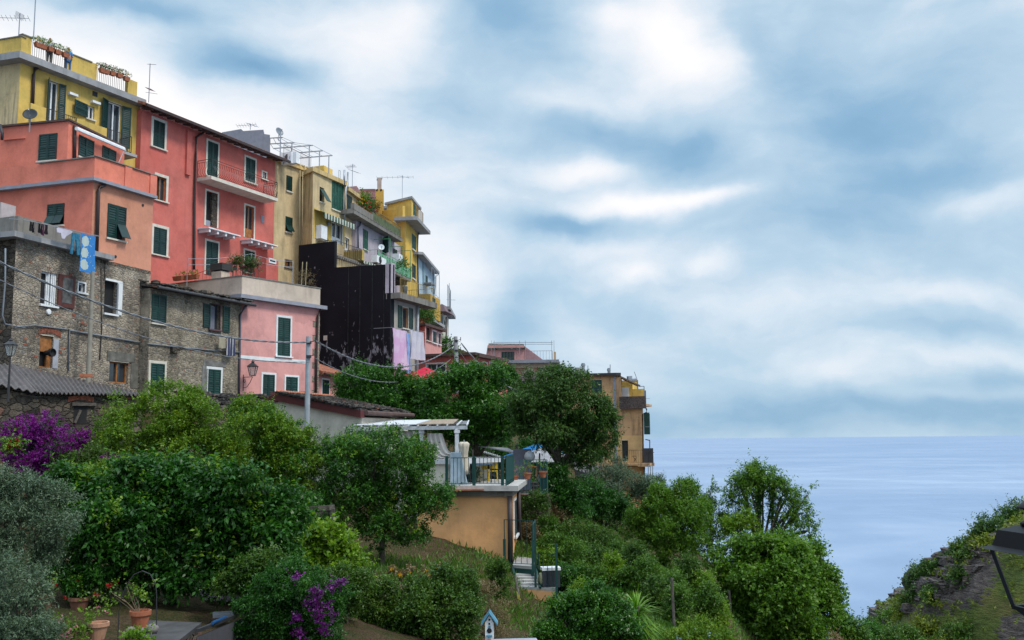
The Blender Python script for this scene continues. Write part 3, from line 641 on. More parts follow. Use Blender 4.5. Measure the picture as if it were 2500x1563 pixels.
# ------------------------------------------------------------------ roof terrace frame, grey blocks
g = fac(E(75, 150), E(470, 300), 74); zz = 17
t = thing('steel_pergola', 'bare steel pergola frame on the roof terrace above the beige house', 'pergola', g.P(0, 17))
mb = MB(); cols = [(170, 112, 310), (275, 182, 315), (436, 210, 430), (530, 260, 440), (616, 302, 480)]
tops = []; 
for i, (x, y0, y1) in enumerate(cols):
    Y_ = 71 + i * .9; a = W(E(x, y0), Y_); z1 = W(E(x, y1), Y_).z - .3; mb = MB(); mb.bar((a.x, a.y, z1), a, .05); part('post', mb, STEEL, t); tops.append(a)
beams = [((75, 142), (187, 135), 0), ((75, 195), (297, 184), 1), ((105, 238), (467, 208), 2), ((205, 288), (560, 258), 3), ((300, 330), (648, 302), 4)]
ends = []
for p0, p1, i in beams:
    Y_ = 71 + i * .9; a = W(E(*p1), Y_); b_ = W(E(*p0), Y_ + 1.0); mb = MB(); mb.bar(a, b_, .05); part('beam', mb, STEEL, t); ends.append((a, b_))
mb = MB()
for k in range(5):
    pl = [a.lerp(b_, k / 4) for a, b_ in ends]
    for p, q_ in zip(pl[:-1], pl[1:]): mb.bar(p, q_, .025, 3)
part('wires', mb, STEEL, t)
g = fac(C(860, 352), C(1280, 372), 80)
mb = MB(); pts = [C(855, 352), C(1015, 322), (0, 0)]
g_ = Fac(W(C(840, 352), 76).xy, W(C(1284, 372), 74).xy)
poly = [g_.pt(C(*p)) for p in ((840, 620), (840, 352), (1015, 322), (1035, 340), (1222, 328), (1230, 368), (1282, 376), (1284, 620))]
mb.prism(poly, (-1.2, 2.5, 0)); solo('stair_tower', mb, GREYP, 'grey rendered stepped roof block behind the red house ridge', 'roof block')
for i, x in enumerate((236, 280)):
    a = W(E(x, 385), 70.8); mb = MB(); mb.box(a + Vector((0, 0, .45)), .95, .4, .85, R(-25)); ac = solo('air_conditioner', mb, WHITE, ['white air conditioner on the beige house roof, nearer the red house', 'white air conditioner on the beige house roof, nearer the pergola stairs'][i], 'air conditioner', 'roof air conditioners')
    mb = MB(); c_ = a + Vector((.0, 0, .45)); n = Vector((.42, -.9, 0)); mb.lathe(c_ + n * .21, [(.3, 0), (.3, .02)], 14, n); part('fan', mb, IRON, ac)
def dish(name, p, r, axis, mat, label, mast=None, cat='satellite dish', parent_mast=.8):
    p = Vector(p); mb = MB(); ax = Vector(axis).normalized(); n = 18
    pr = [(.02, .0)] + [(r * k / 5, .25 * r * (k / 5) ** 2) for k in range(1, 6)] + [(r * .99, .27 * r)] + [(r * k / 5, .25 * r * (k / 5) ** 2 + .015) for k in range(4, 0, -1)] + [(.02, .015)]
    mb.lathe(p, pr, n, ax); t = thing(name, label, cat, p - Vector((0, 0, parent_mast))); part('reflector', mb, mat, t, smooth=True)
    mb = MB(); mb.bar(p - Vector((0, 0, parent_mast)), p, .035); mb.bar(p, p - Vector((0, 0, .1)) - ax * .05, .05); part('mast', mb, STEEL, t)
    mb = MB(); f = p + ax * r * .9; mb.bar(p - Vector((0, 0, r * .9)) + ax * .2 * r, f, .015); mb.bar(f, f + ax * .1, .04, 6); part('receiver', mb, STEEL, t); return t
DISHG = simple('grey_dish', (.16, .19, .23), .4); DISHW = simple('white_dish', (.62, .68, .72), .4)
dish('satellite_dish', W(A(280, 912), 48.8), .36, (.2, -.95, .45), simple('dark_dish', (.018, .025, .03), .6), 'dark round satellite dish standing on the coral house roof', parent_mast=.9)
dish('satellite_dish', W(E(155, 85), 71.3), .34, (.75, -.6, .3), DISHG, 'grey satellite dish on a post of the steel pergola', parent_mast=.7)
dish('satellite_dish', W(F(797, 168), 76), .24, (.25, -.95, .2), DISHW, 'white satellite dish in front of the lilac house door', parent_mast=1.0)
dish('satellite_dish', W(Q(262, 398), 84), .2, (.3, -.95, .2), DISHG, 'small dark satellite dish among the plants on the lilac house terrace', parent_mast=.6)
def antenna(p, h, yagis, label, mat=STEEL):
    p = Vector(p); mb = MB(); mb.bar(p, p + Vector((0, 0, h)), .03); t = thing('television_antenna', label, 'antenna', p); part('mast', mb, mat, t)
    for (f, L_, az_) in yagis:
        mb = MB(); c_ = p + Vector((0, 0, h * f)); d = Vector((math.cos(az_), math.sin(az_), 0)); e = Vector((-d.y, d.x, 0)); mb.bar(c_ - d * L_ * .3, c_ + d * L_ * .7, .018)
        for k in range(8): x = c_ + d * L_ * (-.3 + k / 7.0); w_ = .22 + .02 * (k % 2); mb.bar(x - e * w_ - Vector((0, 0, .08)), x + e * w_ + Vector((0, 0, .08)), .012, 3)
        part('aerial', mb, mat, t)
    return t
a_ = W(A(172, 190), 54); antenna(a_, 1.4, [(.8, 1.7, R(185)), (.95, .8, R(120))], 'spiky rooftop television antenna above the yellow house parapet')
a_ = W(A(308, 225), 51.2); antenna(a_, 3.2, [], 'plain tall mast at the end of the yellow house parapet')
a_ = W(A(1372, 795), 61); antenna(a_, 2.6, [(.98, .5, R(10)), (.25, .7, R(30)), (.35, .5, R(80))], 'thin antenna mast over the near end of the red house roof')
a_ = W(C(1100, 330), 75); antenna(a_, .5, [(.8, 1.6, R(170)), (.9, 1, R(60))], 'low antenna on top of the grey roof block')
a_ = W(E(832, 590), 82); antenna(a_, 2.0, [(.9, .9, R(150)), (.7, 1.2, R(60))], 'branching antenna beside the metal flues of the ochre house')
a_ = W(Q(922, 470), 92); antenna(a_, 3.0, [(.93, 3.5, R(178)), (.95, 1, R(40))], 'long aerial on a mast over the bright yellow tower terrace')
# ================================================================== LILAC HOUSE
S_ = fac(E(866, 900), E(1300, 1150), 77.5)
l = House('lilac_house', 'lilac grey house with a weathered concrete terrace edge above its wall', S_, None, z0=4)
er = lambda *a: S_.rect(E, *a); qr = lambda *a: S_.rect(Q, *a)
l.win(S_, er(930, 973, 988, 1172), 'shut', 0, mat=GREEN2); 
w = l.win(S_, er(1110, 1150, 1072, 1225), 'dark', 0, name='door', sill=0); rr = er(1110, 1150, 1072, 1225); hinged(w, S_, rr[0], rr[2], rr[3], 1.1, 45, -1)
l.win(S_, er(1205, 1243, 1165, 1310), 'shut', 0); l.facade(S_, LILAC); l.back(LILAC)
gT = S_.off(.9); mb = MB(); zt = S_.z; r0 = gT.hit(*E(855, 880))[0]; r1 = gT.hit(*E(1305, 1150))[0]
mb.fb(S_, r0, r1, zt - .02, zt + .28, -1, .8)
for i in range(16): mb.fb(S_, r0 + (r1 - r0) * i / 16, r0 + (r1 - r0) * (i + .7) / 16, zt + .28, zt + .34, 0, .83)
part('terrace_slab', mb, CONCD, l.root)
mb = MB(); zp = gT.hit(*E(880, 800))[1]; rx = gT.hit(*E(1035, 800))[0]; mb.fb(S_, r0, rx, zt + .28, max(zt + .8, zp - .1), .55, .8); part('parapet', mb, CONCD, l.root)
railing(l.root, [S_.P(rx, zt + .3, .7), S_.P(r1 - .3, zt + .3, .7)], 1.0, .22, IRONG, .012); 
mb = MB(); mb.fb(S_, rx + .1, r1 - .3, zt + .35, zt + 1.05, .66, .69); part('green_screen', mb, simple('green_netting', (.14, .17, .08), .9, var=.3), l.root)
pipe(l.root, S_, [E(908, 915), E(903, 945), E(886, 965), E(885, 1160)], .15, .07, simple('slate_pipe', (.08, .085, .12), .5))
# green glass balcony
GG, gnt_, gbb = newmat('green_glass'); gbb.inputs['Base Color'].default_value = (.12, .42, .20, 1); gbb.inputs['Roughness'].default_value = .15; gbb.inputs['Transmission Weight'].default_value = .35; gbb.inputs['Alpha'].default_value = .8
gB = S_.off(1.5); sA, _ = gB.hit(*E(1070, 1225)); sB, zb = gB.hit(*E(1375, 1445)); 
bal = balcony(l.root, S_, sA, sB, zb, 1.5, .2, CONCD, rail=False, label='overhanging balcony with green glass panels')
mb = MB(); mb.fb(S_, sA, sB, zb + .1, zb + .95, 1.42, 1.45); mb.fb(S_, sB - .05, sB - .02, zb + .1, zb + .95, .1, 1.4); part('glass_panel', mb, GG, bal)
GP = simple('green_post', (.06, .27, .10), .4); railing(bal, [S_.P(sA, zb, 0), S_.P(sA, zb, 1.46), S_.P(sB, zb, 1.46), S_.P(sB, zb, 0)], 1.1, 1.2, GP, .02)
for f_ in (.35, .75, .99):
    s = sA + (sB - sA) * f_; mb = MB(); mb.bar(S_.P(s, zb, 1.46), S_.P(s, zb + 2.6, 1.46), .035); mb.bar(S_.P(s, zb + 2.6, 1.46), S_.P(s, zb + 2.6, 0), .03); part('awning_post', mb, GP, bal)
for k in range(5):
    s = sA + (sB - sA) * (k + .5) / 5; mb = MB(); mb.fb(S_, s, s + .25, zb - .6, zb - .2, 0, 1.3); part('bracket', mb, STONED, bal)
rr = gB.rect(E, 1060, 1145, 1240, 1305); mb = MB(); mb.fb(gB, rr[0], rr[1], rr[2], rr[3], -.5, 0); ac = solo('air_conditioner', mb, WHITE, 'big white air conditioner behind the top of the black wall', 'air conditioner', 'roof air conditioners')
mb = MB(); mb.lathe(gB.P(rr[0] + (rr[1] - rr[0]) * .35, (rr[2] + rr[3]) / 2, 0), [(.3, 0), (.3, .02)], 14, (gB.n.x, gB.n.y, 0)); part('fan', mb, DARK, ac)
rr = gB.rect(E, 1272, 1312, 1215, 1340); mb = MB(); mb.fb(S_, rr[0], rr[1], rr[2], rr[3], 0.8, 1.4); part('cupboard', mb, WHITE, bal)
LIL_S = S_; LZ = zt
# red gable wall and roof plants terrace: set behind
g = Fac(W(Q(60, 300), 86).xy, W(Q(430, 300), 84).xy); poly = [g.pt(Q(*p)) for p in ((60, 620), (60, 190), (150, 176), (430, 176), (430, 620))]
mb = MB(); mb.prism(poly, (-2, 5, 0)); t = solo('rooftop_house', mb, FARPINK, 'faded red rooftop wall behind the plants of the lilac terrace', 'house')
mb = MB(); a_, b_ = g.pt(Q(140, 172), .1), g.pt(Q(425, 172), .1); mb.bar(a_, b_, .06); part('coping', mb, CONCD, t)
g = Fac(W(E(795, 590), 84).xy, W(E(895, 610), 82).xy); poly = [g.pt(E(*p)) for p in ((800, 640), (800, 590), (872, 583), (893, 612), (893, 640))]
mb = MB(); mb.prism(poly, (-1, 4, 0)); solo('roof_dormer', mb, FARPINK, 'small red roof hut peeping over the ochre house cornice', 'dormer')

# ================================================================== BRIGHT YELLOW TOWER
S_ = fac(Q(985, 745), Q(1215, 905), 88.0)
S_ = Fac(S_.a, W(Q(1217, 905), 93.8).xy, W(Q(1000, 745), 88).z)
Fr = Fac(W(Q(425, 700), 91).xy, S_.a, S_.z)
b = House('tower_house', 'tall bright yellow tower house with an overhanging grey balcony slab', S_, Fr, z0=5)
b.win(S_, S_.rect(Q, 1100, 1165, 1012, 1290), 'shut', 0, mat=GREEN2, sill=.1); b.win(S_, S_.rect(E, 1383, 1412, 1308, 1440), 'shut', 0, sill=.1)
b.facade(S_, BRIGHT); b.facade(Fr, BRIGHT); b.back(BRIGHT)
mb = MB(); mb.fb(S_, -.4, S_.len + .35, S_.z - .05, S_.z + .28, -1, 1.15); part('balcony', mb, CONC, b.root)
# stepped rooftop walls (front)
Fo = Fr
def fpoly(pts, dep, mat, nm, o=0.0, g=Fo):
    poly = [g.pt(Q(*p), o) for p in pts]; mb = MB(); mb.prism(poly, Vector((-g.n.x, -g.n.y, 0)) * dep); return part(nm, mb, mat, b.root)
fpoly(((425, 740), (425, 590), (560, 590), (575, 555), (800, 550), (800, 470), (930, 470), (930, 740)), .3, BRIGHT, 'parapet', .02)
U = Fac(W(Q(1092, 340), 90).xy, W(Q(1222, 440), 94.5).xy); U.z = W(Q(1092, 345), 90).z; Uf = Fac(W(Q(640, 350), 92.5).xy, U.a, U.z)
b.win(U, U.rect(Q, 1125, 1195, 480, 705), 'shut', 0, mat=GREEN2); b.facade(U, YELL, z0=S_.z, z1=U.z); b.facade(Uf, YELL, z0=S_.z, z1=U.z); b.back(YELL, z0=S_.z, z1=U.z, S=U, Fr=Uf)
mb = MB(); mb.prism(*slab_poly(U, Uf, U.z + .003, .22, .3)); part('roof', mb, CONC, b.root)
railing(b.root, [S_.P(.2, S_.z + .28, .9), S_.P(S_.len * .62, S_.z + .28, .9)], 1.2, .3, simple('rust_rail', (.25, .15, .04), .6), .02)
pipe(b.root, S_, [Q(1262, 965), Q(1215, 1000), Q(1205, 1400), E(1440, 1512), F(1140, 620)], .2, .07)
# chimney block
mb = MB(); g = Fac(W(Q(405, 300), 89).xy, W(Q(585, 300), 88).xy); poly = [g.pt(Q(*p)) for p in ((405, 640), (405, 245), (430, 240), (430, 172), (582, 172), (582, 560), (545, 575), (545, 640))]
mb.prism(poly, (-.3, 1.4, 0)); ch = part('chimney', mb, BRIGHT, b.root); mb = MB(); poly = [g.pt(Q(*p)) for p in ((480, 170), (480, -50), (468, -50), (468, -62), (562, -62), (562, -50), (550, -50), (550, 170))]; mb.prism([p + Vector((-.1, .4, 0)) for p in poly], (-.15, .7, 0)); part('chimney_pot', mb, PALEP, ch)
mb = MB()
for x in (457, 532): s, z = g.hit(*Q(x, 185)); mb.fb(g, s - .12, s + .12, z - .1, z + .1, 0, .02)
part('dark_plate', mb, DARK, ch)  # flat near-black plates on the chimney face

# ================================================================== LIGHT BLUE HOUSE and those behind
S_ = fac(RR(405, 300), RR(790, 690), 94.0); S_ = Fac(W(RR(385, 300), 94).xy, W(RR(788, 690), 101).xy, W(RR(405, 190), 94).z)
h = House('light_blue_house', 'pale blue house with a sloping overhanging roof edge beyond the yellow tower', S_, None, z0=3)
h.z1 = S_.hit(*RR(788, 690))[1]
h.win(S_, S_.rect(RR, 545, 598, 690, 880), 'shut', 0, lab='small green shuttered window on the pale blue wall')
h.facade(S_, LBLUE, z1=h.z1); h.back(LBLUE, z1=h.z1)
mb = MB(); poly = [S_.pt(RR(*p)) for p in ((385, 700), (385, 250), (500, 260), (788, 690))]
poly[0].z = h.z1; poly[3].z = h.z1; mb.prism(poly, (-.3, .12, 0)); part('gable', mb, LBLUE, h.root)
mb = MB(); a0, a1, a2 = S_.pt(RR(385, 195), .7), S_.pt(RR(500, 205), .7), S_.pt(RR(880, 655), .7); bk = Vector((-S_.n.x, -S_.n.y, 0)) * 2.5
mb.prism([a0, a1, a1 + bk, a0 + bk], (0, 0, .25)); mb.prism([a1, a2, a2 + bk, a1 + bk], (0, 0, .25)); part('roof', mb, CONC, h.root)
pipe(h.root, S_, [RR(865, 660), RR(790, 705), RR(785, 950), RR(765, 1100)], .15, .06, PIPEG)
mb = MB(); rr = S_.rect(RR, 490, 590, 880, 910); mb.fb(S_, rr[0], rr[1], rr[2], rr[3], 0, .9); part('balcony', mb, CONCD, h.root)
for x0, x1, y0, y1 in ((485, 530, 400, 890), (722, 738, 620, 1080)):
    mb = MB(); rr = S_.rect(RR, x0, x1, y0, y1); mb.fb(S_, rr[0], rr[1], rr[2], rr[3], 0, .12); part('pilaster', mb, simple('blue_pilaster', (.22, .32, .38), .8), h.root)
# golden block in front
g = Fac(W(RR(405, 1200), 86).xy, W(RR(668, 1200), 85).xy); mb = MB(); poly = [g.pt(p) for p in (RR(405, 1512), RR(405, 1115), RR(668, 1115), T(540, 260), T(330, 330))]
mb.prism(poly, (.6, 3.5, 0)); t = solo('golden_house', mb, plaster('golden_plaster', (.50, .30, .045), (.3, .2, .08), .3), 'golden yellow square house block above the planted balcony', 'house')
g2 = Fac(W(RR(668, 1200), 85).xy, W(RR(668, 1200), 85).xy + Vector((.6, 3.5))); rr = (.6, 1.6, g.hit(*RR(600, 1420))[1], g.hit(*RR(600, 1180))[1])
mb = MB(); leaf_panel(mb, g2, rr[0], rr[1], rr[2], rr[3], .01); part('shutter', mb, GREEN, t)
# planted balcony under the golden block
g = fac(T(312, 305), T(505, 405), 80); mb = MB(); z = g.hit(*T(320, 330))[1]; mb.fb(g, 0, g.len + 1, z - .25, z, -3, 0); t = solo('planted_balcony', mb, CONC, 'concrete balcony ledge crowded with green pot plants', 'balcony')
railing(t, [g.P(0, z, -.1), g.P(g.len + .8, z, -.1)], 1.3, .4, simple('brown_rail', (.2, .13, .05), .6), .015)
# dark screened terrace and cream house beyond
S_ = Fac(W(T(775, 300), 94).xy, W(T(872, 320), 101).xy, 0); S_.z = W(T(800, 150), 95).z
h = House('cream_far_house', 'cream house end with railings on the roof, farthest of the terrace row', S_, None, z0=-2)
h.win(S_, S_.rect(T, 785, 805, 330, 490), 'shut', 0); h.facade(S_, CREAMW); h.back(CREAMW, depth=6)
mb = MB(); mb.fb(S_, -.3, S_.len + .5, S_.z, S_.z + .3, -2, .7); part('cornice', mb, CONC, h.root)
pipe(h.root, S_, [T(826, 260), T(832, 940)], .1, .06)
railing(h.root, [S_.P(.2, S_.z + .3, .4), S_.P(S_.len * .6, S_.z + .3, .4), S_.P(S_.len, S_.z + .3, .1)], 2.2, .8, STEEL, .018)
railing(h.root, [S_.P(-1.5, S_.z + 1.5, -1), S_.P(1.2, S_.z + 1.2, -.5)], 2.4, .9, STEEL, .018)
a_ = W(T(885, 250), 98); antenna(a_, 3.4, [(.5, .9, R(20))], 'thin mast at the far end of the terrace row')
g = Fac(W(RR(800, 1400), 92).xy, W(RR(1010, 1400), 92.5).xy); mb = MB(); poly = [g.pt(RR(*p)) for p in ((790, 1512), (800, 1355), (960, 1355), (1030, 1512))]; mb.prism(poly, (.5, 3, 0)); solo('roof_hut', mb, simple('purple_grey_wall', (.17, .12, .14), .9), 'purplish roof hut behind the dark screened terrace', 'hut')
g = fac(T(578, 110), T(775, 240), 86); SCR = simple('dark_screen', (.02, .035, .045), .8)
t = thing('screened_terrace', 'terrace railed with dark green fabric over a slanting awning', 'terrace', g.P(0, 3))
z1 = g.z; z0_ = g.hit(*T(600, 300))[1]
mb = MB(); mb.fb(g, 0, g.len, z0_, z1, -.05, 0); part('screen', mb, SCR, t)
mb = MB(); mb.fb(g, -.2, g.len + .2, z0_ - .25, z0_, -3.5, .1); part('terrace_slab', mb, CONC, t)
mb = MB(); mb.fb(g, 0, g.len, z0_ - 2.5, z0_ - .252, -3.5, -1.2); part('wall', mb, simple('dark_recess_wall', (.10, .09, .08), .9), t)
for k in range(5): mb = MB(); s = g.len * k / 4; mb.bar(g.P(s, z0_ - 1.7, .2), g.P(s, z0_ - .25, -.3), .03); part('strut', mb, STEEL, t)
# ================================================================== RED LOWER HOUSE + RESTAURANT
S_ = fac(T(435, 420), T(740, 535), 79); Fr = Fac(W(T(300, 400), 80.2).xy, S_.a, S_.z)
h = House('coral_lower_house', 'small coral house with dark porch opening and two green shutters under the screened terrace', S_, Fr, z0=-1)
h.win(S_, S_.rect(T, 457, 560, 450, 700), 'dark', 0); h.win(S_, S_.rect(T, 575, 642, 525, 740), 'shut', .08, WHITE); h.win(S_, S_.rect(T, 680, 715, 560, 765), 'shut', .06, WHITE)
h.facade(S_, FARPINK); h.facade(Fr, REDP); h.back(FARPINK); mb = MB(); mb.prism(*slab_poly(S_, Fr, S_.z, .2, .5)); part('roof', mb, SOFFIT, h.root)
S_ = fac(T(440, 945), T(1320, 1000), 76); S_ = Fac(W(T(300, 960), 76).xy, W(T(1325, 1010), 74.5).xy, W(T(900, 985), 75.2).z); 
h = House('restaurant', 'low coral restaurant building with wide veranda windows', S_, None, z0=-3)
RST = plaster('restaurant_plaster', (.50, .12, .10), (.25, .08, .07), .25)
h.win(S_, S_.rect(T, 465, 815, 1120, 1275), 'glass', .07, WHITE, fm=WHITE); h.win(S_, S_.rect(T, 890, 1255, 1125, 1275), 'glass', .07, WHITE, fm=WHITE, nl=2)
h.facade(S_, RST); h.back(RST)
mb = MB(); mb.fb(S_, -.2, S_.len + .3, S_.z, S_.z + .22, -6, .3); part('roof', mb, SOFFIT, h.root)
S3 = Fac(S_.b + Vector((.05, .3)), W(H(715, 400), 80).xy, S_.z - .1); h2 = House('veranda_wing', 'far wing of the coral restaurant with tall glazed veranda doors', S3, None, z0=-3)
for x0, x1 in ((498, 545), (562, 595), (612, 660)): h2.win(S3, S3.rect(H, x0, x1, 395, 465), 'glass', .05, WHITE, fm=WHITE)
h2.facade(S3, RST); h2.back(RST); mb = MB(); mb.fb(S3, -.1, S3.len + .2, S3.z, S3.z + .25, -5, .5); part('roof', mb, SOFFIT, h2.root)
mb = MB(); rr = S3.rect(H, 675, 712, 410, 540); mb.fb(S3, rr[0], rr[1], rr[2], rr[3], .02, .1); part('screen', mb, SCR, h2.root)

# ================================================================== BLACK WALL + GREY HOUSE
S_ = fac(F(880, 640), F(1140, 712), 66.5)
Bp = W(F(35, 200), 70.8).xy; Fr = Fac(Bp, S_.a, 0)
bp = lambda x, y: Fr.pt(F(x, y))
t = thing('grey_house', 'grey house whose side facing the garden is a huge black tarred wall', 'house', S_.P(0, -2))
z0_ = -2.0
# black wall front: polygon with steps, two blocks
sA, sM, sE = Fr.hit(*F(35, 200))[0], Fr.hit(*F(365, 300))[0], Fr.len
zA, zB = Fr.hit(*F(35, 148))[1], Fr.hit(*F(365, 108))[1]; zC, zD = Fr.hit(*F(365, 352))[1], Fr.hit(*F(875, 322))[1]
dp = Vector((-Fr.n.x, -Fr.n.y, 0)) * .45
mb = MB(); P_f = lambda s, z: Fr.P(s, z)
mb.prism([P_f(sA, z0_), P_f(sM, z0_), P_f(sM, zB), P_f(sA, zA)], dp * .55); mb.prism([P_f(sM, z0_), P_f(sE, z0_), P_f(sE, zD), P_f(sM, zC)], dp)
bm_, bnt, bb = newmat('peeling_black'); co = N(bnt, 'ShaderNodeTexCoord').outputs['Object']
f1, _ = NOISE(bnt, MAPV(bnt, co, (1.6, 1.6, .75)), 1.9, 6, .68); sx = N(bnt, 'ShaderNodeSeparateXYZ'); bnt.links.new(co, sx.inputs[0])
zlow = MA(bnt, 'MINIMUM', MA(bnt, 'MULTIPLY', MA(bnt, 'MAXIMUM', MA(bnt, 'SUBTRACT', 10.6, sx.outputs[2]), 0.0), .045), .11)
pe = ramp(bnt, MA(bnt, 'ADD', f1, zlow), [(.665, 0.0), (.70, 1.0)])
f2, _ = NOISE(bnt, co, .5, 3); bc = MIXC(bnt, MA(bnt, 'MULTIPLY', pe, .8), ramp(bnt, f2, [(.3, (.003, .004, .008)), (.7, (.008, .010, .016))]), (.30, .30, .34))
bnt.links.new(bc, bb.inputs['Base Color']); bb.inputs['Roughness'].default_value = .75; bb.inputs['Specular IOR Level'].default_value = .25
part('black_wall', mb, bm_, t)
mb = MB()
for x in (495, 602, 715, 822): s = Fr.hit(*F(x, 600))[0]; zt = Fr.hit(*F(x, 345))[1]; mb.fb(Fr, s - .02, s + .02, z0_, zt - .05, 0, .03)
part('sheet_seam', mb, simple('seam', (.022, .024, .026), .8, var=.9, scale=3), t)
mb = MB(); s, z = Fr.hit(*F(282, 1003)); mb.fb(Fr, s - .16, s + .16, z - .17, z + .17, 0, .03); part('patch', mb, CREAMT, t)
# side wall of grey house
class HH(House):
    def __init__(s, root, S, z0, z1): s.root = root; s.S = S; s.z0 = z0; s.z1 = z1; s.h = {}; s.Fr = None
h = HH(t, S_, z0_, S_.z)
w = h.win(S_, S_.rect(F, 990, 1045, 725, 915), 'wood', .05, CREAMT, fm=WOOD, nl=1)
for x0, x1, yy in ((950, 985, (703, 905)), (1050, 1084, (728, 920))):
    rr = S_.rect(F, x0, x1, *yy); shutter(w, S_, rr[0], rr[1], rr[2], rr[3], .02)
rr = S_.rect(F, 1018, 1048, 1290, 1500); h.win(S_, S_.rect(F, 985, 1050, 1300, 1500), 'shut', .06)
h.facade(S_, GREYW); h.back(GREYW, Fr=Fac(Fr.b + (Fr.a - Fr.b) * .9, Fr.b, 0)) if False else None; mb = MB(); bk_ = Vector((Fr.a.x - Fr.b.x, Fr.a.y - Fr.b.y, 0)) * .97; sb_ = Vector((S_.b.x - S_.a.x, S_.b.y - S_.a.y, 0)); pa_ = S_.P(0, z0_); mb.prism([pa_ + Vector((-.2, 1.2, 0)) + bk_, pa_ + Vector((-.2, 1.2, 0)), pa_ + sb_ + Vector((-.3, 0, 0)), pa_ + sb_ + bk_], (0, 0, S_.z - z0_)); part("rear_walls", mb, GREYW, t)
mb = MB(); mb.fb(S_, .05, S_.len + 1.6, S_.z, S_.z + .4, -.35, .75); part('terrace_slab', mb, CONCD, t)
pipe(t, S_, [F(1136, 710), F(1130, 1100), F(1128, 1420)], .15, .09, simple('pale_pipe', (.36, .38, .42), .5))
zf = S_.z + .4
railing(t, [S_.P(.3, zf, .6), S_.P(S_.len + 1.3, zf, .6), S_.P(S_.len + 1.3, zf, -2)], 1.05, .2, simple('ochre_rail', (.28, .2, .06), .6), .013)
# upper storey above the terrace, set back
U = Fac(S_.P(-.2, 0, -.5).xy, S_.P(S_.len + 2.2, 0, -1.6).xy, zf + 3.0); h.S = U
pass
g = S_; mb = MB(); mb.fb(g, .02, .6, zf, Fr.hit(*F(880, 320))[1] + .1, -.4, .05); part('end_pier', mb, LILAC, t)
for i, (s, c_) in enumerate(((S_.len * .55, (.03, .06, .09)), (S_.len + .4, (.05, .04, .03)), (S_.len + .9, (.06, .03, .03)))):
    mb = MB(); p = S_.P(s, zf, -.1); mb.lathe(p, [(.12, 0), (.16, .3), (.2, .75), (.17, .8)], 10) if i == 0 else mb.lathe(p, [(.12, 0), (.2, .35), (.18, .37)], 10)
    solo('garden_pot', mb, simple('pot%d' % i, c_, .6), ['dark blue urn on the small terrace over the grey house window', 'brown pot by the corner rail of the grey house terrace', 'reddish pot at the far corner of the grey house terrace'][i], 'pot', smooth=True)
GREY_S = S_
# laundry sheets
gL = S_.off(1.3)
def cloth(name, g, f, x0, x1, y0, y1, mat, label, group=None, amp=.06, n=14, m=8, waves=3.0, cat='laundry', seed=1, skew=0):
    rr = g.rect(f, x0, x1, y0, y1); s0, s1, z0, z1 = rr; vs = []; fs = []; rnd = random.Random(seed); ph = rnd.random() * 6
    for j in range(m + 1):
        for i in range(n + 1):
            u = i / n; v = j / m; o = amp * (v * .9 + .1) * math.sin(u * waves * 6.28 + ph + v * 1.2) + amp * .5 * math.sin(u * 17 + v * 3)
            sag = -.03 * math.sin(u * math.pi); vs.append(g.P(s0 + (s1 - s0) * (u + skew * v) + .02 * math.sin(v * 5 + u * 9), z1 + sag - (z1 - z0) * v, o))
    for j in range(m):
        for i in range(n): a = j * (n + 1) + i; fs.append((a, a + 1, a + n + 2, a + n + 1))
    k = len(vs); nrm = Vector((g.n.x, g.n.y, 0)) * .012; vs += [p - nrm for p in vs]; fs += [tuple(i + k for i in q)[::-1] for q in fs]
    mb = MB(); mb.add(vs, fs); return solo(name, mb, mat, label, cat, group, smooth=True)
def cmat(name, c, c2=None, kind=None, sc=2.0):
    m, nt, bs = newmat(name); co = N(nt, 'ShaderNodeTexCoord').outputs['Object']
    f, _ = NOISE(nt, co, sc, 3, .5); c2 = c2 or tuple(x * .8 for x in c)
    k = ramp(nt, f, [(.42, 0.0), (.58, 1.0)])
    if kind == 'stripe':
        sx = N(nt, 'ShaderNodeSeparateXYZ'); nt.links.new(co, sx.inputs[0]); k = MA(nt, 'GREATER_THAN', MA(nt, 'FRACT', MA(nt, 'MULTIPLY', sx.outputs[2], sc)), .5)
    if kind == 'vstripe':
        sx = N(nt, 'ShaderNodeSeparateXYZ'); nt.links.new(co, sx.inputs[0]); k = MA(nt, 'GREATER_THAN', MA(nt, 'FRACT', MA(nt, 'MULTIPLY', sx.outputs[1], sc)), .62)
    nt.links.new(MIXC(nt, k, c, c2), bs.inputs['Base Color']); bs.inputs['Roughness'].default_value = .95; bs.inputs['Specular IOR Level'].default_value = .1; return m
cloth('hanging_sheet', gL, F, 900, 1035, 925, 1290, cmat('pink_sheet', (.55, .36, .55), (.60, .48, .62), None, 1.5), 'pink and lilac bed sheet hanging from the grey house washing line', 'washing under the grey house window', .1)
cloth('hanging_sheet', gL, F, 1030, 1060, 960, 1330, cmat('blue_sheet', (.15, .30, .60), (.30, .42, .66)), 'narrow blue sheet hanging between the pink and the white sheet', 'washing under the grey house window', .1, seed=2)
cloth('hanging_sheet', gL, F, 1062, 1192, 940, 1200, cmat('white_sheet', (.50, .50, .56), (.44, .44, .52)), 'large white sheet at the right end of the washing line', 'washing under the grey house window', .1, seed=3)
mb = MB(); mb.bar(gL.pt(F(885, 905)), gL.pt(F(1205, 945)), .012); 
for x, y_ in ((890, 906), (1195, 944)): p = gL.pt(F(x, y_)); mb.bar(p, p - Vector((S_.n.x, S_.n.y, 0)) * 1.3, .02)
solo('washing_line', mb, STEEL, 'washing line on brackets under the grey house window', 'washing line')
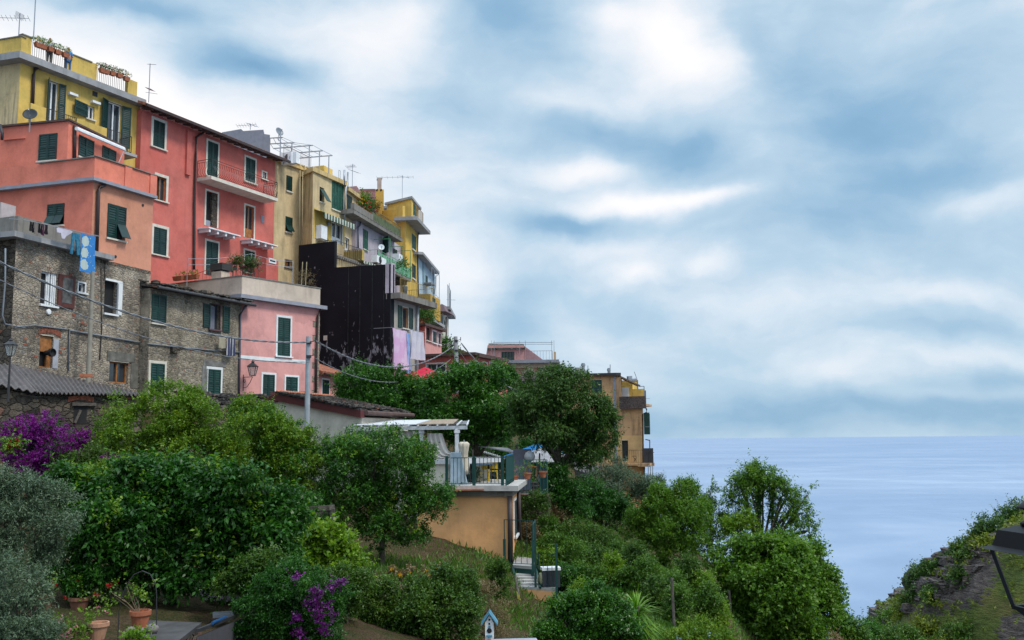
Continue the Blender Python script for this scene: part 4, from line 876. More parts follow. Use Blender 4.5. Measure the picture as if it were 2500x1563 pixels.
# ================================================================== PINK HOUSE
S_ = fac(D(868, 490), D(1590, 590), 55.0)
Fr = Fac(W(D(215, 420), 57.8).xy, S_.a, S_.z)
p_ = House('pink_house', 'pink house with cream terrace parapet, white band and wall lantern', S_, Fr, z0=-1)
dr = lambda *a: S_.rect(D, *a)
p_.win(S_, dr(1200, 1315, 665, 1020), 'shut', .13, WHITE); p_.win(S_, dr(1062, 1170, 1190, 1452), 'shut', .12, WHITE, sill=0, lab='green shuttered garden door'); p_.win(S_, dr(1275, 1383, 1212, 1382), 'shut', .11, WHITE)
p_.facade(S_, PINK); p_.facade(Fr, PINK); p_.back(PINK)
rr = dr(872, 1530, 1020, 1060); mb = MB(); bz0 = S_.hit(*D(1180, 1067))[1]; bz1 = S_.hit(*D(1180, 1036))[1]; x0 = rr[0]; gap = dr(1180, 1330, 0, 1)
mb.fb(S_, 0.02, S_.len - .9, bz0, bz1, -.01, .02); part('painted_band', mb, WHITE, p_.root)
mb = MB(); mb.prism(*slab_poly(S_, Fr, S_.z + .002, .22, .35, .3)); part('cornice', mb, GREYP, p_.root)
Pz = S_.off(.02); zt = S_.hit(*D(1250, 343))[1]; zf = S_.z + .224; mb = MB()
mb.fb(S_, 0, S_.len, zf, zt, -.22, .02); mb.fb(Fr, 0, Fr.len - .001, zf, zt, -.22, .018); part('parapet', mb, PALEP, p_.root)
mb = MB(); mb.fb(S_, -.05, S_.len + .04, zt, zt + .06, -.26, .06); mb.fb(Fr, 0, Fr.len, zt - .001, zt + .058, -.26, .055); part('coping', mb, CONCD, p_.root)
mb = MB(); qz = S_.hit(*D(1550, 620))[1]
rnd = random.Random(3)
for i in range(17):
    z = qz - .1 - i * .42; w_ = .55 if i % 2 else .25; mb.fb(S_, S_.len - w_, S_.len - .003, z - .36, z, -.02, .022)
part('quoins', mb, STONE2, p_.root)
pipe(p_.root, S_, [D(1595, 590), D(1572, 650), D(1560, 1000), D(1552, 1420)], .12, .07)
pipe(p_.root, S_, [D(915, 552), D(890, 580), D(856, 640), D(850, 1000), D(843, 1400)], .16, .07, simple('lead_pipe', (.09, .09, .12), .5))
# terrace floor things: chimney
g = Fac(W(D(598, 330), 56.4).xy, W(D(700, 330), 56.0).xy); mb = MB(); r0 = g.rect(D, 600, 690, 240, 460); mb.fb(g, r0[0], r0[1], r0[2] - 1, r0[3], -.6, .1); ch = part('chimney', mb, PALEP, p_.root)
mb = MB(); rt = g.rect(D, 600, 700, 180, 240)
for i in range(4): z = rt[2] + (rt[3] - rt[2]) * i / 4; mb.fb(g, r0[0] - .06, r0[1] + .1, z + .08, z + .19, -.7, .15)
mb.fb(g, r0[0] + .1, r0[1] - .1, rt[2], rt[3], -.5, -.05); part('chimney_cap', mb, simple('dark_tiles', (.05, .045, .045), .8), ch)
# terrace railing + small fence seen behind the parapet
g5 = fac(D(440, 290), D(745, 300), 60); railing(p_.root, [g5.P(0, zf + .9), W(D(745, 320), 60)], 1.15, .22, simple('rusty_rail', (.25, .06, .04), .7), .014)
zr = zt + .0; a = S_.P(.5, zf, -1.4); b_ = S_.P(S_.len * .34, zf, -1.4); railing(p_.root, [a, b_], 1.75, .16, IRONG, .014)
PK = p_; PK_S = S_; PK_F = Fr; PKZ = zt; PKf = zf
# ================================================================== SMALL PINK ANNEX
S_ = fac(D(1575, 1185), D(1812, 1222), 61.5)
h = House('pink_annex', 'small pink annex with terracotta lean-to roof between the pink house and the black wall', S_, None, z0=-1)
h.win(S_, S_.rect(D, 1610, 1672, 1238, 1416), 'shut', .1, WHITE); h.facade(S_, PINK, s1=S_.hit(*D(1755, 1300))[0]); h.back(PINK, depth=3)
mb = MB(); s1 = S_.hit(*D(1755, 1300))[0]; mb.fb(S_, s1, S_.len, h.z0, S_.z, -.3, .0); part('cream_pier', mb, CREAMW, h.root)
zt = S_.z; mb = MB(); mb.hexa([S_.P(-.3, zt - .02, .45), S_.P(S_.len + .8, zt - .02, .45), S_.P(S_.len + .8, zt + 1.0, -2.4), S_.P(-.3, zt + 1.0, -2.4), S_.P(-.3, zt + .1, .45), S_.P(S_.len + .8, zt + .1, .45), S_.P(S_.len + .8, zt + 1.12, -2.4), S_.P(-.3, zt + 1.12, -2.4)])
for i in range(22): s = -.2 + (S_.len + .9) * i / 22; mb.bar(S_.P(s, zt + .10, .45), S_.P(s, zt + 1.12, -2.4), .09, 6)
part('roof', mb, TILE, h.root); mb = MB(); mb.bar(S_.P(-.3, zt - .02, .55), S_.P(S_.len + .8, zt - .02, .55), .08, 8); part('gutter', mb, PIPEB, h.root)
# ================================================================== STONE HOUSE
SS = fac(B(1395, 1040), B(1395, 1040), 49.3) if False else None
a = CO_S.P(CO_S.len - .02, 0); b_ = W(B(150, 700), 41.2)
S_ = Fac(b_.xy, CO_S.a + CO_S.u * (CO_S.len + .0), 0)
zs = CO.z0; S_.z = zs
Fr = Fac(W(B(-500, 760), 43.0).xy, S_.a, zs)
zslab = S_.hit(*B(600, 800))[1]
h = House('stone_house', 'tall rubble stone house with washing on its concrete terrace, under the coral house', S_, Fr, z0=-1.5, z1=zslab)
br = lambda *a: S_.rect(B, *a); gr = lambda *a: S_.rect(G, *a)
w = h.win(S_, br(374, 525, 1003, 1308), 'dark', 0, fm=WHITE, sill=.06, tm=WHITE)
rr = br(374, 525, 1003, 1308); mb = MB()
for k in (.55, .72, .84, .95): s = rr[0] + (rr[1] - rr[0]) * k; mb.fb(S_, s - .035, s + .035, rr[2], rr[3], -.14, -.06)
part('sash', mb, WHITE, w)
WP = simple('brown_frame', (.09, .025, .02), .6, var=.3); g2 = br(527, 680, 1030, 1330); mb = MB(); mb.fb(S_, g2[0], g2[1], g2[2], g2[3], .03, .09); sh = part('shutter', mb, WP, w, label='weathered brown open shutter with a pale pane')
mb = MB(); mb.fb(S_, g2[0] + .22, g2[1] - .18, g2[2] + .2, g2[3] - .12, .09, .1); part('pane', mb, simple('dusty_pane', (.09, .09, .09), .6, var=.5), sh)
h.win(S_, br(722, 782, 1103, 1188), 'dark', .07, WHITE, fm=WHITE, nl=1); 
w = h.win(S_, br(962, 1078, 1085, 1385), 'dark', .0, WHITE, sill=.07); rr = br(962, 1078, 1085, 1385); mb = MB(); mb.fb(S_, rr[0], rr[1] + .3, rr[3], rr[3] + .1, -.1, .06); mb.fb(S_, rr[1], rr[1] + .34, rr[2], rr[3], -.1, .05); mb.fb(S_, rr[1] - .02, rr[1] + .1, rr[2] + .05, rr[3] - .05, .05, .12); part('frame', mb, WHITE, w)
rr = gr(365, 485, 75, 370); w = h.win(S_, rr, 'dark', 0, fm=WOOD, nl=1, name='door', sill=0)
mb = MB(); zm = rr[2] + (rr[3] - rr[2]) * .5; mb.fb(S_, rr[0], rr[1], zm, rr[3], -.18, -.08); mb.fb(S_, rr[1] - .25, rr[1], rr[2], zm, -.18, -.1); part('door_panel', mb, WOOD, w)
mb = MB(); mb.fb(S_, rr[1] + .01, rr[1] + .32, rr[2], rr[3] - .1, -.02, .03); part('door_jamb', mb, simple('pale_jamb', (.36, .37, .42), .8), w)
c_ = S_.P(rr[0] + (rr[1] - rr[0]) * .55, rr[3] - .75, 0); n3 = Vector((S_.n.x, S_.n.y, 0)); mb = MB(); mb.lathe(c_, [(.11, -.1), (.11, .2), (.18, .22), (.18, .38), (.16, .38), (.14, .3), (.03, .27)], 16, n3 + Vector((.3, -.2, 0))); part('vent_duct', mb, DARK, w, smooth=False)
h.win(S_, gr(1008, 1182, 318, 512), 'glass', 0, fm=WOOD, sill=0, lab='wooden casement window under a stone lintel')
rr = gr(985, 1245, 228, 312); mb = MB(); mb.fb(S_, rr[0], rr[1], rr[2], rr[3], 0, .04); rr = gr(1190, 1310, 330, 560); mb.fb(S_, rr[0] + .1, rr[1], rr[2], rr[3], 0, .03); part('dressed_stone', mb, simple('dressed_stone', (.15, .145, .13), .95, var=.3, bump=.5), h.root)
# brick arch over the door
BR = simple('brick', (.27, .09, .055), .9, var=.4, scale=8, bump=.4); rr = gr(355, 550, 40, 80); mb = MB(); n_ = 16
for i in range(n_):
    u = i / (n_ - 1); s = rr[0] + (rr[1] - rr[0]) * u; z = rr[2] + .0 + .16 * math.sin(u * math.pi); mb.fb(S_, s, s + .06, z, z + .25, -.01, .035)
part('brick_arch', mb, BR, h.root)
h.facade(S_, STONE, reveal=.3, z1=zslab, s1=S_.len); h.facade(Fr, STONED, z1=zslab)
h.back(STONE, z1=zslab)
# strip of stone between slab level and the coral wall
s_e = S_.hit(*B(1000, 900))[0]
mb = MB(); mb.fb(S_, s_e - .6, S_.len, zslab + .002, zs - .004, -.4, 0); part('upper_wall', mb, STONE, h.root)
# terrace slab and parapet
ov = .35; mb = MB(); mb.fb(S_, -.45, s_e, zslab, zslab + .24, -3, ov); mb.fb(Fr, -1, Fr.len - .002, zslab + .001, zslab + .238, -3, ov); part('terrace_slab', mb, CONC, h.root)
gp = S_.off(.15); zpp = gp.hit(*B(550, 583))[1]; s_p = gp.hit(*B(868, 700))[0]
mb = MB(); mb.fb(gp, -.1, s_p, zslab + .242, zpp, -.2, 0); gf = Fr.off(.15); mb.fb(gf, -1, gf.len - .02, zslab + .243, zpp - .002, -.2, 0); part('parapet', mb, CONCD, h.root)
# pipes
ZG = simple('zinc_pipe', (.17, .19, .22), .5)
pipe(h.root, S_, [B(50, 780), B(48, 1100), B(22, 1400), B(45, 1480), B(170, 1505), B(330, 1490)], .08, .035, ZG)
pipe(h.root, S_, [G(330, -20), G(600, 15), G(640, 15), G(630, 400)], .06, .035, ZG)
pipe(h.root, S_, [G(640, 25), G(930, 75), G(1250, 130), G(1512, 165)], .07, .04, ZG)
pipe(h.root, S_, [B(935, 960), B(940, 1512), G(920, 300)], .05, .025, IRON)
pipe(h.root, S_, [B(970, 900), B(968, 1060)], .05, .02, PIPEB)
s, z = S_.hit(*B(442, 1367)); mb = MB(); mb.lathe(S_.P(s, z, 0), [(.13, 0), (.13, .06), (.11, .09), (.02, .1)], 16, n3); part('electrical_box', mb, WHITE, h.root)
for f_, x, y0, y1 in ((G, 555, 215, 240), (G, 330, 255, 275), (G, 230, 150, 165), (B, 760, 1450, 1480), (B, 680, 1380, 1410), (B, 650, 1010, 1030), (B, 450, 955, 965)): mb = MB(); rr = S_.rect(f_, x - 15, x + 15, y0, y1); mb.fb(S_, rr[0], rr[1], rr[2], rr[3], -.01, .015); part('exposed_brick', mb, BR, h.root)
pt_ = S_.rect(B, 700, 850, 1000, 1500); 
ST1 = S_
# concrete pole in front of it
gpole = S_.off(.9); a, b2 = gpole.pt(B(858, 995)), gpole.pt(G(815, 412)); a.x = b2.x = (a.x + b2.x) / 2; a.y = b2.y = (a.y + b2.y) / 2
mb = MB(); mb.bar((b2.x, b2.y, b2.z - 3), a, .12, 10, .085); solo('concrete_pole', mb, simple('pole_concrete', (.27, .25, .21), .85), 'grey concrete pole in front of the stone house, ending below the blue towel', 'pole')
# cottage
S_ = fac(D(30, 392), D(868, 545), 48.6); 
h = House('stone_cottage', 'lower rubble stone house with a slab roof, between the stone house and the pink house', S_, None, z0=-1.5)
dr = lambda *a: S_.rect(D, *a)
h.win(S_, dr(37, 172, 450, 718), 'shut', 0); w = h.win(S_, dr(575, 668, 545, 775), 'glass', .05, simple('plum_frame', (.11, .06, .07), .8), fm=None)
rr = dr(512, 575, 535, 752); shutter(w, S_, rr[0], rr[1], rr[2], rr[3], .02, GREEN); rr = dr(692, 754, 560, 800); shutter(w, S_, rr[0], rr[1], rr[2], rr[3], .02, GREEN)
rr = dr(580, 640, 560, 770); mb = MB(); mb.fb(S_, rr[0], rr[1], rr[2], rr[3], -.17, -.15); part('curtain', mb, simple('curtain', (.16, .17, .22), .9), w)
h.win(S_, dr(25, 153, 1088, 1360), 'shut', .14, CREAMT, sill=0); h.win(S_, dr(555, 672, 1142, 1390), 'shut', .14, WHITE)
h.facade(S_, STONE2, reveal=.25); h.back(STONE2, depth=6)
rr = dr(500, 730, 1060, 1400); mb = MB(); mb.fb(S_, rr[0] + .1, rr[1] - .1, dr(555, 672, 1142, 1390)[3] + .17, rr[3], -.02, .03); mb.fb(S_, rr[0], rr[0] + .42, rr[2], dr(555, 672, 1142, 1390)[3] + .16, -.02, .03); part('stone_surround', mb, simple('grey_stone', (.19, .185, .18), .95, var=.3, bump=.5), h.root)
zt = S_.z; mb = MB(); mb.hexa([S_.P(-.1, zt - .02, .5), S_.P(S_.len + .5, zt - .02, .5), S_.P(S_.len + .1, zt + .7, -3.5), S_.P(-.1, zt + .7, -3.5), S_.P(-.1, zt + .12, .5), S_.P(S_.len + .5, zt + .12, .5), S_.P(S_.len + .1, zt + .9, -3.5), S_.P(-.1, zt + .9, -3.5)])
rnd = random.Random(5)
for i in range(46):
    s = rnd.uniform(-.1, S_.len + .2); o = rnd.uniform(-2.5, .35); mb.box(S_.P(s, zt + .17 + (.5 - o) * .2, o), rnd.uniform(.4, .9), rnd.uniform(.3, .7), .06, rnd.uniform(0, 3))
rf = part('roof', mb, SLATE, h.root)
for i in range(11):
    s = rnd.uniform(.5, S_.len - .2); c_ = S_.P(s, zt + .36, -.1 - rnd.uniform(0, .7)); mb = MB(); r = rnd.uniform(.16, .28); mb.lathe(c_ - Vector((0, 0, r * .6)), [(r * .7, 0), (r * 1.1, r * .4), (r, r * .9), (r * .5, r * 1.15)], 7); part('roof_stone', mb, STONED, rf)
mb = MB(); mb.bar(S_.P(-.1, zt - .02, .58), S_.P(S_.len + .5, zt - .02, .58), .08, 8); part('gutter', mb, IRON, rf)
pipe(h.root, S_, [D(0, 905), D(230, 930), D(550, 962), D(860, 985)], .06, .035, ZG)
COT = S_
s, z = S_.hit(*D(240, 965)); mb = MB(); mb.fb(S_, s - .25, s + .25, z - .15, z + .15, 0, .2); part('stone_corbel', mb, STONED, h.root)
cloth('hanging_towel', S_.off(.35), D, 656, 716, 838, 942, cmat('beige_towel', (.36, .33, .25)), 'small beige towel hanging under the stone cottage window', 'washing under the cottage window', .03, 6, 4)
cloth('hanging_towel', S_.off(.35), D, 727, 808, 840, 1012, cmat('striped_towel', (.05, .055, .11), (.40, .40, .42), 'vstripe', 5.0), 'navy striped towel hanging under the stone cottage window', 'washing under the cottage window', .03, 8, 5)
mb = MB(); mb.bar(S_.off(.35).pt(D(640, 830)), S_.off(.35).pt(D(840, 850)), .012)
for q_ in (D(640, 830), D(840, 850)): a = S_.off(.35).pt(q_); mb.bar(a, a - Vector((S_.n.x, S_.n.y, 0)) * .36, .015)
solo('washing_line', mb, STEEL, 'short washing line under the stone cottage window', 'washing line')
# washing on the stone house terrace line
gl = ST1.off(.75)
mb = MB(); a, b2 = gl.pt(B(215, 515)), gl.pt(B(920, 668)); mb.bar(a, b2, .014)
for q_ in (a, b2): mb.bar(q_, q_ - n3 * .75 + Vector((0, 0, .1)), .02)
solo('washing_line', mb, STEEL, 'long washing line outside the stone house parapet', 'washing line')
rnd = random.Random(9)
socks = [(275, 295, (.02, .02, .02)), (297, 312, (.015, .015, .02)), (316, 345, (.2, .17, .16)), (352, 375, (.012, .012, .015)), (378, 392, (.02, .015, .02)), (394, 410, (.12, .03, .08)), (414, 443, (.02, .015, .02))]
for i, (x0, x1, cc) in enumerate(socks):
    y0 = 515 + (x0 - 215) * .217; cloth('hanging_garment', gl, B, x0, x1, y0, y0 + 90 + (i % 3) * 8, cmat('dark_cloth%d' % i, cc), ['black sock pair, first garment from the left on the line', 'narrow black sock beside the leftmost pair', 'pale grey vest between dark socks', 'black garment right of the grey vest', 'thin dark sock beside the plum one', 'plum coloured sock on the stone house line', 'wide dark garment nearest the white briefs'][i], 'dark clothes pegged on the terrace line', .02, 4, 4, seed=i)
cl = gl
mb = MB(); pts = [gl.pt(B(*p)) for p in ((525, 598), (548, 585), (668, 622), (668, 636), (612, 668), (597, 692), (570, 690), (562, 640), (528, 632))]; mb.prism(pts, n3 * -.03); solo('hanging_briefs', mb, cmat('white_cloth', (.55, .52, .62)), 'white cloth pegged between the dark clothes and the jeans', 'laundry')
mb = MB(); pts = [gl.pt(B(*p)) for p in ((670, 635), (738, 648), (742, 840), (716, 845), (702, 700), (690, 700), (672, 835), (650, 830), (664, 720))]; mb.prism(pts, n3 * -.05); solo('hanging_jeans', mb, cmat('denim', (.03, .13, .22), (.05, .2, .3), None, 8), 'blue jeans hanging beside the daisy towel', 'laundry')
DM, dnt, dbs = newmat('daisy_towel'); co = N(dnt, 'ShaderNodeTexCoord').outputs['Object']
tw = cloth('hanging_towel', gl, B, 737, 878, 652, 1000, DM, 'long blue towel with white daisies hanging over the stone wall', None, .03, 12, 12)
f, _ = NOISE(dnt, co, 9, 3); sx = N(dnt, 'ShaderNodeSeparateXYZ'); dnt.links.new(co, sx.inputs[0])
acc = None; rr = gl.rect(B, 737, 878, 652, 1000); HH_ = rr[3] - rr[2]
cx = gl.rect(B, 780, 790, 700, 710); mid = gl.P((rr[0] + rr[1]) / 2, 0) ; tl = tw.location
for zz_ in (.80, .49, .18):
    c3 = gl.P(rr[0] + (rr[1] - rr[0]) * .33, rr[2] + HH_ * zz_) - tl; d_ = N(dnt, 'ShaderNodeVectorMath', operation='DISTANCE'); dnt.links.new(co, d_.inputs[0]); d_.inputs[1].default_value = c3
    a_ = MA(dnt, 'LESS_THAN', MA(dnt, 'ADD', d_.outputs['Value'], MA(dnt, 'MULTIPLY', f, .18)), .33 * HH_ / 1.75); acc = a_ if acc is None else MA(dnt, 'MAXIMUM', acc, a_)
vv = N(dnt, 'ShaderNodeTexVoronoi'); vv.inputs['Scale'].default_value = 7; dnt.links.new(co, vv.inputs['Vector']); dots = MA(dnt, 'MULTIPLY', MA(dnt, 'LESS_THAN', vv.outputs['Distance'], .2), .8)
dnt.links.new(MIXC(dnt, MA(dnt, 'MAXIMUM', acc, dots), (.03, .19, .50), (.42, .50, .48)), dbs.inputs['Base Color']); dbs.inputs['Roughness'].default_value = .95
# tank on the terrace
mb = MB(); g6 = ST1.off(-1.5); rr = g6.rect(B, 5, 145, 372, 520); mb.fb(g6, rr[0], rr[1], rr[2] - .5, rr[3], -.7, 0); solo('water_tank', mb, simple('tank', (.42, .36, .36), .7), 'pale square tank on the stone house terrace', 'tank')
# ================================================================== CORRUGATED SHED
Ye = 37.0; e0 = W(G(330, 590), Ye - .6); e1 = W(G(1345, 630), Ye + 1.9); e1.z = e0.z = (e0.z + e1.z) / 2
g = Fac(e0.xy, e1.xy, e0.z)
el0 = W(G(0, 492), 38.2); zr = ST1.hit(*G(480, 372))[1]
t = thing('stone_shed', 'stone shed with a grey corrugated roof below the stone house', 'shed', g.P(0, -2))
CORR, cnt, cbs = newmat('corrugated_sheet'); co = N(cnt, 'ShaderNodeTexCoord').outputs['Object']; f, _ = NOISE(cnt, co, 1.2, 5, .6); f2, _ = NOISE(cnt, co, 14, 4, .7)
c1 = ramp(cnt, f, [(.3, (.055, .048, .050)), (.7, (.115, .10, .10))]); cnt.links.new(MIXC(cnt, ramp(cnt, f2, [(.55, 0.0), (.68, .7)]), c1, (.28, .26, .24)), cbs.inputs['Base Color']); cbs.inputs['Roughness'].default_value = .9
mb = MB(); n_ = 27 * 8; vs = []; fs = []; up_a = ST1.P(-2, zr, .1); up_b = ST1.P(ST1.hit(*G(1345, 560))[0], zr - .0, .1)
ea = g.P(-.0, g.z, .25); eb = g.P(g.len, g.z, .25)
for i in range(n_ + 1):
    u = i / n_; w_ = .045 * math.sin(i * math.pi / 4); lo = ea.lerp(eb, u); hi = Vector(ST1.P(0, zr, .12)).lerp(up_b + Vector((0, 0, -.9)), u)
    for k in range(2): vs += [lo + Vector((0, 0, w_ - .03 * k)), hi + Vector((0, 0, w_ - .03 * k))]
for i in range(n_): a = 4 * i; fs += [(a, a + 4, a + 5, a + 1), (a + 2, a + 3, a + 7, a + 6), (a, a + 2, a + 6, a + 4)]
mb.add(vs, fs)
la = W(G(-500, 330), 36.5); lz = W(G(0, 492), 36.6)
vs = []; k0 = ea; k1 = Vector(ST1.P(0, zr, .12)); far0 = W(G(-420, 440), 35.5); far1 = W(G(-420, 330), 41.5); fs = []
for i in range(81):
    u = i / 80; w_ = .045 * math.sin(i * math.pi / 4 + 0); lo = k0.lerp(far0, u); hi = k1.lerp(far1, u)
    for k in range(2): vs += [lo + Vector((0, 0, w_ - .03 * k)), hi + Vector((0, 0, w_ - .03 * k))]
for i in range(80): a = 4 * i; fs += [(a, a + 1, a + 5, a + 4), (a + 2, a + 6, a + 7, a + 3), (a, a + 4, a + 6, a + 2)]
mb.add(vs, fs); part('roof', mb, CORR, t)
mb = MB(); mb.fb(g, .1, g.len - .1, -3, g.z - .12, -.4, 0)
dg = (far0 - ea); g7 = Fac(far0.xy + Vector((.2, .4)), (ea - Vector((0, 0, 0))).xy + Vector((0, .25)), 0)
poly = [Vector((far0.x + .2, far0.y + .4, -3)), Vector((g.a.x + .1, g.a.y, -3)), Vector((g.a.x + .1, g.a.y, g.z - .14)), Vector((far0.x + .2, far0.y + .4, far0.z - .2))]
mb.prism(poly, (0, .4, 0)); part('wall', mb, STONED, t)
rr = g.rect(G, 680, 800, 722, 890); mb = MB(); mb.fb(g, rr[0], rr[1], rr[2], rr[3], 0.004, .012); dw = part('opening', mb, DARK, t)  # near-black plate on the wall; the shade inside is put into its colour
mb = MB(); mb.fb(g, rr[0] - .1, rr[1] + .3, rr[3], rr[3] + .12, 0, .12); part('lintel', mb, WOODD, dw); mb = MB(); mb.bar(g.pt(G(690, 880), .06), g.pt(G(745, 760), .06), .06); part('plank', mb, WOODD, dw)
rr = g.rect(G, 625, 860, 640, 700); mb = MB()
for i in range(14): s = rr[0] + (rr[1] - rr[0]) * i / 14; mb.fb(g, s, s + .08, rr[2] + .06 + .08 * math.sin(i / 13 * 3.14), rr[3] + .06 * math.sin(i / 13 * 3.14), 0, .03)
part('brick_arch', mb, BR, t)
mb = MB(); mb.box(W(G(793, 443), 41.0), .5, .25, .12, .3); solo('loose_brick', mb, TERRA, 'loose red brick lying on the corrugated roof', 'brick')
# low slab roof in front of the cottage
g8 = fac(D(360, 1395), D(905, 1400), 46); t = thing('slab_roof_shed', 'low shed with a broken stone slab roof under the cottage door', 'shed', W(D(640, 1450), 46) - Vector((0, 0, 3)))
a, b2 = W(D(330, 1385), 46.5), W(D(1090, 1440), 50.5); a.z = b2.z = W(D(640, 1395), 48).z; c2, d2 = W(D(1040, 1500), 46), W(D(400, 1500), 43); c2.z = d2.z = W(D(640, 1500), 44).z
mb = MB(); mb.hexa([d2, c2, b2, a] + [x + Vector((0, 0, .15)) for x in (d2, c2, b2, a)])
for i in range(60):
    u, v = rnd.random(), rnd.random(); q_ = d2.lerp(c2, u).lerp(a.lerp(b2, u), v); mb.box(q_ + Vector((0, 0, .2)), rnd.uniform(.5, 1.1), rnd.uniform(.3, .8), .08, rnd.uniform(-.5, .5))
part('roof', mb, SLATE, t); mb = MB(); mb.hexa([x - Vector((0, 0, 3)) for x in (d2, c2, b2, a)] + [x - Vector((0, 0, .002)) for x in (d2, c2, b2, a)]); part('wall', mb, STONED, t)
# ================================================================== WHITE GARDEN HOUSE with dark red verge
g = Fac(W(I(190, 170), 45.2).xy, W(I(1030, 290), 41.5).xy)
t = thing('garden_house', 'cream garden house with a low slate roof and dark red verge boards', 'garden house', g.P(2, -2))
az_, bz_, cz_ = g.pt(I(215, 168)), g.pt(I(300, 145)), g.pt(I(1020, 290)); bk = Vector((-g.n.x, -g.n.y, 0)) * 5.5
bk = (W(I(1425, 300), 46.5) - cz_); bk.z = 0
mb = MB(); poly = [Vector((az_.x, az_.y, -3)), Vector((cz_.x, cz_.y, -3)), cz_, bz_, az_]; mb.prism(poly, bk); part('wall', mb, CREAMW, t)
VR = simple('dark_red_verge', (.09, .02, .022), .6); mb = MB(); dn = Vector((0, 0, -.28)); fo = Vector((g.n.x, g.n.y, 0)) * .18
for p, q_ in ((az_ + (az_ - bz_) * .25, bz_), (bz_, cz_ + (cz_ - bz_) * .02)):
    p = p + Vector((0, 0, .02)); q_ = q_ + Vector((0, 0, .02)); mb.hexa([p + fo, q_ + fo, q_ - fo * .3, p - fo * .3] + [x + Vector((0, 0, .3)) for x in (p + fo, q_ + fo, q_ - fo * .3, p - fo * .3)])
part('verge_board', mb, VR, t)
up = Vector((0, 0, .325)); mb = MB(); ex = (cz_ - bz_) * .02
mb.hexa([bz_ + up + fo, cz_ + ex + up + fo, cz_ + ex + bk * 1.03 + up, bz_ + bk * 1.03 + up] + [x + Vector((0, 0, .08)) for x in (bz_ + up + fo, cz_ + ex + up + fo, cz_ + ex + bk * 1.03 + up, bz_ + bk * 1.03 + up)])
for i in range(15):
    for j in range(9):
        u, v = (i + .5 * (j % 2)) / 15, j / 9; q_ = bz_.lerp(cz_ + ex, min(u, 1)) + bk * v + up + Vector((0, 0, .1 )); mb.box(q_, .42, .62, .03, math.atan2(g.u.y, g.u.x) + .02 * rnd.uniform(-1, 1))
part('roof', mb, SLATE, t)
mb = MB(); fr_ = cz_ + ex + up; mb.bar(fr_ + Vector((.1, 0, -.1)), fr_ + bk * 1.03 + Vector((.1, 0, -.1)), .11, 8); part('gutter', mb, SOFFIT, t)
mb = MB(); a, b2 = bz_ + up + fo, bz_ + up + bk; 
for i in range(24): q_ = a.lerp(b2, i / 24); mb.bar(q_ + Vector((0, 0, .05)), q_ + (b2 - a) / 24 + Vector((0, 0, .1)), .11, 6)
part('ridge_tile', mb, TERRA, t)
mb = MB(); c_ = W(I(380, 108), 47.5); mb.box(c_, 1.7, .8, .5, .2); part('chimney', mb, VR, t)
# ================================================================== WHITE PERGOLA and terrace wall
t = thing('white_pergola', 'white timber pergola with a cane roof and draped curtain', 'pergola', W(O(1040, 1060), 39.6))
Yp = 39.6; Z_ = lambda x, y_, Y=Yp: W(O(x, y_), Y)
PWH = simple('pergola_paint', (.52, .53, .56), .6, var=.15, scale=5); rz_ = Z_(1040, 755).z; zbm = (W(O(600, 725), 40.2)).z + .02
p0 = Z_(1045, 770); p1 = W(O(620, 760), 40.2)
for (x, ya, yb, Y_) in ((1042, 765, 1062, 39.6), (622, 745, 1000, 40.2), (-200, 720, 1000, 41)):
    a = W(O(x, ya), Y_); b2 = W(O(x, yb), Y_); a.z = zbm; b2 = Vector((a.x, a.y, b2.z - .02)); mb = MB(); mb.box((a + b2) / 2, .15, .15, (a - b2).length, .2); mb.box(a - Vector((0, 0, .1)), .22, .22, .12, .2); part('post', mb, PWH, t)
a, b2 = W(O(-200, 690), 41.0), W(O(1165, 742), 39.4); zz_ = (W(O(600, 725), 40.2)).z; a.z = b2.z = zz_
a2, b3 = a + Vector((1.0, 3.4, .25)), b2 + Vector((-.1, 3.4, .25))
mb = MB(); hx = lambda p, q_, w_, h_: mb.hexa([p, q_, q_ + Vector((0, w_, 0)), p + Vector((0, w_, 0))] + [x + Vector((0, 0, h_)) for x in (p, q_, q_ + Vector((0, w_, 0)), p + Vector((0, w_, 0)))])
hx(a, b2, .11, .15); hx(a2, b3, .11, .15); part('beam', mb, PWH, t)
mb = MB()
for i in range(13):
    u = i / 12; p = a.lerp(b2, u) + Vector((0, -.25, .165)); q_ = a2.lerp(b3, u) + Vector((0, .25, .165)); mb.bar(p, q_, .035)
part('rafters', mb, PWH, t)
mb = MB(); CANE = simple('cane_mat', (.30, .23, .17), .9, var=.4, scale=12); p, q_, r2_, s2 = (a.lerp(b2, .58), a.lerp(b2, .88), a2.lerp(b3, .88), a2.lerp(b3, .58)); k = Vector((0, 0, .205)); mb.hexa([p + k, q_ + k, r2_ + k, s2 + k] + [x + k + Vector((0, 0, .03)) for x in (p, q_, r2_, s2)]); part('cane_roof', mb, CANE, t)
mb = MB(); p, q_, r2_, s2 = (a.lerp(b2, .0), a.lerp(b2, .56), a2.lerp(b3, .56), a2.lerp(b3, .0)); mb.hexa([p + k, q_ + k, r2_ + k, s2 + k] + [x + k + Vector((0, 0, .03)) for x in (p, q_, r2_, s2)]); part('roof_sheet', mb, PWH, t)
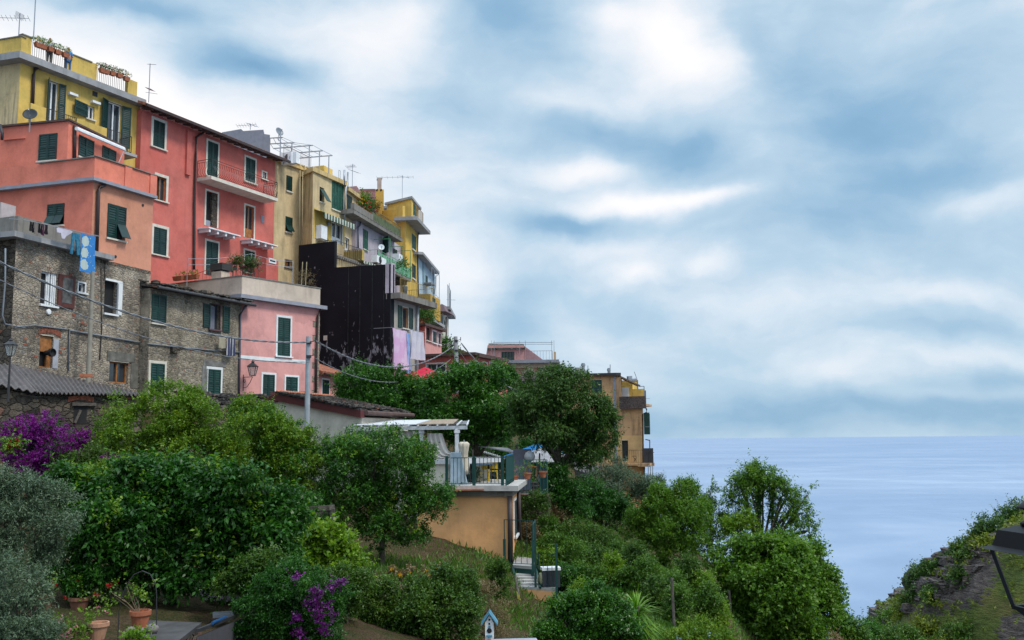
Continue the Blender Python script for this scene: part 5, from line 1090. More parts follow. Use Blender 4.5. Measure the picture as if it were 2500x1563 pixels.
# curtain: swagged from beam to post foot
vs = []; fs = []; top0, top1 = W(O(695, 765), 40.1), W(O(870, 765), 39.9); bot = W(O(1015, 1010), 39.7); n_, m_ = 16, 14
for j in range(m_ + 1):
    v = j / m_
    for i in range(n_ + 1):
        u = i / n_; tp = top0.lerp(top1, u); sag = Vector((-.35 * math.sin(v * math.pi) * (1 - u) , 0, -.5 * math.sin(v * math.pi) * (1 - u * .4))); q_ = tp.lerp(bot + Vector((0, 0, .14 * (u - .5))), v) + sag
        vs.append(q_ + Vector((0, .07 * math.sin(u * 22) * (1 - v * .5), 0)))
for j in range(m_):
    for i in range(n_): a = j * (n_ + 1) + i; fs.append((a, a + 1, a + n_ + 2, a + n_ + 1))
mb = MB(); mb.add(vs, fs); CURT = cmat('curtain_cloth', (.50, .47, .44), (.44, .41, .39)); cu = part('curtain', mb, CURT, t, smooth=True)
vs = []; fs = []
for j in range(9):
    for i in range(15):
        u, v = i / 14, j / 8; q_ = W(O(350, 735), 40.6).lerp(W(O(545, 740), 40.3), u) + Vector((.1 * v, .06 * math.sin(u * 20), -1.15 * v * (1 - u * .95) * 1.0)); vs.append(q_)
for j in range(8):
    for i in range(14): a = j * 15 + i; fs.append((a, a + 1, a + 16, a + 15))
mb = MB(); mb.add(vs, fs); part('curtain', mb, CURT, t, smooth=True)
# ledge wall carrying the pergola
g = Fac(W(O(590, 1100), 40.2).xy, W(O(1085, 1100), 39.3).xy); t2 = thing('terrace_wall', 'cream terrace wall with a pale ledge under the pergola posts', 'wall', g.P(0, -2))
rr = g.rect(O, 590, 920, 1130, 1400); zl = g.hit(*O(1000, 1068))[1]; mb = MB(); mb.fb(g, -4, rr[1], -4, zl - .2, -3.6, 0); part('wall', mb, CREAMW, t2)
mb = MB(); mb.fb(g, -4, g.len, zl - .2, zl, -3.6, .12); part('ledge', mb, PWH, t2)
# ================================================================== ORANGE HOUSE
Yo = 38.0; C0 = W(J(737, 458), Yo); S_ = Fac(C0.xy, W(J(800, 408), 43.5).xy, C0.z); Fr = Fac(W(J(60, 458), 38.7).xy, C0.xy, C0.z)
h = House('orange_house', 'small orange house with a railed terrace on its roof and an outside stair', S_, Fr, z0=-7.5)
h.win(S_, S_.rect(J, 767, 790, 480, 735), 'shut', .09, WHITE, nl=1, mat=simple('dark_shutter', (.03, .045, .05), .5)); h.facade(S_, ORANGE); h.facade(Fr, ORANGE); h.back(ORANGE)
z = S_.z; mb = MB(); c_ = S_.a + S_.n * .25 + Fr.n * .25; 
def slab2(mb, o, z0_, z1_):
    c_ = S_.a + S_.n * o + Fr.n * o; bb_ = S_.b + S_.n * o; a_ = Fr.a + Fr.n * o; d_ = Fr.a + (S_.b - S_.a)
    mb.prism([Vector((p.x, p.y, z0_)) for p in (a_, c_, bb_, d_)], (0, 0, z1_ - z0_))
mb = MB(); slab2(mb, .12, z + .003, z + .22); part('cornice', mb, CONCD, h.root); mb = MB(); slab2(mb, .38, z + .223, z + .42); part('terrace_floor', mb, simple('pale_tile', (.42, .40, .38), .8, var=.15), h.root)
zf = z + .42; ORz = zf; ORF = Fr; ORS = S_
pipe(h.root, Fr, [J(737, 455), J(741, 960)], .12, .10, PIPEB); pipe(h.root, S_, [J(800, 425), J(812, 900)], .12, .09, PIPEB)
s0 = Fr.hit(*J(278, 400))[0]; rl = railing(h.root, [Fr.P(s0, zf, .2), Fr.P(Fr.len - .1, zf, .2)], 1.05, .145, IRONG, .014, top_r=.022)
for x in (283, 482, 690):
    s = Fr.hit(*J(x, 400))[0]; mb = MB(); mb.fb(Fr, s - .05, s + .05, zf, zf + 1.12, .14, .26); part('railing_post', mb, IRONG, h.root)
S4 = Fac(Fr.P(Fr.len - .1, 0, .2).xy, W(J(762, 370), 41.8).xy); mb = MB(); railing(h.root, [S4.P(0, zf), S4.P(S4.len, zf)], 1.1, .10, IRONG, .02, top_r=.035)
for k in range(5): s = S4.len * (k + .5) / 5; mb = MB(); mb.box(S4.P(s, zf + .08), .12, .12, .16); part('railing_foot', mb, IRONG, h.root)
mb = MB(); mb.box(W(J(430, 408), 37.9), 1.2, .25, .05, .05); part('terracotta_strip', mb, TERRA, h.root)
# closed parasol
t = thing('closed_parasol', 'tall closed cream parasol beside the white pergola post', 'parasol', W(J(400, 400), 39.0)); b0 = t.location.copy(); b0.z = zf; t.location = b0; tp = W(J(384, 42), 39.0).z - zf
CV = cmat('cream_canvas', (.55, .49, .40), (.46, .41, .34)); mb = MB(); pr = [(.04, .9), (.30, .75), (.26, 1.1), (.30, 1.5), (.20, 1.9), (.22, 2.3), (.30, 2.75), (.33, 3.0), (.2, 3.15), (.03, tp)]
vs = []; m_ = len(pr); n_ = 24
for r, zz_ in pr:
    for k in range(n_): a = 2 * math.pi * k / n_; rr_ = r * (1 + .22 * math.sin(k * 2 * math.pi / 4 * 1.5 + zz_)) * .62; vs.append(b0 + Vector((rr_ * math.cos(a), rr_ * math.sin(a), zz_ * tp / 3.3)))
vs = [Vector((v.x, v.y, min(v.z, zf + tp))) for v in vs]; mb.add(vs, [(i * n_ + k, i * n_ + (k + 1) % n_, (i + 1) * n_ + (k + 1) % n_, (i + 1) * n_ + k) for i in range(m_ - 1) for k in range(n_)]); part('canopy', mb, CV, t, smooth=True)
mb = MB(); mb.bar(b0, b0 + Vector((0, 0, tp)), .025, 6); mb.lathe(b0, [(.28, 0), (.28, .06), (.06, .1)], 12); part('pole', mb, STEEL, t)
# white stand / covered board on terrace
mb = MB(); a = W(J(300, 250), 38.9); b2 = W(J(375, 250), 38.7); q0 = [Vector((a.x, a.y, zf)), Vector((b2.x + .25, b2.y, zf)), Vector((b2.x, b2.y, zf + 1.25)), Vector((a.x, a.y, zf + 1.25))]; mb.prism(q0, (0, .5, 0)); solo('covered_furniture', mb, cmat('blue_white_cover', (.42, .52, .60)), 'pale blue covered furniture behind the orange house railing', 'furniture')
# landing and stair
GL = simple('landing_concrete', (.36, .35, .34), .85, var=.15, bump=.2)
t = thing('garden_stair', 'green iron railed landing and steps beside the orange house', 'stairs', W(J(850, 1000), 36.5))
zl = W(J(825, 968), 36.6).z; a, b2 = W(J(757, 968), 36.9), W(J(905, 968), 36.4)
mb = MB(); mb.prism([Vector((p.x, p.y, zl - .1)) for p in (a, b2, b2 + Vector((.15, 2.6, 0)), a + Vector((.1, 2.6, 0)))], (0, 0, .1)); part('landing', mb, GL, t)
mb = MB(); mb.prism([Vector((p.x, p.y, zl - .36)) for p in (a, b2, b2 + Vector((.15, 2.5, 0)), a + Vector((.1, 2.5, 0)))], (0, 0, .255)); part('landing_beam', mb, IRONG, t)
railing(t, [Vector((a.x - .3, a.y, zl)), Vector((b2.x, b2.y, zl))], 1.75 * .62 + .55, .2, IRONG, .012, top_r=.018)
mb = MB(); mb.bar((a.x - .3, a.y, zl - .1), (a.x - .3, a.y, W(J(745, 770), 36.9).z), .07); part('post', mb, IRONG, t); mb = MB(); mb.bar((b2.x, b2.y, zl - .5), (b2.x, b2.y, W(J(905, 775), 36.4).z), .06); part('post', mb, IRONG, t)
# stair side panel (dense vertical bars seen end-on)
railing(t, [Vector((b2.x, b2.y, zl)), Vector((b2.x + .16, b2.y + 2.5, zl))], 1.45, .1, IRONG, .02, top_r=.03)
zL = W(J(940, 1110), 35.6).z
mb = MB()
for i in range(4):
    z = zl - .28 - i * (zl - .28 - zL) / 4 ; y0_ = a.y - .30 - i * .28; mb.box(((a.x + b2.x) / 2 + .12 + .02 * i, y0_, z - .03), b2.x - a.x + .1, .3, .07)
part('tread', mb, GL, t)
mb = MB(); mb.bar((b2.x + .1, b2.y, zl - .1), (b2.x + .22, b2.y - 1.35, zL), .05); mb.bar((a.x + .0, a.y, zl - .1), (a.x + .15, a.y - 1.35, zL), .05); part('stringer', mb, IRONG, t)
pa, pb = W(J(795, 1118), 35.4), W(J(1080, 1118), 34.9)
mb = MB(); pl = [Vector((p.x, p.y, zL - .1)) for p in (pa, pb, pb + Vector((.1, 1.9, 0)), pa + Vector((.1, 1.9, 0)))]; mb.prism(pl, (0, 0, .1)); part('landing', mb, GL, t)
mb = MB(); mb.prism([p - Vector((0, 0, .38)) for p in [x.lerp(pl[0], .01) for x in pl]], (0, 0, .375)); part('landing_edge', mb, ORANGE, t)
c3 = W(J(950, 1110), 35.2); railing(t, [Vector((c3.x, c3.y, zL)), Vector((pb.x, pb.y, zL)), Vector((pb.x + .1, pb.y + 1.9, zL))], 1.15, .14, IRONG, .012, top_r=.018)
mb = MB(); mb.bar((c3.x - .12, c3.y, zL - .0), (c3.x - .12, c3.y, zL + 2.2), .055); part('post', mb, IRONG, t); mb = MB(); mb.bar((pb.x, pb.y, zL - 1.3), (pb.x, pb.y, zL + 1.5), .06); part('post', mb, IRONG, t)
t2 = thing('stone_plinth', 'dry stone wall under the lower stair landing', 'wall', pa - Vector((0, 0, 4))); mb = MB(); mb.prism([Vector((p.x, p.y, zL - 4)) for p in (pa + Vector((.2, .3, 0)), pb + Vector((-.6, .3, 0)), pb + Vector((-.6, 1.6, 0)), pa + Vector((.2, 1.6, 0)))], (0, 0, 3.61)); part('wall', mb, STONED, t2)
mb = MB(); c_ = W(J(1035, 1065), 35.3); mb.box((c_.x, c_.y, zL + .28), .62, .4, .56, .1); solo('storage_box', mb, simple('dark_box', (.03, .035, .045), .6), 'dark plastic box on the lower landing', 'box')
mb = MB(); mb.box((c_.x, c_.y, zL + .62), .66, .42, .1, .15); solo('white_tub', mb, WHITE, 'flat white tub on top of the dark box', 'tub')
mb = MB(); c_ = W(J(990, 1030), 35.4); mb.lathe((c_.x, c_.y, zL), [(.2, 0), (.28, .2), (.22, .42), (.05, .5)], 9); solo('filled_sack', mb, simple('sack', (.38, .36, .2), .8), 'pale plump sack beside the dark box on the landing', 'sack', smooth=True)
t3 = Vector(W(J(790, 1380), 33.5)); mb = MB()
sticks = [((742, 1130), (800, 1440)), ((760, 1160), (820, 1450)), ((775, 1040), (845, 1440)), ((735, 1150), (780, 1380)), ((800, 1290), (850, 1420)), ((790, 1180), (835, 1400))]
t = thing('stick_bundle', 'bundle of long weathered poles leaning on the dry stone wall', 'poles', W(J(800, 1440), 33.5))
for i, (p, q_) in enumerate(sticks): mb = MB(); mb.bar(W(J(*q_), 33.4), W(J(*p), 34.6 + .05 * i), .05, 6, .04); part('pole', mb, WOODD, t)
mb = MB(); mb.bar(W(J(855, 1350), 33.3), W(J(822, 1250), 34.2), .03, 6); solo('red_pole', mb, simple('red_paint', (.35, .02, .03), .5), 'short red pole leaning beside the weathered poles', 'pole')
mb = MB(); poly = [W(J(*p), 34.0) for p in ((785, 1150), (828, 1240), (800, 1290))]; mb.prism(poly, (0, .04, 0)); solo('yellow_cloth', mb, cmat('yellow_cloth', (.45, .38, .08)), 'faded yellow cloth hanging by the poles', 'cloth')
# ================================================================== FAR PINK HOUSE
g = Fac(W(H(720, 395), 100).xy, W(H(1150, 392), 99.6).xy, W(H(900, 395), 98.5).z)
h = House('far_pink_house', 'pink house with a rooftop room and railed roof terrace beyond the restaurant', g, None, z0=-4)
h.win(g, g.rect(H, 1003, 1052, 435, 520), 'shut', .0, nl=2); h.facade(g, FARPINK, s1=g.hit(*H(1130, 420))[0]); 
h.S = Fac(g.a, g.P(g.hit(*H(1130, 420))[0], 0).xy, g.z); h.back(FARPINK, depth=7)
mb = MB(); mb.fb(g, -1.5, g.len, g.z, g.z + .3, -7, .9); part('cornice', mb, GREYP, h.root); mb = MB(); mb.fb(g, -.2, g.hit(*H(1130, 420))[0] + .1, g.z - .45, g.z - .002, -.1, .3); part('frieze', mb, PALEP, h.root)
g2 = g.off(-1.2); zr = g.z + .3
mb = MB(); poly = [g2.pt(H(*p)) for p in ((582, 380), (600, 262), (872, 262), (885, 290), (885, 380))]; mb.prism(poly, (.3, 4, 0)); up = part('rooftop_room', mb, FARPINK, h.root)
mb = MB(); p4 = [g2.pt(H(*p), .3) for p in ((600, 296), (888, 292))]; q4 = [W(H(878, 262), 104), W(H(608, 258), 104)]; q = p4 + q4; mb.hexa(q + [x + Vector((0, 0, .15)) for x in q]); part('roof', mb, SLATE, up)
poly = [g2.pt(H(885, 378)), g2.pt(H(1030, 378)), g2.pt(H(882, 268))]; mb = MB(); mb.prism(poly, (.1, .4, 0)); part('stair_wall', mb, plaster('mauve_plaster', (.36, .20, .21), (.2, .12, .13), .3), up)
rr = g2.rect(H, 708, 805, 312, 378); mb = MB(); leaf_panel(mb, g2, rr[0], (rr[0] + rr[1]) / 2 - .01, rr[2], rr[3], .02); leaf_panel(mb, g2, (rr[0] + rr[1]) / 2 + .01, rr[1], rr[2], rr[3], .02); part('shutter', mb, GREEN, up)
rr = g2.rect(H, 640, 668, 355, 378); mb = MB(); mb.fb(g2, rr[0], rr[1], rr[2], rr[3], .1, .6); part('air_conditioner', mb, IRON, up)
railing(h.root, [g2.P(g2.hit(*H(640, 380))[0], zr, .9), g2.P(g2.hit(*H(1100, 380))[0], zr, .9)], 1.0, .3, simple('purple_rail', (.20, .14, .16), .6), .014)
mb = MB(); rr = g.rect(H, 1108, 1125, 312, 380); mb.fb(g, rr[0], rr[1], zr, rr[3], -.6, 0); part('pier', mb, PEACH2, h.root)
for i, x in enumerate((628, 650, 846, 890, 1092, 1110)):
    a = W(H(x, 225), 98.5); mb = MB(); mb.bar((a.x, a.y, zr), a, .03); part('scaffold_pole', mb, STEEL, h.root)
mb = MB(); mb.bar(W(H(640, 240), 98.5), W(H(1100, 240), 98.5), .035); mb.bar(W(H(880, 254), 98.5), W(H(1100, 254), 98.5), .03); part('scaffold_pole', mb, STEEL, h.root)

# ================================================================== ORANGE APARTMENT HOUSE AT THE CLIFF EDGE
Cc = W(P_(605, 190), 86); g1 = Fac(W(P_(-150, 200), 87.5).xy, Cc.xy, Cc.z); 
g2 = Fac(Cc.xy, W(P_(955, 560), 85.2).xy, Cc.z)
zbot = -9
t = House('clifftop_house', 'stained orange house with balconies standing at the cliff edge above the sea', g2, g1, z0=zbot)
zA = g2.hit(*P_(800, 560))[1]; zB = g2.hit(*P_(800, 925))[1]
t.win(g1, g1.rect(P_, 322, 450, 240, 405), 'shut', 0, sill=0); t.win(g1, g1.rect(P_, 430, 466, 770, 822), 'shut', 0); t.win(g1, g1.rect(P_, 340, 472, 1095, 1195), 'shut', 0)
t.facade(g1, PEACH, z0=zbot)
t.win(g2, g2.rect(P_, 697, 775, 985, 1240), 'glass', 0, fm=GREEN, sill=0, nl=1, name='balcony_door')
t.facade(g2, PEACH, z0=zB, z1=zA); zc2 = g2.hit(*P_(800, 1315))[1]; t.facade(g2, PEACH2, z0=zc2, z1=zB - .002); t.facade(g2, ORANGE, z0=zbot, z1=zc2 - .002)
t.z1 = Cc.z; v = Vector((.6, 7.5, 0)); mb = MB(); e0 = Vector((g2.b.x, g2.b.y, 0)); c0 = Vector((g2.a.x, g2.a.y, 0)); a0 = Vector((g1.a.x, g1.a.y, 0)); q_ = lambda p, z: Vector((p.x, p.y, z))
mb.add([q_(e0, zbot), q_(e0 + v, zbot), q_(e0 + v, zA), q_(e0, zA)], [(0, 1, 2, 3)]); mb.add([q_(a0, zbot), q_(a0 + v, zbot), q_(e0 + v, zbot), q_(e0 + v, Cc.z), q_(a0 + v, Cc.z), q_(a0, Cc.z)], [(0, 1, 4, 5), (1, 2, 3, 4)])
part('wall', mb, PEACH, t.root)
# upper loggia: pier, recess, parapet
pr = g2.rect(P_, 612, 690, 190, 560); mb = MB(); mb.fb(g2, 0, pr[1], zA, Cc.z - .1, -.3, 0); part('pier', mb, PEACH, t.root)
mb = MB(); mb.fb(g2, pr[1], g2.len, zA - .002, zA + .2, -4, .1); part('terrace_slab', mb, PEACH, t.root)
gi = g2.off(-1.8); rw = gi.rect(P_, 690, 830, 260, 560); mb = MB(); mb.fb(gi, 0, rw[1], zA + .2, gi.hit(*P_(760, 262))[1], -2, 0); part('loggia_wall', mb, YELL, t.root); rr = gi.rect(P_, 697, 782, 335, 440); mb = MB(); mb.fb(gi, rr[0], rr[1], zA + .2, rr[3], 0, .05); part('door', mb, WHITE, t.root)
rw = gi.rect(P_, 822, 972, 352, 440); mb = MB(); mb.fb(gi, rw[0], rw[1], zA + .2, rw[3], -.4, 0); part('low_wall', mb, YELL, t.root)
rr = g2.rect(P_, 675, 985, 445, 560); mb = MB(); vs = g2
mb.fb(g2, rr[0], rr[1] + .1, zA - .25, rr[3], .1, .35); part('reed_screen', mb, simple('reed_screen', (.10, .075, .07), .95, var=.5, scale=9, bump=.8), t.root)
mb = MB(); a, b2 = g2.pt(P_(692, 212), .3), g2.pt(P_(925, 322), 1.0); n3_ = Vector((-.1, 1.6, .1)); mb.hexa([a, b2, b2 + n3_, a + n3_] + [x + Vector((0, 0, .12)) for x in (a, b2, b2 + n3_, a + n3_)]); part('awning', mb, CANE, t.root)
mb = MB(); a = W(P_(970, 320), 86); mb.bar((a.x, a.y, zA), a, .05); mb.bar(W(P_(905, 322), 86), a, .05); part('awning_post', mb, STEEL, t.root)
mb = MB(); mb.prism([Vector((p.x, p.y, Cc.z)) for p in (g1.a + g1.n * .3, g2.a + Vector((.1, -.3)), g2.a + g2.u * pr[1], g2.a + g2.u * pr[1] + Vector((.6, 7)), g1.a + Vector((.6, 7)))], (0, 0, .25)); part('roof', mb, IRON, t.root)
mb = MB(); mb.fb(g2, -.12, .12, zB - 3, Cc.z - .01, -.1, .05); part('corner_strip', mb, GREYP, t.root)
pipe(t.root, g2, [P_(985, 370), P_(990, 580), P_(1003, 610), P_(1000, 640), P_(955, 660), P_(960, 1250), P_(975, 1320), P_(972, 1480)], .12, .06)
rr = g2.rect(P_, 950, 992, 640, 910); ge = Fac(g2.b, (g2.b + Vector((1.0, 6.5)))); mb = MB(); 
for s in (1.5, 4.4):
    w_ = MB(); w_.fb(ge, s, s + .7, rr[2], rr[3], .02, .5); part('shutter', w_, GREEN, t.root)
zb = g2.hit(*P_(1000, 1262))[1]; s0 = g2.hit(*P_(612, 1200))[0]; mb = MB(); mb.fb(g2, s0 + 2.2, g2.len + .7, zb - .3, zb, -1, 1.0); bal = part('balcony', mb, PEACH, t.root)
railing(bal, [g2.P(.1, zb, .9), g2.P(g2.len + .6, zb, .9), g2.P(g2.len + .6, zb, -.8)], 1.1, .18, IRON, .012)
mb = MB(); mb.fb(g2, .1, s0 + 2.3, zb - .2, zb - .02, 0, 1.0); part('balcony', mb, PEACH, t.root)
rr = g2.rect(P_, 905, 945, 1135, 1262); mb = MB(); mb.fb(g2, rr[0], rr[1], zb, rr[3], .75, .9); part('pier', mb, PEACH2, bal)
mb = MB(); c_ = g2.pt(P_(855, 1180), .6)
for p, q2 in ((P_(820, 1180), P_(890, 1180)), (P_(840, 1190), P_(875, 1240)), (P_(885, 1185), P_(845, 1245))): mb.bar(g2.pt(p, .6), g2.pt(q2, .6), .03)
solo('folding_table', mb, IRON, 'small folding table on the cliff house balcony', 'table')
mb = MB(); mb.bar(W(P_(1040, 985), 85), W(P_(1040, 1135), 85), .05); mb.bar(W(P_(990, 975), 85.5), W(P_(1040, 985), 85), .05); mb.box(W(P_(1015, 1190), 85.3), .9, .6, 1.5); mb.bar(W(P_(990, 1135), 85), W(P_(1095, 1133), 85), .03); part('side_balcony', mb, IRON, t.root)
for i, (x, y0, y1, r, lb) in enumerate(((155, 90, 190, .26, 0), (220, 35, 190, .16, 0), (536, 95, 178, .13, 0))):
    a = W(P_(x, y0), 89); mb = MB(); mb.bar((a.x, a.y, Cc.z + .2), a, r, 8); mb.bar(a - Vector((0, 0, .25)), a - Vector((0, 0, .1)), r * 1.35, 8); part('chimney', mb, STEEL if i else CONC, t.root, label=['squat round chimney on the cliff house roof', 'tall metal flue on the cliff house roof', 'short metal flue on the cliff house roof'][i])
for p, q2, Y_, r_ in ((P_(279, 180), P_(279, 65), 89, .03), (P_(553, 175), P_(553, 50), 88, .035), (P_(885, 235), P_(850, 140), 87, .03), (P_(800, 240), P_(885, 238), 87, .16), (P_(790, 195), P_(795, 260), 87, .25)): mb = MB(); mb.bar(W(p, Y_), W(q2, Y_), r_, 6); part('roof_pipe', mb, STEEL, t.root)
for y_ in (470, 818, 640): 
    mb = MB(); mb.bar(W(P_(985, y_), 86), W(P_(1040, y_), 86), .02); part('line_bracket', mb, STEEL, t.root)
t5 = thing('scaffold_rail', 'grey tube railing below the cliff house balcony', 'railing', W(P_(1050, 1480), 84))
for x in (1022, 1050, 1076): mb = MB(); mb.bar(W(P_(x, 1480), 84), W(P_(x, 1298), 84), .05); part('tube', mb, STEEL, t5)
mb = MB(); mb.bar(W(P_(1018, 1298), 84), W(P_(1080, 1298), 84), .04); part('tube', mb, STEEL, t5)
# low garage roof in front of it
a, b2, c2, d2 = W(P_(80, 1245), 80), W(P_(440, 1330), 78), W(P_(360, 1440), 74), W(P_(120, 1360), 75)
mb = MB(); mb.hexa([d2, c2, b2, a] + [x + Vector((0, 0, .12)) for x in (d2, c2, b2, a)]); mb.prism([d2 - Vector((0, 0, 2.5)), c2 - Vector((0, 0, 2.5)), c2, d2], (0, .3, 0)); solo('garage_roof', mb, simple('bitumen', (.075, .068, .075), .9), 'dark felt lean-to roof behind the big tree trunk', 'roof')
# ================================================================== POLES, CABLES, LAMPS
def upole(name, xb, yt, yb, Y, r0, r1, mat, label):
    a = W((xb[0], yt), Y); b2 = W((xb[1], yb), Y); t = thing(name, label, 'utility pole', (b2.x, b2.y, b2.z))
    mb = MB(); mb.bar(b2, a, r0, 10, r1); part('shaft', mb, mat, t)
    for k in (.12, .55): mb = MB(); z = a - Vector((0, 0, k * 1.4 + .1)); mb.bar(z, z + Vector((.32, -.1, .08)), .02); mb.bar(z + Vector((.32, -.1, 0)), z + Vector((.32, -.1, .22)), .03); mb.box(z + Vector((.05, -.1, 0)), .2, .1, .12); part('insulator_bracket', mb, IRON, t)
    return a
p1 = upole('utility_pole', (753, 747), 822, 1215, 42, .13, .10, simple('pole_grey', (.30, .34, .38), .7), 'pale metal utility pole in front of the pink house')
p2 = upole('utility_pole', (1112, 1117), 822, 960, 60, .16, .12, CONC, 'concrete utility pole by the restaurant veranda')
def cable(a, b2, sag, r, label, mat=None, twist=True, n=60):
    mb = MB(); a = Vector(a); b2 = Vector(b2); P3 = lambda u: a.lerp(b2, u) - Vector((0, 0, sag * 4 * u * (1 - u))); L_ = (b2 - a).length
    if twist:
        n = int(L_ / .16)
        for ph in (0, math.pi):
            mb.tube([P3(i / n) + Vector((0, math.cos(i * .95 + ph) * r, math.sin(i * .95 + ph) * r)) for i in range(n + 1)], r * .95, 4)
    else: mb.tube([P3(i / n) for i in range(n + 1)], r, 4)
    return solo('overhead_cable', mb, mat or CABG, label, 'cable', 'overhead cables')
CABG = simple('cable_grey', (.16, .17, .19), .5)
cable(W((-60, 612), 27), p1 + Vector((.1, -.15, -.25)), .75, .022, 'thick twisted cable sweeping from the upper left to the metal pole')
cable(W((-60, 655), 27), p1 + Vector((.1, -.15, -1.1)), .75, .011, 'thin cable running below the thick one to the metal pole')
cable(p1 + Vector((.35, -.1, -.2)), p2 + Vector((-.3, 0, -.7)), 1.15, .022, 'thick twisted cable hanging between the two poles in front of the black wall')
cable(p1 + Vector((.35, -.1, -.95)), p2 + Vector((-.3, 0, -1.4)), 1.2, .014, 'thinner cable hanging between the two poles')
cable(p2 + Vector((.35, 0, -.4)), W(H(905, 632), 62), .6, .03, 'twisted cable going down from the concrete pole to the right')
cable(p2 + Vector((.3, 0, -1.0)), W(H(855, 622), 62), .8, .015, 'thin cable going down from the concrete pole to the right', twist=False)
cable(p2 + Vector((0, 0, -.5)), W(T(440, 665), 76), .1, .015, 'straight thin wire from the concrete pole to the coral house porch', twist=False)
LG, lnt, lb = newmat('lantern_glass'); lb.inputs['Base Color'].default_value = (.5, .55, .55, 1); lb.inputs['Roughness'].default_value = .2; lb.inputs['Transmission Weight'].default_value = .5; lb.inputs['Alpha'].default_value = .55
def lantern(t, c, H_, w, iron=IRON, wb=.6, glass=True, pane=None):
    """four sided lantern; c = centre of its foot, H_ height of the glazed body, w top width"""
    c = Vector(c); b = w * wb / 2; u = w / 2; mb = MB(); k = [(-1, -1), (1, -1), (1, 1), (-1, 1)]
    for x, y in k:
        mb.bar(c + Vector((x * b, y * b, 0)), c + Vector((x * u, y * u, H_)), w * .045)
    for i in range(4):
        x, y = k[i]; x2, y2 = k[(i + 1) % 4]
        mb.bar(c + Vector((x * b, y * b, 0)), c + Vector((x2 * b, y2 * b, 0)), w * .045); mb.bar(c + Vector((x * u, y * u, H_)), c + Vector((x2 * u, y2 * u, H_)), w * .04)
    part('cage', mb, iron, t)
    if glass:
        mb = MB(); mb.add([c + Vector((x * b * .95, y * b * .95, 0)) for x, y in k] + [c + Vector((x * u * .95, y * u * .95, H_)) for x, y in k], [(i, (i + 1) % 4, 4 + (i + 1) % 4, 4 + i) for i in range(4)]); part('pane', mb, LG, t)
    mb = MB(); z = H_; u2 = u * 1.18
    mb.add([c + Vector((x * u2, y * u2, z)) for x, y in k] + [c + Vector((x * u * .35, y * u * .35, z + w * .42)) for x, y in k], [(0, 1, 5, 4), (1, 2, 6, 5), (2, 3, 7, 6), (3, 0, 4, 7), (4, 5, 6, 7), (3, 2, 1, 0)])
    mb.lathe(c + Vector((0, 0, z + w * .4)), [(u * .35, 0), (u * .35, w * .12), (u * .5, w * .14), (u * .3, w * .24), (u * .12, w * .3), (u * .16, w * .38), (.004, w * .5)], 10); part('cap', mb, iron, t)
a = PK_S.pt(D(970, 1200), .75); s0, z0_ = PK_S.hit(*D(885, 1240)); t = thing('wall_lantern', 'black iron lantern on a scrolled bracket on the pink house wall', 'lantern', a)
lantern(t, a, .52, .46, wb=.55); q0 = PK_S.P(s0, a.z - .06); mb = MB(); mb.bar(q0, a - Vector((0, 0, .06)), .022); mb.bar(q0 + Vector((0, 0, .15)), q0 - Vector((0, 0, .75)), .03)
mb.tube([q0 - Vector((0, 0, .6)), q0.lerp(a, .4) - Vector((0, 0, .58)), q0.lerp(a, .75) - Vector((0, 0, .35)), a - Vector((0, 0, .06))], .018, 5); mb.tube([q0.lerp(a, .15) + Vector((0, 0, -.1 + .1 * math.sin(i))) + (a - q0) * (.08 * math.cos(i)) - Vector((0, 0, .12)) for i in range(8)], .014, 4); part('bracket', mb, IRON, t)
a = W(G(95, 262), 34.5); t = thing('street_lamp', 'old street lamp with pale glass standing above the corrugated roof', 'street lamp', a - Vector((0, 0, 1)))
lantern(t, a, .40, .31, wb=.5); mb = MB(); mb.bar(a - Vector((0, 0, 1.6)), a, .05, 8, .025); part('post', mb, IRON, t)
# near lamp at the right edge
LY = 5.2; cN = W(NN(1915, 1205), LY); t = thing('street_lamp', 'large black street lamp close by at the right edge of the view', 'street lamp', cN - Vector((0, 0, 2.4)))
BM = simple('black_lamp_metal', (.005, .006, .008), .55, var=.15, spec=.25)
c = cN; b_ = .115; u = .178; Hh = (W(NN(1380, 610), LY).z - cN.z); rot = Matrix.Rotation(R(8), 3, 'Z'); k = [rot @ Vector((x, y_, 0)) for x, y_ in ((-1, -1), (1, -1), (1, 1), (-1, 1))]; zz = Vector((0, 0, 1))
mb = MB()
for i in range(4):
    p, q2 = k[i], k[(i + 1) % 4]; mb.bar(c + p * b_, c + p * u + zz * Hh, .013, 4, .012); mb.bar(c + p * b_, c + q2 * b_, .014)
    mb.bar(c + p * u + zz * Hh, c + q2 * u + zz * Hh, .012)
part('cage', mb, BM, t)
mb = MB(); u1 = u * 1.28; u2 = u * .98; u3 = u * .86; z1, z2 = Hh + .016, Hh + .098; vs = [c + p * u1 + zz * (Hh + .0) for p in k] + [c + p * u2 + zz * z1 for p in k] + [c + p * u3 + zz * (z2) for p in k] + [c + p * u * .45 + zz * (z2 + .03) for p in k]
mb.add(vs, [(3, 2, 1, 0)] + [(4 * j + i, 4 * j + (i + 1) % 4, 4 * j + 4 + (i + 1) % 4, 4 * j + 4 + i) for j in range(3) for i in range(4)] + [(12, 13, 14, 15)]); part('roof', mb, BM, t)
mb = MB(); mb.lathe(c + zz * (z2 + .035), [(.105, 0), (.10, .012), (.072, .03), (.055, .045), (.05, .065), (.06, .078), (.115, .083), (.112, .092), (.085, .115), (.04, .13), (.015, .138), (.002, .16)], 24); part('finial', mb, BM, t, smooth=True)
mb = MB()
for p in k: mb.bar(c + p * b_ * .95, c + p * .012 - zz * .11, .011)
mb.bar(c - zz * .10, c - zz * 2.4, .03, 10, .045); part('post', mb, BM, t)
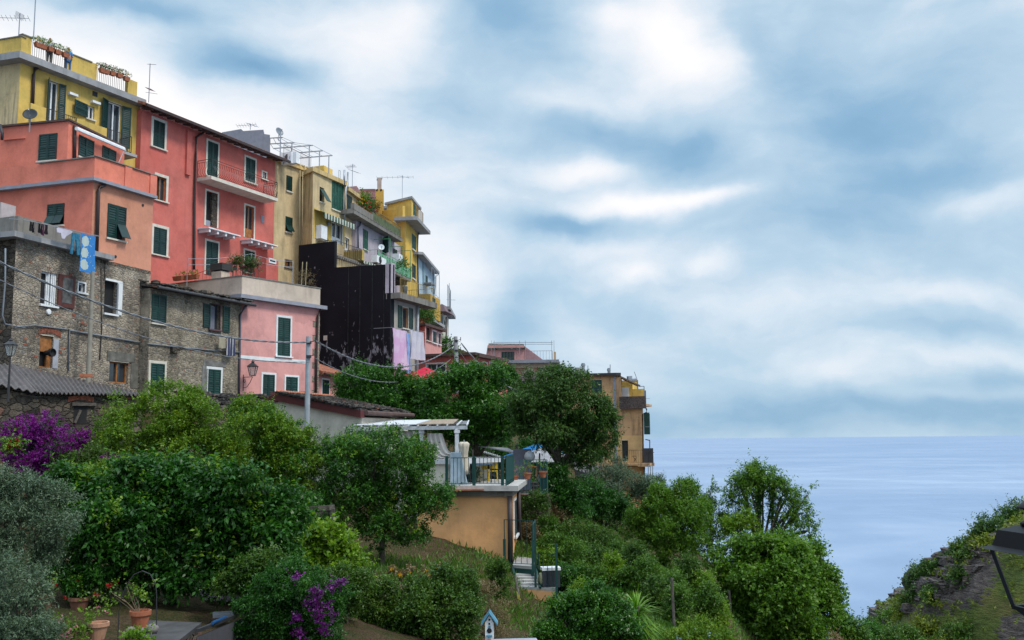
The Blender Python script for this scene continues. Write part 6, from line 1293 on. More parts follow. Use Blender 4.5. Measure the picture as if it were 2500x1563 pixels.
# ================================================================== RESTAURANT TERRACE AND GARDEN THINGS
def parasol(name, apex, r, h, pole_z, mat, label, n=8, drop=.45, group=None):
    apex = Vector(apex); t = thing(name, label, 'parasol', (apex.x, apex.y, pole_z), group); mb = MB(); vs = [apex] + [apex + Vector((r * math.cos(2 * math.pi * (i + .3) / n), r * math.sin(2 * math.pi * (i + .3) / n), -h)) for i in range(n)]
    k = len(vs); mb.add(vs + [v - Vector((0, 0, .03)) for v in vs], [(0, i + 1, (i + 1) % n + 1) for i in range(n)] + [(k, k + (i + 1) % n + 1, k + i + 1) for i in range(n)] + [(i + 1, k + i + 1, k + (i + 1) % n + 1, (i + 1) % n + 1) for i in range(n)]); part('canopy', mb, mat, t)
    mb = MB(); mb.bar((apex.x, apex.y, pole_z), apex, .03, 6); part('pole', mb, STEEL, t)
    return t
REDC = cmat('red_canvas', (.50, .03, .06)); WHC = cmat('shade_dimmed_canvas', (.34, .34, .37)); BLC = cmat('blue_canvas', (.02, .15, .38))  # white canvas dimmed: the trees' shade is put into its colour
a = W(T(440, 1180), 66); t = parasol('red_parasol', a, 2.4, .95, a.z - 3.4, REDC, 'red parasol on the restaurant terrace', 8)
mb = MB(); q_ = W(T(630, 1240), 65); mb.bar(q_, q_ - Vector((0, 0, 1.9)), .05); mb.lathe(q_ - Vector((0, 0, 2.0)), [(.5, 0), (.5, .1), (.1, .18)], 12); solo('parasol_stand', mb, IRON, 'dark heater stand beside the red parasol', 'stand')
for x in (455, 505): mb = MB(); 
a = W(O(1640, 940), 50); mb = MB(); q4 = [W(O(1280, 915), 50), W(O(1640, 935), 48), W(O(1765, 998), 47), W(O(1420, 930), 49)]; mb.add(q4 + [x - Vector((0, 0, .05)) for x in q4], [(0, 1, 2, 3), (7, 6, 5, 4), (0, 4, 5, 1), (1, 5, 6, 2), (2, 6, 7, 3), (3, 7, 4, 0)]); solo('shade_sail', mb, WHC, 'white shade sail over the dark restaurant terrace', 'shade sail')
a = W(O(2070, 915), 50); t = parasol('white_parasol', a, 1.9, .75, -3.0, WHC, 'white parasol under the big walnut tree', 8)
a = W(O(2000, 880), 54); t = parasol('blue_parasol', a, 2.0, .7, -3.0, BLC, 'blue parasol behind the white one under the big tree', 8)
mb = MB(); a = W(O(1903, 1037), 46); mb.lathe(a - Vector((0, 0, .25)), [(.05, 0), (.2, .08), (.26, .25), (.2, .42), (.05, .5)], 14); t = solo('globe_lamp', mb, simple('globe', (.45, .47, .5), .4), 'white globe lamp on a pole by the terrace railing', 'lamp', smooth=True); mb = MB(); mb.bar(a - Vector((0, 0, 2.3)), a - Vector((0, 0, .25)), .03); part('pole', mb, STEEL, t)
BU = simple('bulb', (.6, .6, .55), .4); t = thing('string_lights', 'string of small white bulbs across the dark restaurant terrace', 'string lights', W(O(1500, 1000), 47))
mb = MB(); pts = [W(O(1370 + 300 * i / 14, 975 + 22 * math.sin(i / 14 * 3.1) + 90 * (i / 14) ** 2), 46.5) for i in range(15)]; mb.tube(pts, .012, 3); part('wire', mb, IRON, t)
for p in pts[::1]: mb = MB(); mb.lathe(p - Vector((0, 0, .12)), [(.01, 0), (.05, .04), (.05, .08), (.01, .12)], 6); part('bulb', mb, BU, t)
# terrace platform & green mesh fence
TP = simple('terrace_paving', (.20, .19, .18), .85, var=.2)
p4 = [W(H(850, 1415), 43.5), W(H(1060, 1390), 43.5), W(H(1060, 1390), 43.5) + Vector((2, 14, .2)), W(H(850, 1415), 43.5) + Vector((-9, 14, .2))]; zt_ = p4[0].z
for p in p4: p.z = zt_
mb = MB(); mb.prism([p - Vector((0, 0, 5)) for p in p4], (0, 0, 5)); t = solo('terrace_retaining_wall', mb, STONED, 'old stone retaining wall carrying the restaurant terrace', 'wall')
gq = Fac(p4[0].xy, p4[1].xy); FEN = simple('green_fence', (.015, .10, .10), .6); t = thing('green_fence', 'green slatted fence along the edge of the restaurant terrace', 'fence', p4[0])
railing(t, [p4[0] + Vector((0, .1, .02)), p4[1] + Vector((0, .1, .02))], 1.5, .14, FEN, .016); mb = MB(); mb.fb(gq, .1, gq.len, zt_ + .3, zt_ + 1.5, -.16, -.13); 
mb = MB(); mb.fb(gq, gq.len * .72, gq.len, zt_ + .05, zt_ + 1.45, -.22, -.18); part('screen', mb, simple('dark_green_screen', (.008, .04, .04), .8), t)
def pot(c, r, hgt, mat, label, group, flower=None, nl=60, spread=1.0, seed=0, leaf=None, cat='flower pot', tall=1.0):
    c = Vector(c); t = thing('flower_pot', label, cat, c, group); mb = MB(); mb.lathe(c, [(r * .65, 0), (r * .95, hgt * .78), (r * 1.08, hgt * .78), (r * 1.08, hgt), (r * .92, hgt), (r * .88, hgt * .85)], 16); part('pot', mb, mat, t, smooth=False)
    crown_simple(t, c + Vector((0, 0, hgt)), r * 1.7 * spread, nl, leaf or LEAF_GER, seed, flower, tall); return t
def rbf(ctrl):
    Pp = np.array(ctrl); n = len(Pp); X = Pp[:, :2]; k = lambda r2: np.where(r2 > 1e-9, .5 * r2 * np.log(np.maximum(r2, 1e-9)), 0)
    K_ = k(((X[:, None] - X[None]) ** 2).sum(-1)) + np.eye(n) * 3.0; A_ = np.zeros((n + 3, n + 3)); A_[:n, :n] = K_; A_[:n, n] = 1; A_[:n, n + 1:] = X; A_[n:, :n] = A_[:n, n:].T
    w = np.linalg.solve(A_, np.r_[Pp[:, 2], 0, 0, 0])
    return lambda Q_: k(((Q_[:, None] - X[None]) ** 2).sum(-1)) @ w[:n] + w[n] + Q_ @ w[n + 1:]
pc = [(1244, 1362, 38), (1050, 1368, 36.5), (850, 1385, 31), (900, 1410, 27), (1180, 1375, 35.5), (1240, 1445, 34), (1243, 1540, 31), (300, 1600, 17), (100, 1600, 14), (600, 1600, 18), (900, 1580, 21), (1100, 1563, 25), (1400, 1570, 28), (1600, 1563, 31), (1800, 1563, 31.5), (1950, 1800, 38), (1840, 1680, 33), (1890, 1740, 36), (1750, 1430, 37.5), (1640, 1400, 43), (1500, 1350, 46), (1440, 1290, 50), (1370, 1240, 48), (1300, 1330, 41), (1560, 1240, 66), (1490, 1235, 82), (1400, 1190, 75), (750, 1215, 40), (400, 1215, 38), (100, 1215, 34), (450, 1010, 52), (650, 1010, 58), (900, 1010, 64), (1100, 1000, 68), (1250, 980, 98), (1350, 1210, 60), (1300, 1530, 33), (1380, 1520, 34), (1330, 1470, 35.5), (1345, 1465, 37.5), (1410, 1480, 36), (1320, 1400, 41)]
ctrl = [tuple(W(p[:2], p[2])) for p in pc] + [(-20, 3, -4), (0, 3, -4.5), (20, 3, -7), (40, 45, -24), (45, 25, -20), (60, 60, -42), (26, 60, -20), (33, 75, -36), (18, 98, -30), (16, 84, -14), (5, 112, -34), (-20, 125, -20), (-60, 120, 10), (-60, 60, 18), (-40, 90, 12), (-22, 96, 4), (30, 110, -62), (70, 90, -72), (100, 60, -75), (0, 160, -100), (60, 150, -104), (-60, 180, -60), (120, 120, -104), (-30, 45, 8), (-33, 30, 3), (22, 45, -13)]
zfun = rbf(ctrl); nx, ny = 330, 300; xs = np.linspace(-60, 110, nx); ys = np.linspace(2, 175, ny); GX, GY = np.meshgrid(xs, ys); Q2 = np.c_[GX.ravel(), GY.ravel()]; Z2 = np.concatenate([zfun(q_) for q_ in np.array_split(Q2, 20)])
def fbm(q_, s, seed=0):
    o = 0
    for i in range(4): a_ = 1.3 ** i + seed; o = o + np.sin(q_[:, 0] * s * 2 ** i * 1.1 + a_ * 3 + 1.7 * np.sin(q_[:, 1] * s * 2 ** i * .7 + a_)) * np.cos(q_[:, 1] * s * 2 ** i + a_ * 5) / 2 ** i
    return o
Z2 = Z2 + .10 * fbm(Q2, 1.6); Z2 = np.clip(Z2, -110, 22)
def gridmesh(name, Q_, Z_, nx, ny, mat, **kw):
    v = np.c_[Q_, Z_]; i = np.arange(nx * ny).reshape(ny, nx); f = np.stack([i[:-1, :-1], i[:-1, 1:], i[1:, 1:], i[1:, :-1]], -1).reshape(-1, 4)
    me = bpy.data.meshes.new(name); me.vertices.add(len(v)); me.vertices.foreach_set('co', v.astype(np.float32).ravel()); me.loops.add(f.size); me.loops.foreach_set('vertex_index', f.ravel().astype(np.int32)); me.polygons.add(len(f)); me.polygons.foreach_set('loop_start', np.arange(len(f), dtype=np.int32) * 4); me.update(calc_edges=True)
    me.polygons.foreach_set('use_smooth', [True] * len(f)); me.materials.append(mat); o = bpy.data.objects.new(name, me); COL.objects.link(o)
    for k, v_ in kw.items(): o[k] = v_
    return o
def groundmat(name, cs, sc=1.0):
    m, nt, b = newmat(name); co = N(nt, 'ShaderNodeTexCoord').outputs['Object']; f1, _ = NOISE(nt, co, .55 * sc, 5, .65); f2, _ = NOISE(nt, co, 5 * sc, 6, .7); f3, _ = NOISE(nt, co, 22 * sc, 4, .7)
    c = ramp(nt, MA(nt, 'ADD', MA(nt, 'MULTIPLY', f1, .6), MA(nt, 'MULTIPLY', f2, .4)), cs); c = MIXC(nt, .8, c, ramp(nt, f3, [(.3, .35), (.7, 1.5)]), 'MULTIPLY'); nt.links.new(c, b.inputs['Base Color']); b.inputs['Roughness'].default_value = 1; b.inputs['Specular IOR Level'].default_value = .1
    bn = N(nt, 'ShaderNodeBump'); bn.inputs['Strength'].default_value = 1; bn.inputs['Distance'].default_value = .12; nt.links.new(MA(nt, 'ADD', f2, f3), bn.inputs['Height']); nt.links.new(bn.outputs[0], b.inputs['Normal']); return m
gridmesh('ground', Q2, Z2, nx, ny, groundmat('hillside_soil', [(.36, (.035, .055, .014)), (.46, (.075, .07, .03)), (.54, (.11, .075, .045)), (.66, (.18, .12, .075))]), kind='structure')
def gy(px, py, fn=None, y0=20.0, y1=110.0):
    """distance along a sight line at which it first meets the ground (or passes nearest to it)"""
    d = ray(px, py); ys_ = np.linspace(y0, y1, 500); z = (fn or zfun)(np.c_[d.x * ys_, ys_]); g_ = d.z * ys_ - z; h = np.where(g_ < 0)[0]
    return float(ys_[h[0]] if len(h) else ys_[np.argmin(g_)])
# headland
rd = [(2085, 1583, 150), (2120, 1540, 155), (2160, 1505, 160), (2230, 1480, 165), (2262, 1440, 170), (2330, 1400, 175), (2380, 1358, 180), (2440, 1325, 186), (2500, 1292, 192), (2600, 1235, 200), (2750, 1170, 210)]
hc = [];
for (x, y_, Y) in rd: q_ = W((x, y_), Y); hc.append((q_.x, q_.y, q_.z)); hc.append((q_.x - 8, q_.y + 14, q_.z - 26)); hc.append((q_.x - 20, q_.y + 40, q_.z - 75))
hc += [tuple(W(p[:2], p[2])) for p in ((2500, 1563, 112), (2350, 1563, 118), (2200, 1563, 126), (2500, 1450, 140), (2350, 1470, 145), (2420, 1380, 160), (2600, 1563, 110), (2750, 1400, 140), (2250, 1500, 146))] + [(30, 125, -80), (60, 100, -60), (40, 160, -102), (100, 100, -45), (25, 200, -110)]
hz = rbf(hc)
# ================================================================== FOLIAGE
LFK = lambda c, g: tuple(min(.9, x * y) for x, y in zip(c, g))
LF = lambda n, d, m_, l, h=None, g=(1.7, 1.35, .85), **k: leafmat(n, [(.12, LFK(d, g)), (.45, LFK(m_, g)), (.8, LFK(l, g)), (.97, LFK(h or l, g))], **k)
LEAF_CIT = LF('citrus_leaves', (.008, .040, .010), (.018, .085, .014), (.045, .16, .02), (.12, .22, .03), spec=.45, rough=.4)
LEAF_DARK = LF('dark_citrus_leaves', (.006, .030, .008), (.012, .065, .013), (.028, .12, .018), (.08, .19, .03), spec=.35, rough=.4)
LEAF_LIME = LF('lemon_leaves', (.022, .075, .010), (.055, .14, .014), (.11, .21, .022), (.24, .29, .04), spec=.3)
LEAF_OLV = LF('olive_leaves', (.04, .070, .045), (.085, .13, .085), (.16, .22, .15), (.27, .33, .26), trans=.15, rough=.5, g=(.78, .84, .70))
LEAF_WAL = LF('walnut_leaves', (.012, .045, .014), (.024, .075, .020), (.048, .115, .03), (.08, .14, .04))
LEAF_GRN = LF('fig_leaves', (.015, .060, .012), (.035, .105, .018), (.07, .16, .025), (.16, .22, .035))
LEAF_FIG = LF('bright_tree_leaves', (.02, .07, .012), (.045, .13, .02), (.09, .20, .03), (.18, .25, .04), trans=.4)
LEAF_BRT = LF('bright_leaves', (.035, .10, .012), (.07, .17, .02), (.13, .25, .03), (.20, .30, .05), trans=.4)
LEAF_BUSH = LF('shrub_leaves', (.012, .045, .012), (.028, .085, .018), (.06, .13, .025), (.10, .16, .04))
LEAF_MAG = LF('bougainvillea_bracts', (.10, .003, .12), (.17, .006, .21), (.25, .014, .30), (.32, .04, .30), trans=.4, g=(1, 1, 1))
LEAF_MAG2 = LF('deep_bracts', (.06, .003, .08), (.10, .004, .13), (.17, .01, .20), trans=.3, g=(1, 1, 1))
LEAF_GER = LF('geranium_leaves', (.02, .08, .015), (.05, .14, .02), (.11, .20, .03), (.2, .22, .05))
LEAF_HEAD = LF('scrub_leaves', (.035, .07, .012), (.07, .12, .016), (.12, .18, .022), (.18, .18, .05))
LEAF_DRY = LF('dry_stems', (.10, .065, .035), (.17, .12, .06), (.24, .18, .09), (.30, .24, .13), g=(1, 1, 1))
LEAF_RED = LF('red_petals', (.35, .008, .008), (.5, .012, .01), (.6, .03, .02), g=(1, 1, 1)); LEAF_PNK = LF('pink_petals', (.30, .06, .12), (.45, .14, .2), (.5, .25, .3), g=(1, 1, 1)); LEAF_YEL = LF('yellow_petals', (.5, .25, .01), (.6, .35, .02), (.65, .45, .03), g=(1, 1, 1)); LEAF_WHT = LF('white_petals', (.22, .18, .19), (.32, .27, .28), (.45, .40, .42), g=(1, 1, 1))
LEAF_RUST = LF('rusty_leaves', (.14, .05, .015), (.20, .08, .02), (.26, .12, .03), g=(1, 1, 1)); LEAF_BLU = LF('blue_petals', (.15, .25, .5), (.3, .4, .6), (.4, .5, .65), g=(1, 1, 1))
def unit(v): return v / np.maximum(1e-9, np.linalg.norm(v, axis=-1, keepdims=True))
def np_obj(name, V_, nq, mat, parent, **kw):
    me = bpy.data.meshes.new(name); off = np.array(root_loc(parent)); V_ = (V_ - off).astype(np.float32)
    me.vertices.add(len(V_)); me.vertices.foreach_set('co', V_.ravel()); me.loops.add(nq * 4); me.loops.foreach_set('vertex_index', np.arange(nq * 4, dtype=np.int32))
    me.polygons.add(nq); me.polygons.foreach_set('loop_start', np.arange(nq, dtype=np.int32) * 4); me.update(calc_edges=True)
    me.materials.append(mat); o = bpy.data.objects.new(name, me); COL.objects.link(o); o.parent = parent
    for k, v in kw.items(): o[k] = v
    return o
def leafverts(P3, Dv, L_, asp, rng, fold=.12):
    n = len(P3); hint = unit(rng.normal(size=(n, 3)) * .8 + np.array([0, 0, 1.0])); sd_ = unit(np.cross(Dv, hint)); nn = np.cross(sd_, Dv); L_ = L_[:, None]
    w = L_ * asp * .5; m_ = P3 + Dv * L_ * .45 + nn * L_ * fold
    return np.stack([P3, m_ + sd_ * w, P3 + Dv * L_ - nn * L_ * .08, m_ - sd_ * w], 1).reshape(-1, 3)
def sprigs(blobs, rng, n, L_, k=9, tw=None, out=.75, up=.45, droop=.15, inner=.25, asp=.45, nz=.35, shoots=1.0):
    """leafy twigs over the surfaces of a union of spheres (cx, cy, cz, r)"""
    Bb = np.array(blobs); KC = 13; nb = len(Bb); cd_ = rng.normal(size=(nb, KC, 3)); cd_[..., 1] -= .4; cd_ = unit(cd_)
    cr = Bb[:, None, 3] * (.24 + .30 * rng.random((nb, KC))) * (1 + nz * .3); cc = Bb[:, None, :3] + cd_ * (Bb[:, None, 3] * (.55 + .55 * rng.random((nb, KC))))[..., None]
    cd_, cr, cc = cd_.reshape(-1, 3), cr.ravel(), cc.reshape(-1, 3); pr = cr ** 2; pr = pr / pr.sum(); ns = max(1, int(n / k)); idx = rng.choice(len(cc), ns, p=pr)
    d = unit(rng.normal(size=(ns, 3)) + cd_[idx] * .8 + np.array([0, -.1, .25])); f = np.where(rng.random(ns) < inner, rng.random(ns) ** .5 * .9, .72 + .36 * rng.random(ns) ** 1.5)
    b = cc[idx] + d * np.array([1, 1, .85]) * (cr[idx] * f)[:, None]; d = unit(d + cd_[idx] * .5)
    tw = tw or L_ * 2.6; T_ = unit(d * out + np.array([0, 0, up]) + rng.normal(size=(ns, 3)) * .45)
    tt = (np.arange(k) + .5) / k; base = b[:, None, :] + T_[:, None, :] * (tt[None, :, None] * tw * (.6 + .8 * rng.random((ns, 1, 1)) + shoots * 1.1 * (rng.random((ns, 1, 1)) < .05)))
    rad = rng.normal(size=(ns, k, 3)); rad -= (rad * T_[:, None, :]).sum(-1, keepdims=True) * T_[:, None, :]; rad = unit(rad)
    Dv = unit(rad * .85 + T_[:, None, :] * .55 + np.array([0, 0, -droop])); m_ = ns * k; Ls = L_ * (.5 + .75 * rng.random(m_))
    return leafverts(base.reshape(-1, 3), Dv.reshape(-1, 3), Ls, asp, rng)
def pblobs(lst, Y, rng, D_=True, depth=.6, f=V):
    out = []; 
    for (x, y_, r) in lst:
        r3 = r / .9672 * Y / 2400; q_ = W(f(x, y_), Y + rng.uniform(-1, 1) * r3 * depth); out.append((q_.x, q_.y, q_.z, r3 * .92))
        if depth > .5 and r > 14:
            for k_ in range(3): a_ = rng.uniform(-.6, 3.7); d_ = r3 * rng.uniform(.75, 1.05); out.append((q_.x + d_ * math.cos(a_), q_.y + rng.uniform(-.6, .3) * r3, q_.z + d_ * math.sin(a_), r3 * rng.uniform(.22, .42)))
    return out
def limbs(root, base, blobs, r, mat, rng, nl=7, name='trunk', fork=.35):
    mb = MB(); Bb = np.array(blobs); base = Vector(base); ctr = Vector(((Bb[:, :3] * Bb[:, 3:4]).sum(0) / Bb[:, 3].sum())); fk = base.lerp(ctr, fork) + Vector((rng.uniform(-.2, .2), 0, 0)); fk.z = base.z + (ctr.z - base.z) * fork
    mb.tube([base - Vector((0, 0, .4)), base.lerp(fk, .5) + Vector((rng.uniform(-.1, .1), 0, 0)), fk], r, 8, r * .75)
    for i in rng.choice(len(Bb), min(nl, len(Bb)), replace=False):
        e = Vector(Bb[i, :3]); e = fk.lerp(e, .95); m_ = fk.lerp(e, .5) + Vector((rng.uniform(-.2, .2), rng.uniform(-.2, .2), abs(rng.uniform(.0, .3)) * (e - fk).length * .4)); mb.tube([fk, fk.lerp(m_, .5) + Vector((0, 0, .05)), m_, e], r * .5, 6, r * .12)
        for s_ in range(3): e2 = e + Vector(rng.normal(size=3)) * Bb[i, 3] * .5; mb.tube([m_, m_.lerp(e2, .6) + Vector((0, 0, .1)), e2], r * .2, 4, r * .05)
    return part(name, mb, mat, root, smooth=True)
def tree(name, label, cat, bl, Y, base, mat, n, L_, r=.12, seed=1, bark=None, group=None, depth=.7, nl=7, f=V, **kw):
    if Y is None: Y = gy(*f(*base), None, 20, 62)
    rng = np.random.default_rng(seed); bb = pblobs(bl, Y, rng, depth=depth, f=f); b0 = W(f(*base), Y); t = thing(name, label, cat, b0, group)
    if nl: limbs(t, b0, bb, r, bark or BARK, rng, nl, name='trunk' if r > .05 else 'stem')
    v = sprigs(bb, rng, n, L_, **kw); np_obj('crown' if r > .05 else 'foliage', v, len(v) // 4, mat, t); return t, bb, rng
def extra(t, nm, bb, rng, n, L_, mat, **kw):
    v = sprigs(bb, rng, n, L_, **kw); return np_obj(nm, v, len(v) // 4, mat, t)
def fruits(t, bb, rng, n, r, mat):
    Bb = np.array(bb)
    for i in range(n):
        j = rng.integers(len(Bb)); d = rng.normal(size=3); d[1] = -abs(d[1]) - .4; d = d / np.linalg.norm(d); c = Vector(Bb[j, :3] + d * Bb[j, 3] * 1.02); mb = MB(); mb.lathe(c - Vector((0, 0, r)), [(r * .3, .02 * r), (r * .85, r * .45), (r, r), (r * .8, r * 1.6), (r * .25, r * 1.97)], 8); part('orange', mb, mat, t, smooth=True)
def crown_simple(t, c, r, n, mat, seed, flower=None, tall=1.0):
    rng = np.random.default_rng(seed + 100); bb = [(c.x + rng.uniform(-.4, .4) * r, c.y + rng.uniform(-.4, .4) * r, c.z + r * tall * rng.uniform(.2, .8), r * .55) for _ in range(4)]; v = sprigs(bb, rng, n, r * .22, k=5, asp=.7); np_obj('foliage', v, len(v) // 4, mat, t)
    if flower: v = sprigs(bb, rng, max(10, n // 4), r * .2, k=5, inner=0, asp=.9, tw=r * .1); np_obj('flowers', v, len(v) // 4, flower, t)
OR = simple('orange_peel', (.62, .24, .02), .5)
tree('lemon_tree', 'pale green leggy lemon tree with upright shoots below the stone cottage', 'tree', [(300, 1045, 55), (370, 1000, 55), (440, 990, 50), (520, 1020, 60), (350, 1090, 55), (480, 1080, 60), (530, 1080, 40), (420, 935, 26), (370, 915, 15), (362, 940, 15), (268, 950, 14), (275, 985, 22), (255, 1010, 20), (450, 950, 26), (240, 1060, 35), (410, 1050, 60)], 31, (400, 1260), LEAF_LIME, 52000, .085, .10, 11, asp=.5, up=.7)
t, bb, rng = tree('orange_tree', 'yellowish orange tree by the metal pole bearing a few oranges', 'tree', [(600, 1010, 50), (570, 975, 25), (650, 985, 25), (680, 1050, 45), (700, 1100, 55), (630, 1100, 60), (560, 1110, 40), (740, 1160, 45), (620, 1165, 50), (690, 1180, 35), (650, 1040, 45), (728, 1040, 20)], 33, (650, 1300), LEAF_LIME, 50000, .09, .1, 12, asp=.45); fruits(t, bb, rng, 9, .045, OR); extra(t, 'darker_leaves', bb, rng, 14000, .09, LEAF_CIT)  # darker citrus green leaves mixed through the same crown
t, bb, rng = tree('orange_tree', 'round glossy orange tree beside the orange house', 'tree', [(800, 1072, 38), (860, 1064, 42), (930, 1078, 45), (990, 1080, 30), (840, 1120, 65), (960, 1130, 60), (1010, 1180, 45), (960, 1210, 60), (880, 1200, 60), (800, 1180, 50), (770, 1080, 35), (900, 1250, 40), (980, 1260, 25), (1030, 1200, 22), (820, 1240, 35)], 33, (900, 1330), LEAF_CIT, 78000, .085, .11, 13, asp=.5); fruits(t, bb, rng, 6, .045, OR); extra(t, 'young_shoots', [(x, y_, z + r * .3, r) for x, y_, z, r in bb], rng, 6000, .09, LEAF_BRT, up=1.2, inner=0, tw=.3)
t, bb, rng = tree('citrus_tree', 'wide dark green citrus tree in the middle of the near garden', 'tree', [(330, 1175, 60), (440, 1165, 60), (540, 1170, 60), (630, 1215, 50), (280, 1250, 70), (400, 1260, 80), (530, 1260, 80), (630, 1290, 55), (220, 1190, 50), (170, 1160, 30), (240, 1330, 50), (350, 1335, 50), (460, 1350, 50), (570, 1340, 50), (380, 1130, 25), (290, 1130, 20), (500, 1130, 25), (660, 1250, 30), (155, 1135, 20), (690, 1185, 22), (150, 1210, 30), (700, 1230, 16), (130, 1175, 18)], 21.5, (400, 1480), LEAF_DARK, 80000, .115, .10, 14, bark=BARKD, asp=.5, droop=.3)
extra(t, 'young_shoots', [(x, y_, z + r * .35, r * .9) for x, y_, z, r in bb[::2]], rng, 3200, .12, LEAF_BRT, up=1.4, inner=0, tw=.4)
tree('olive_tree', 'silvery olive tree at the left edge of the garden', 'tree', [(50, 1175, 50), (115, 1215, 50), (40, 1250, 65), (145, 1265, 34), (-20, 1190, 60), (60, 1310, 45), (0, 1150, 30), (120, 1310, 26), (-40, 1280, 60)], 17, (20, 1560), LEAF_OLV, 56000, .06, .08, 15, asp=.26, up=.5, k=11)
tree('olive_tree', 'nearest silvery olive bush in the bottom left corner', 'tree', [(30, 1400, 55), (60, 1450, 50), (20, 1500, 60), (100, 1480, 30), (90, 1420, 25), (-30, 1440, 60), (60, 1530, 50), (110, 1540, 40)], 13.5, (20, 1700), LEAF_OLV, 42000, .05, .06, 16, asp=.26, k=11)
t, bb, rng = tree('bougainvillea', 'purple bougainvillea spreading below the stone shed', 'bougainvillea', [(100, 1020, 40), (60, 1035, 40), (150, 1050, 50), (100, 1085, 50), (190, 1050, 25), (60, 1100, 35), (140, 1110, 40), (35, 1060, 25), (205, 1070, 16), (30, 1020, 20), (110, 1140, 35)], 30, (110, 1230), LEAF_MAG, 34000, .055, .05, 17, asp=.85, k=7, nl=4); extra(t, 'leaves', bb, rng, 14000, .06, LEAF_DARK, inner=.6); b2 = pblobs([(220, 1090, 40), (190, 1120, 40), (240, 1120, 30), (170, 1140, 40), (280, 1090, 14)], 29.5, rng); extra(t, 'leaves', b2, rng, 16000, .06, LEAF_BUSH); extra(t, 'bracts', pblobs([(255, 1085, 9), (285, 1100, 7), (272, 1093, 7)], 29, rng), rng, 500, .055, LEAF_MAG, asp=.85)
tree('lemon_hedge', 'bright green lemon tree mass in front of the black wall foot', 'tree', [(850, 920, 45), (830, 940, 32), (920, 925, 42), (900, 970, 60), (980, 960, 55), (1010, 990, 50), (940, 1000, 50), (870, 895, 18), (1020, 940, 22), (965, 915, 22), (850, 980, 40)], 52, (930, 1080), LEAF_CIT, 62000, .14, .16, 18, up=.8, asp=.5)
tree('citrus_tree', 'tall rounded bright green citrus tree behind the white pergola', 'tree', [(1100, 905, 40), (1140, 915, 45), (1070, 955, 60), (1160, 960, 55), (1190, 1000, 34), (1100, 1000, 45), (1060, 1000, 34), (1180, 1015, 26), (1120, 1015, 28), (1075, 905, 20), (1120, 885, 16), (1050, 1015, 22)], 50, (1130, 1150), LEAF_CIT, 70000, .14, .16, 19, up=.7, asp=.5)
t, bb, rng = tree('walnut_tree', 'big spreading walnut tree over the restaurant terrace', 'tree', [(1300, 915, 35), (1350, 915, 35), (1265, 960, 45), (1330, 980, 60), (1400, 985, 35), (1432, 985, 20), (1280, 1005, 42), (1370, 1030, 44), (1235, 1000, 28), (1418, 1040, 28), (1330, 890, 18), (1310, 1035, 20), (1385, 1080, 22), (1230, 955, 22), (1350, 1090, 18), (1420, 950, 16), (1440, 1000, 10)], 46, (1312, 1165), LEAF_WAL, 64000, .13, .22, 20, up=.1, droop=.5, asp=.42, nl=12)
tree('ivy_bush', 'dark ivy mound round the foot of the walnut tree', 'bush', [(1330, 1140, 28), (1350, 1170, 28), (1310, 1150, 22), (1360, 1200, 30), (1330, 1190, 25)], 45.5, (1340, 1230), LEAF_DARK, 12000, .12, .05, 21)
t, bb, rng = tree('oleander', 'pale pink oleander in front of the far pink house', 'shrub', [(1255, 900, 22), (1285, 900, 20), (1240, 920, 18), (1270, 925, 20), (1300, 910, 15)], 62, (1265, 1000), LEAF_WAL, 9000, .16, .05, 22, asp=.25); extra(t, 'blossom', bb, rng, 5000, .12, LEAF_WHT, asp=.8, tw=.1)
tree('dark_bush', 'dark round shrub climbing the end of the veranda wing', 'shrub', [(1190, 895, 22), (1205, 915, 24), (1230, 905, 14), (1180, 875, 14)], 66, (1200, 980), LEAF_CIT, 9000, .15, .05, 23)
for i, (bl, b0, lb) in enumerate((([(1450, 1125, 40), (1430, 1160, 42), (1480, 1150, 36), (1500, 1175, 30), (1410, 1150, 22)], (1455, 1230), 'large silvery olive tree below the cliff house'), ([(1535, 1145, 22), (1545, 1170, 26), (1520, 1170, 22)], (1540, 1220), 'small silvery olive tree right of the larger one'))):
    tree('olive_tree', lb, 'tree', bl, 60, b0, LEAF_OLV, 30000 - 16000 * i, .11, .14, 24 + i, asp=.3, k=11)
tree('dark_shrub', 'dark evergreen shrub under the silvery olive', 'shrub', [(1400, 1190, 40), (1440, 1215, 35), (1390, 1160, 25), (1380, 1215, 30), (1480, 1215, 25)], 55, (1420, 1280), LEAF_DARK, 24000, .12, .08, 26)
tree('green_tree', 'light green round tree in the middle of the terraced slope', 'tree', [(1570, 1215, 55), (1600, 1185, 42), (1600, 1250, 50), (1530, 1240, 42), (1645, 1220, 32), (1580, 1290, 40), (1500, 1260, 26), (1640, 1280, 35), (1620, 1165, 22), (1560, 1180, 25)], 47, (1568, 1350), LEAF_FIG, 60000, .11, .16, 27, nl=10, bark=BARKD)
tree('sapling', 'thin tree with sparse branches between the round tree and the tall tree', 'tree', [(1690, 1165, 8), (1668, 1200, 18), (1700, 1190, 6), (1650, 1190, 14), (1690, 1215, 12), (1680, 1140, 4), (1672, 1170, 6), (1705, 1230, 14), (1628, 1175, 12)], 49, (1690, 1330), LEAF_GRN, 4200, .12, .06, 28, nl=9)
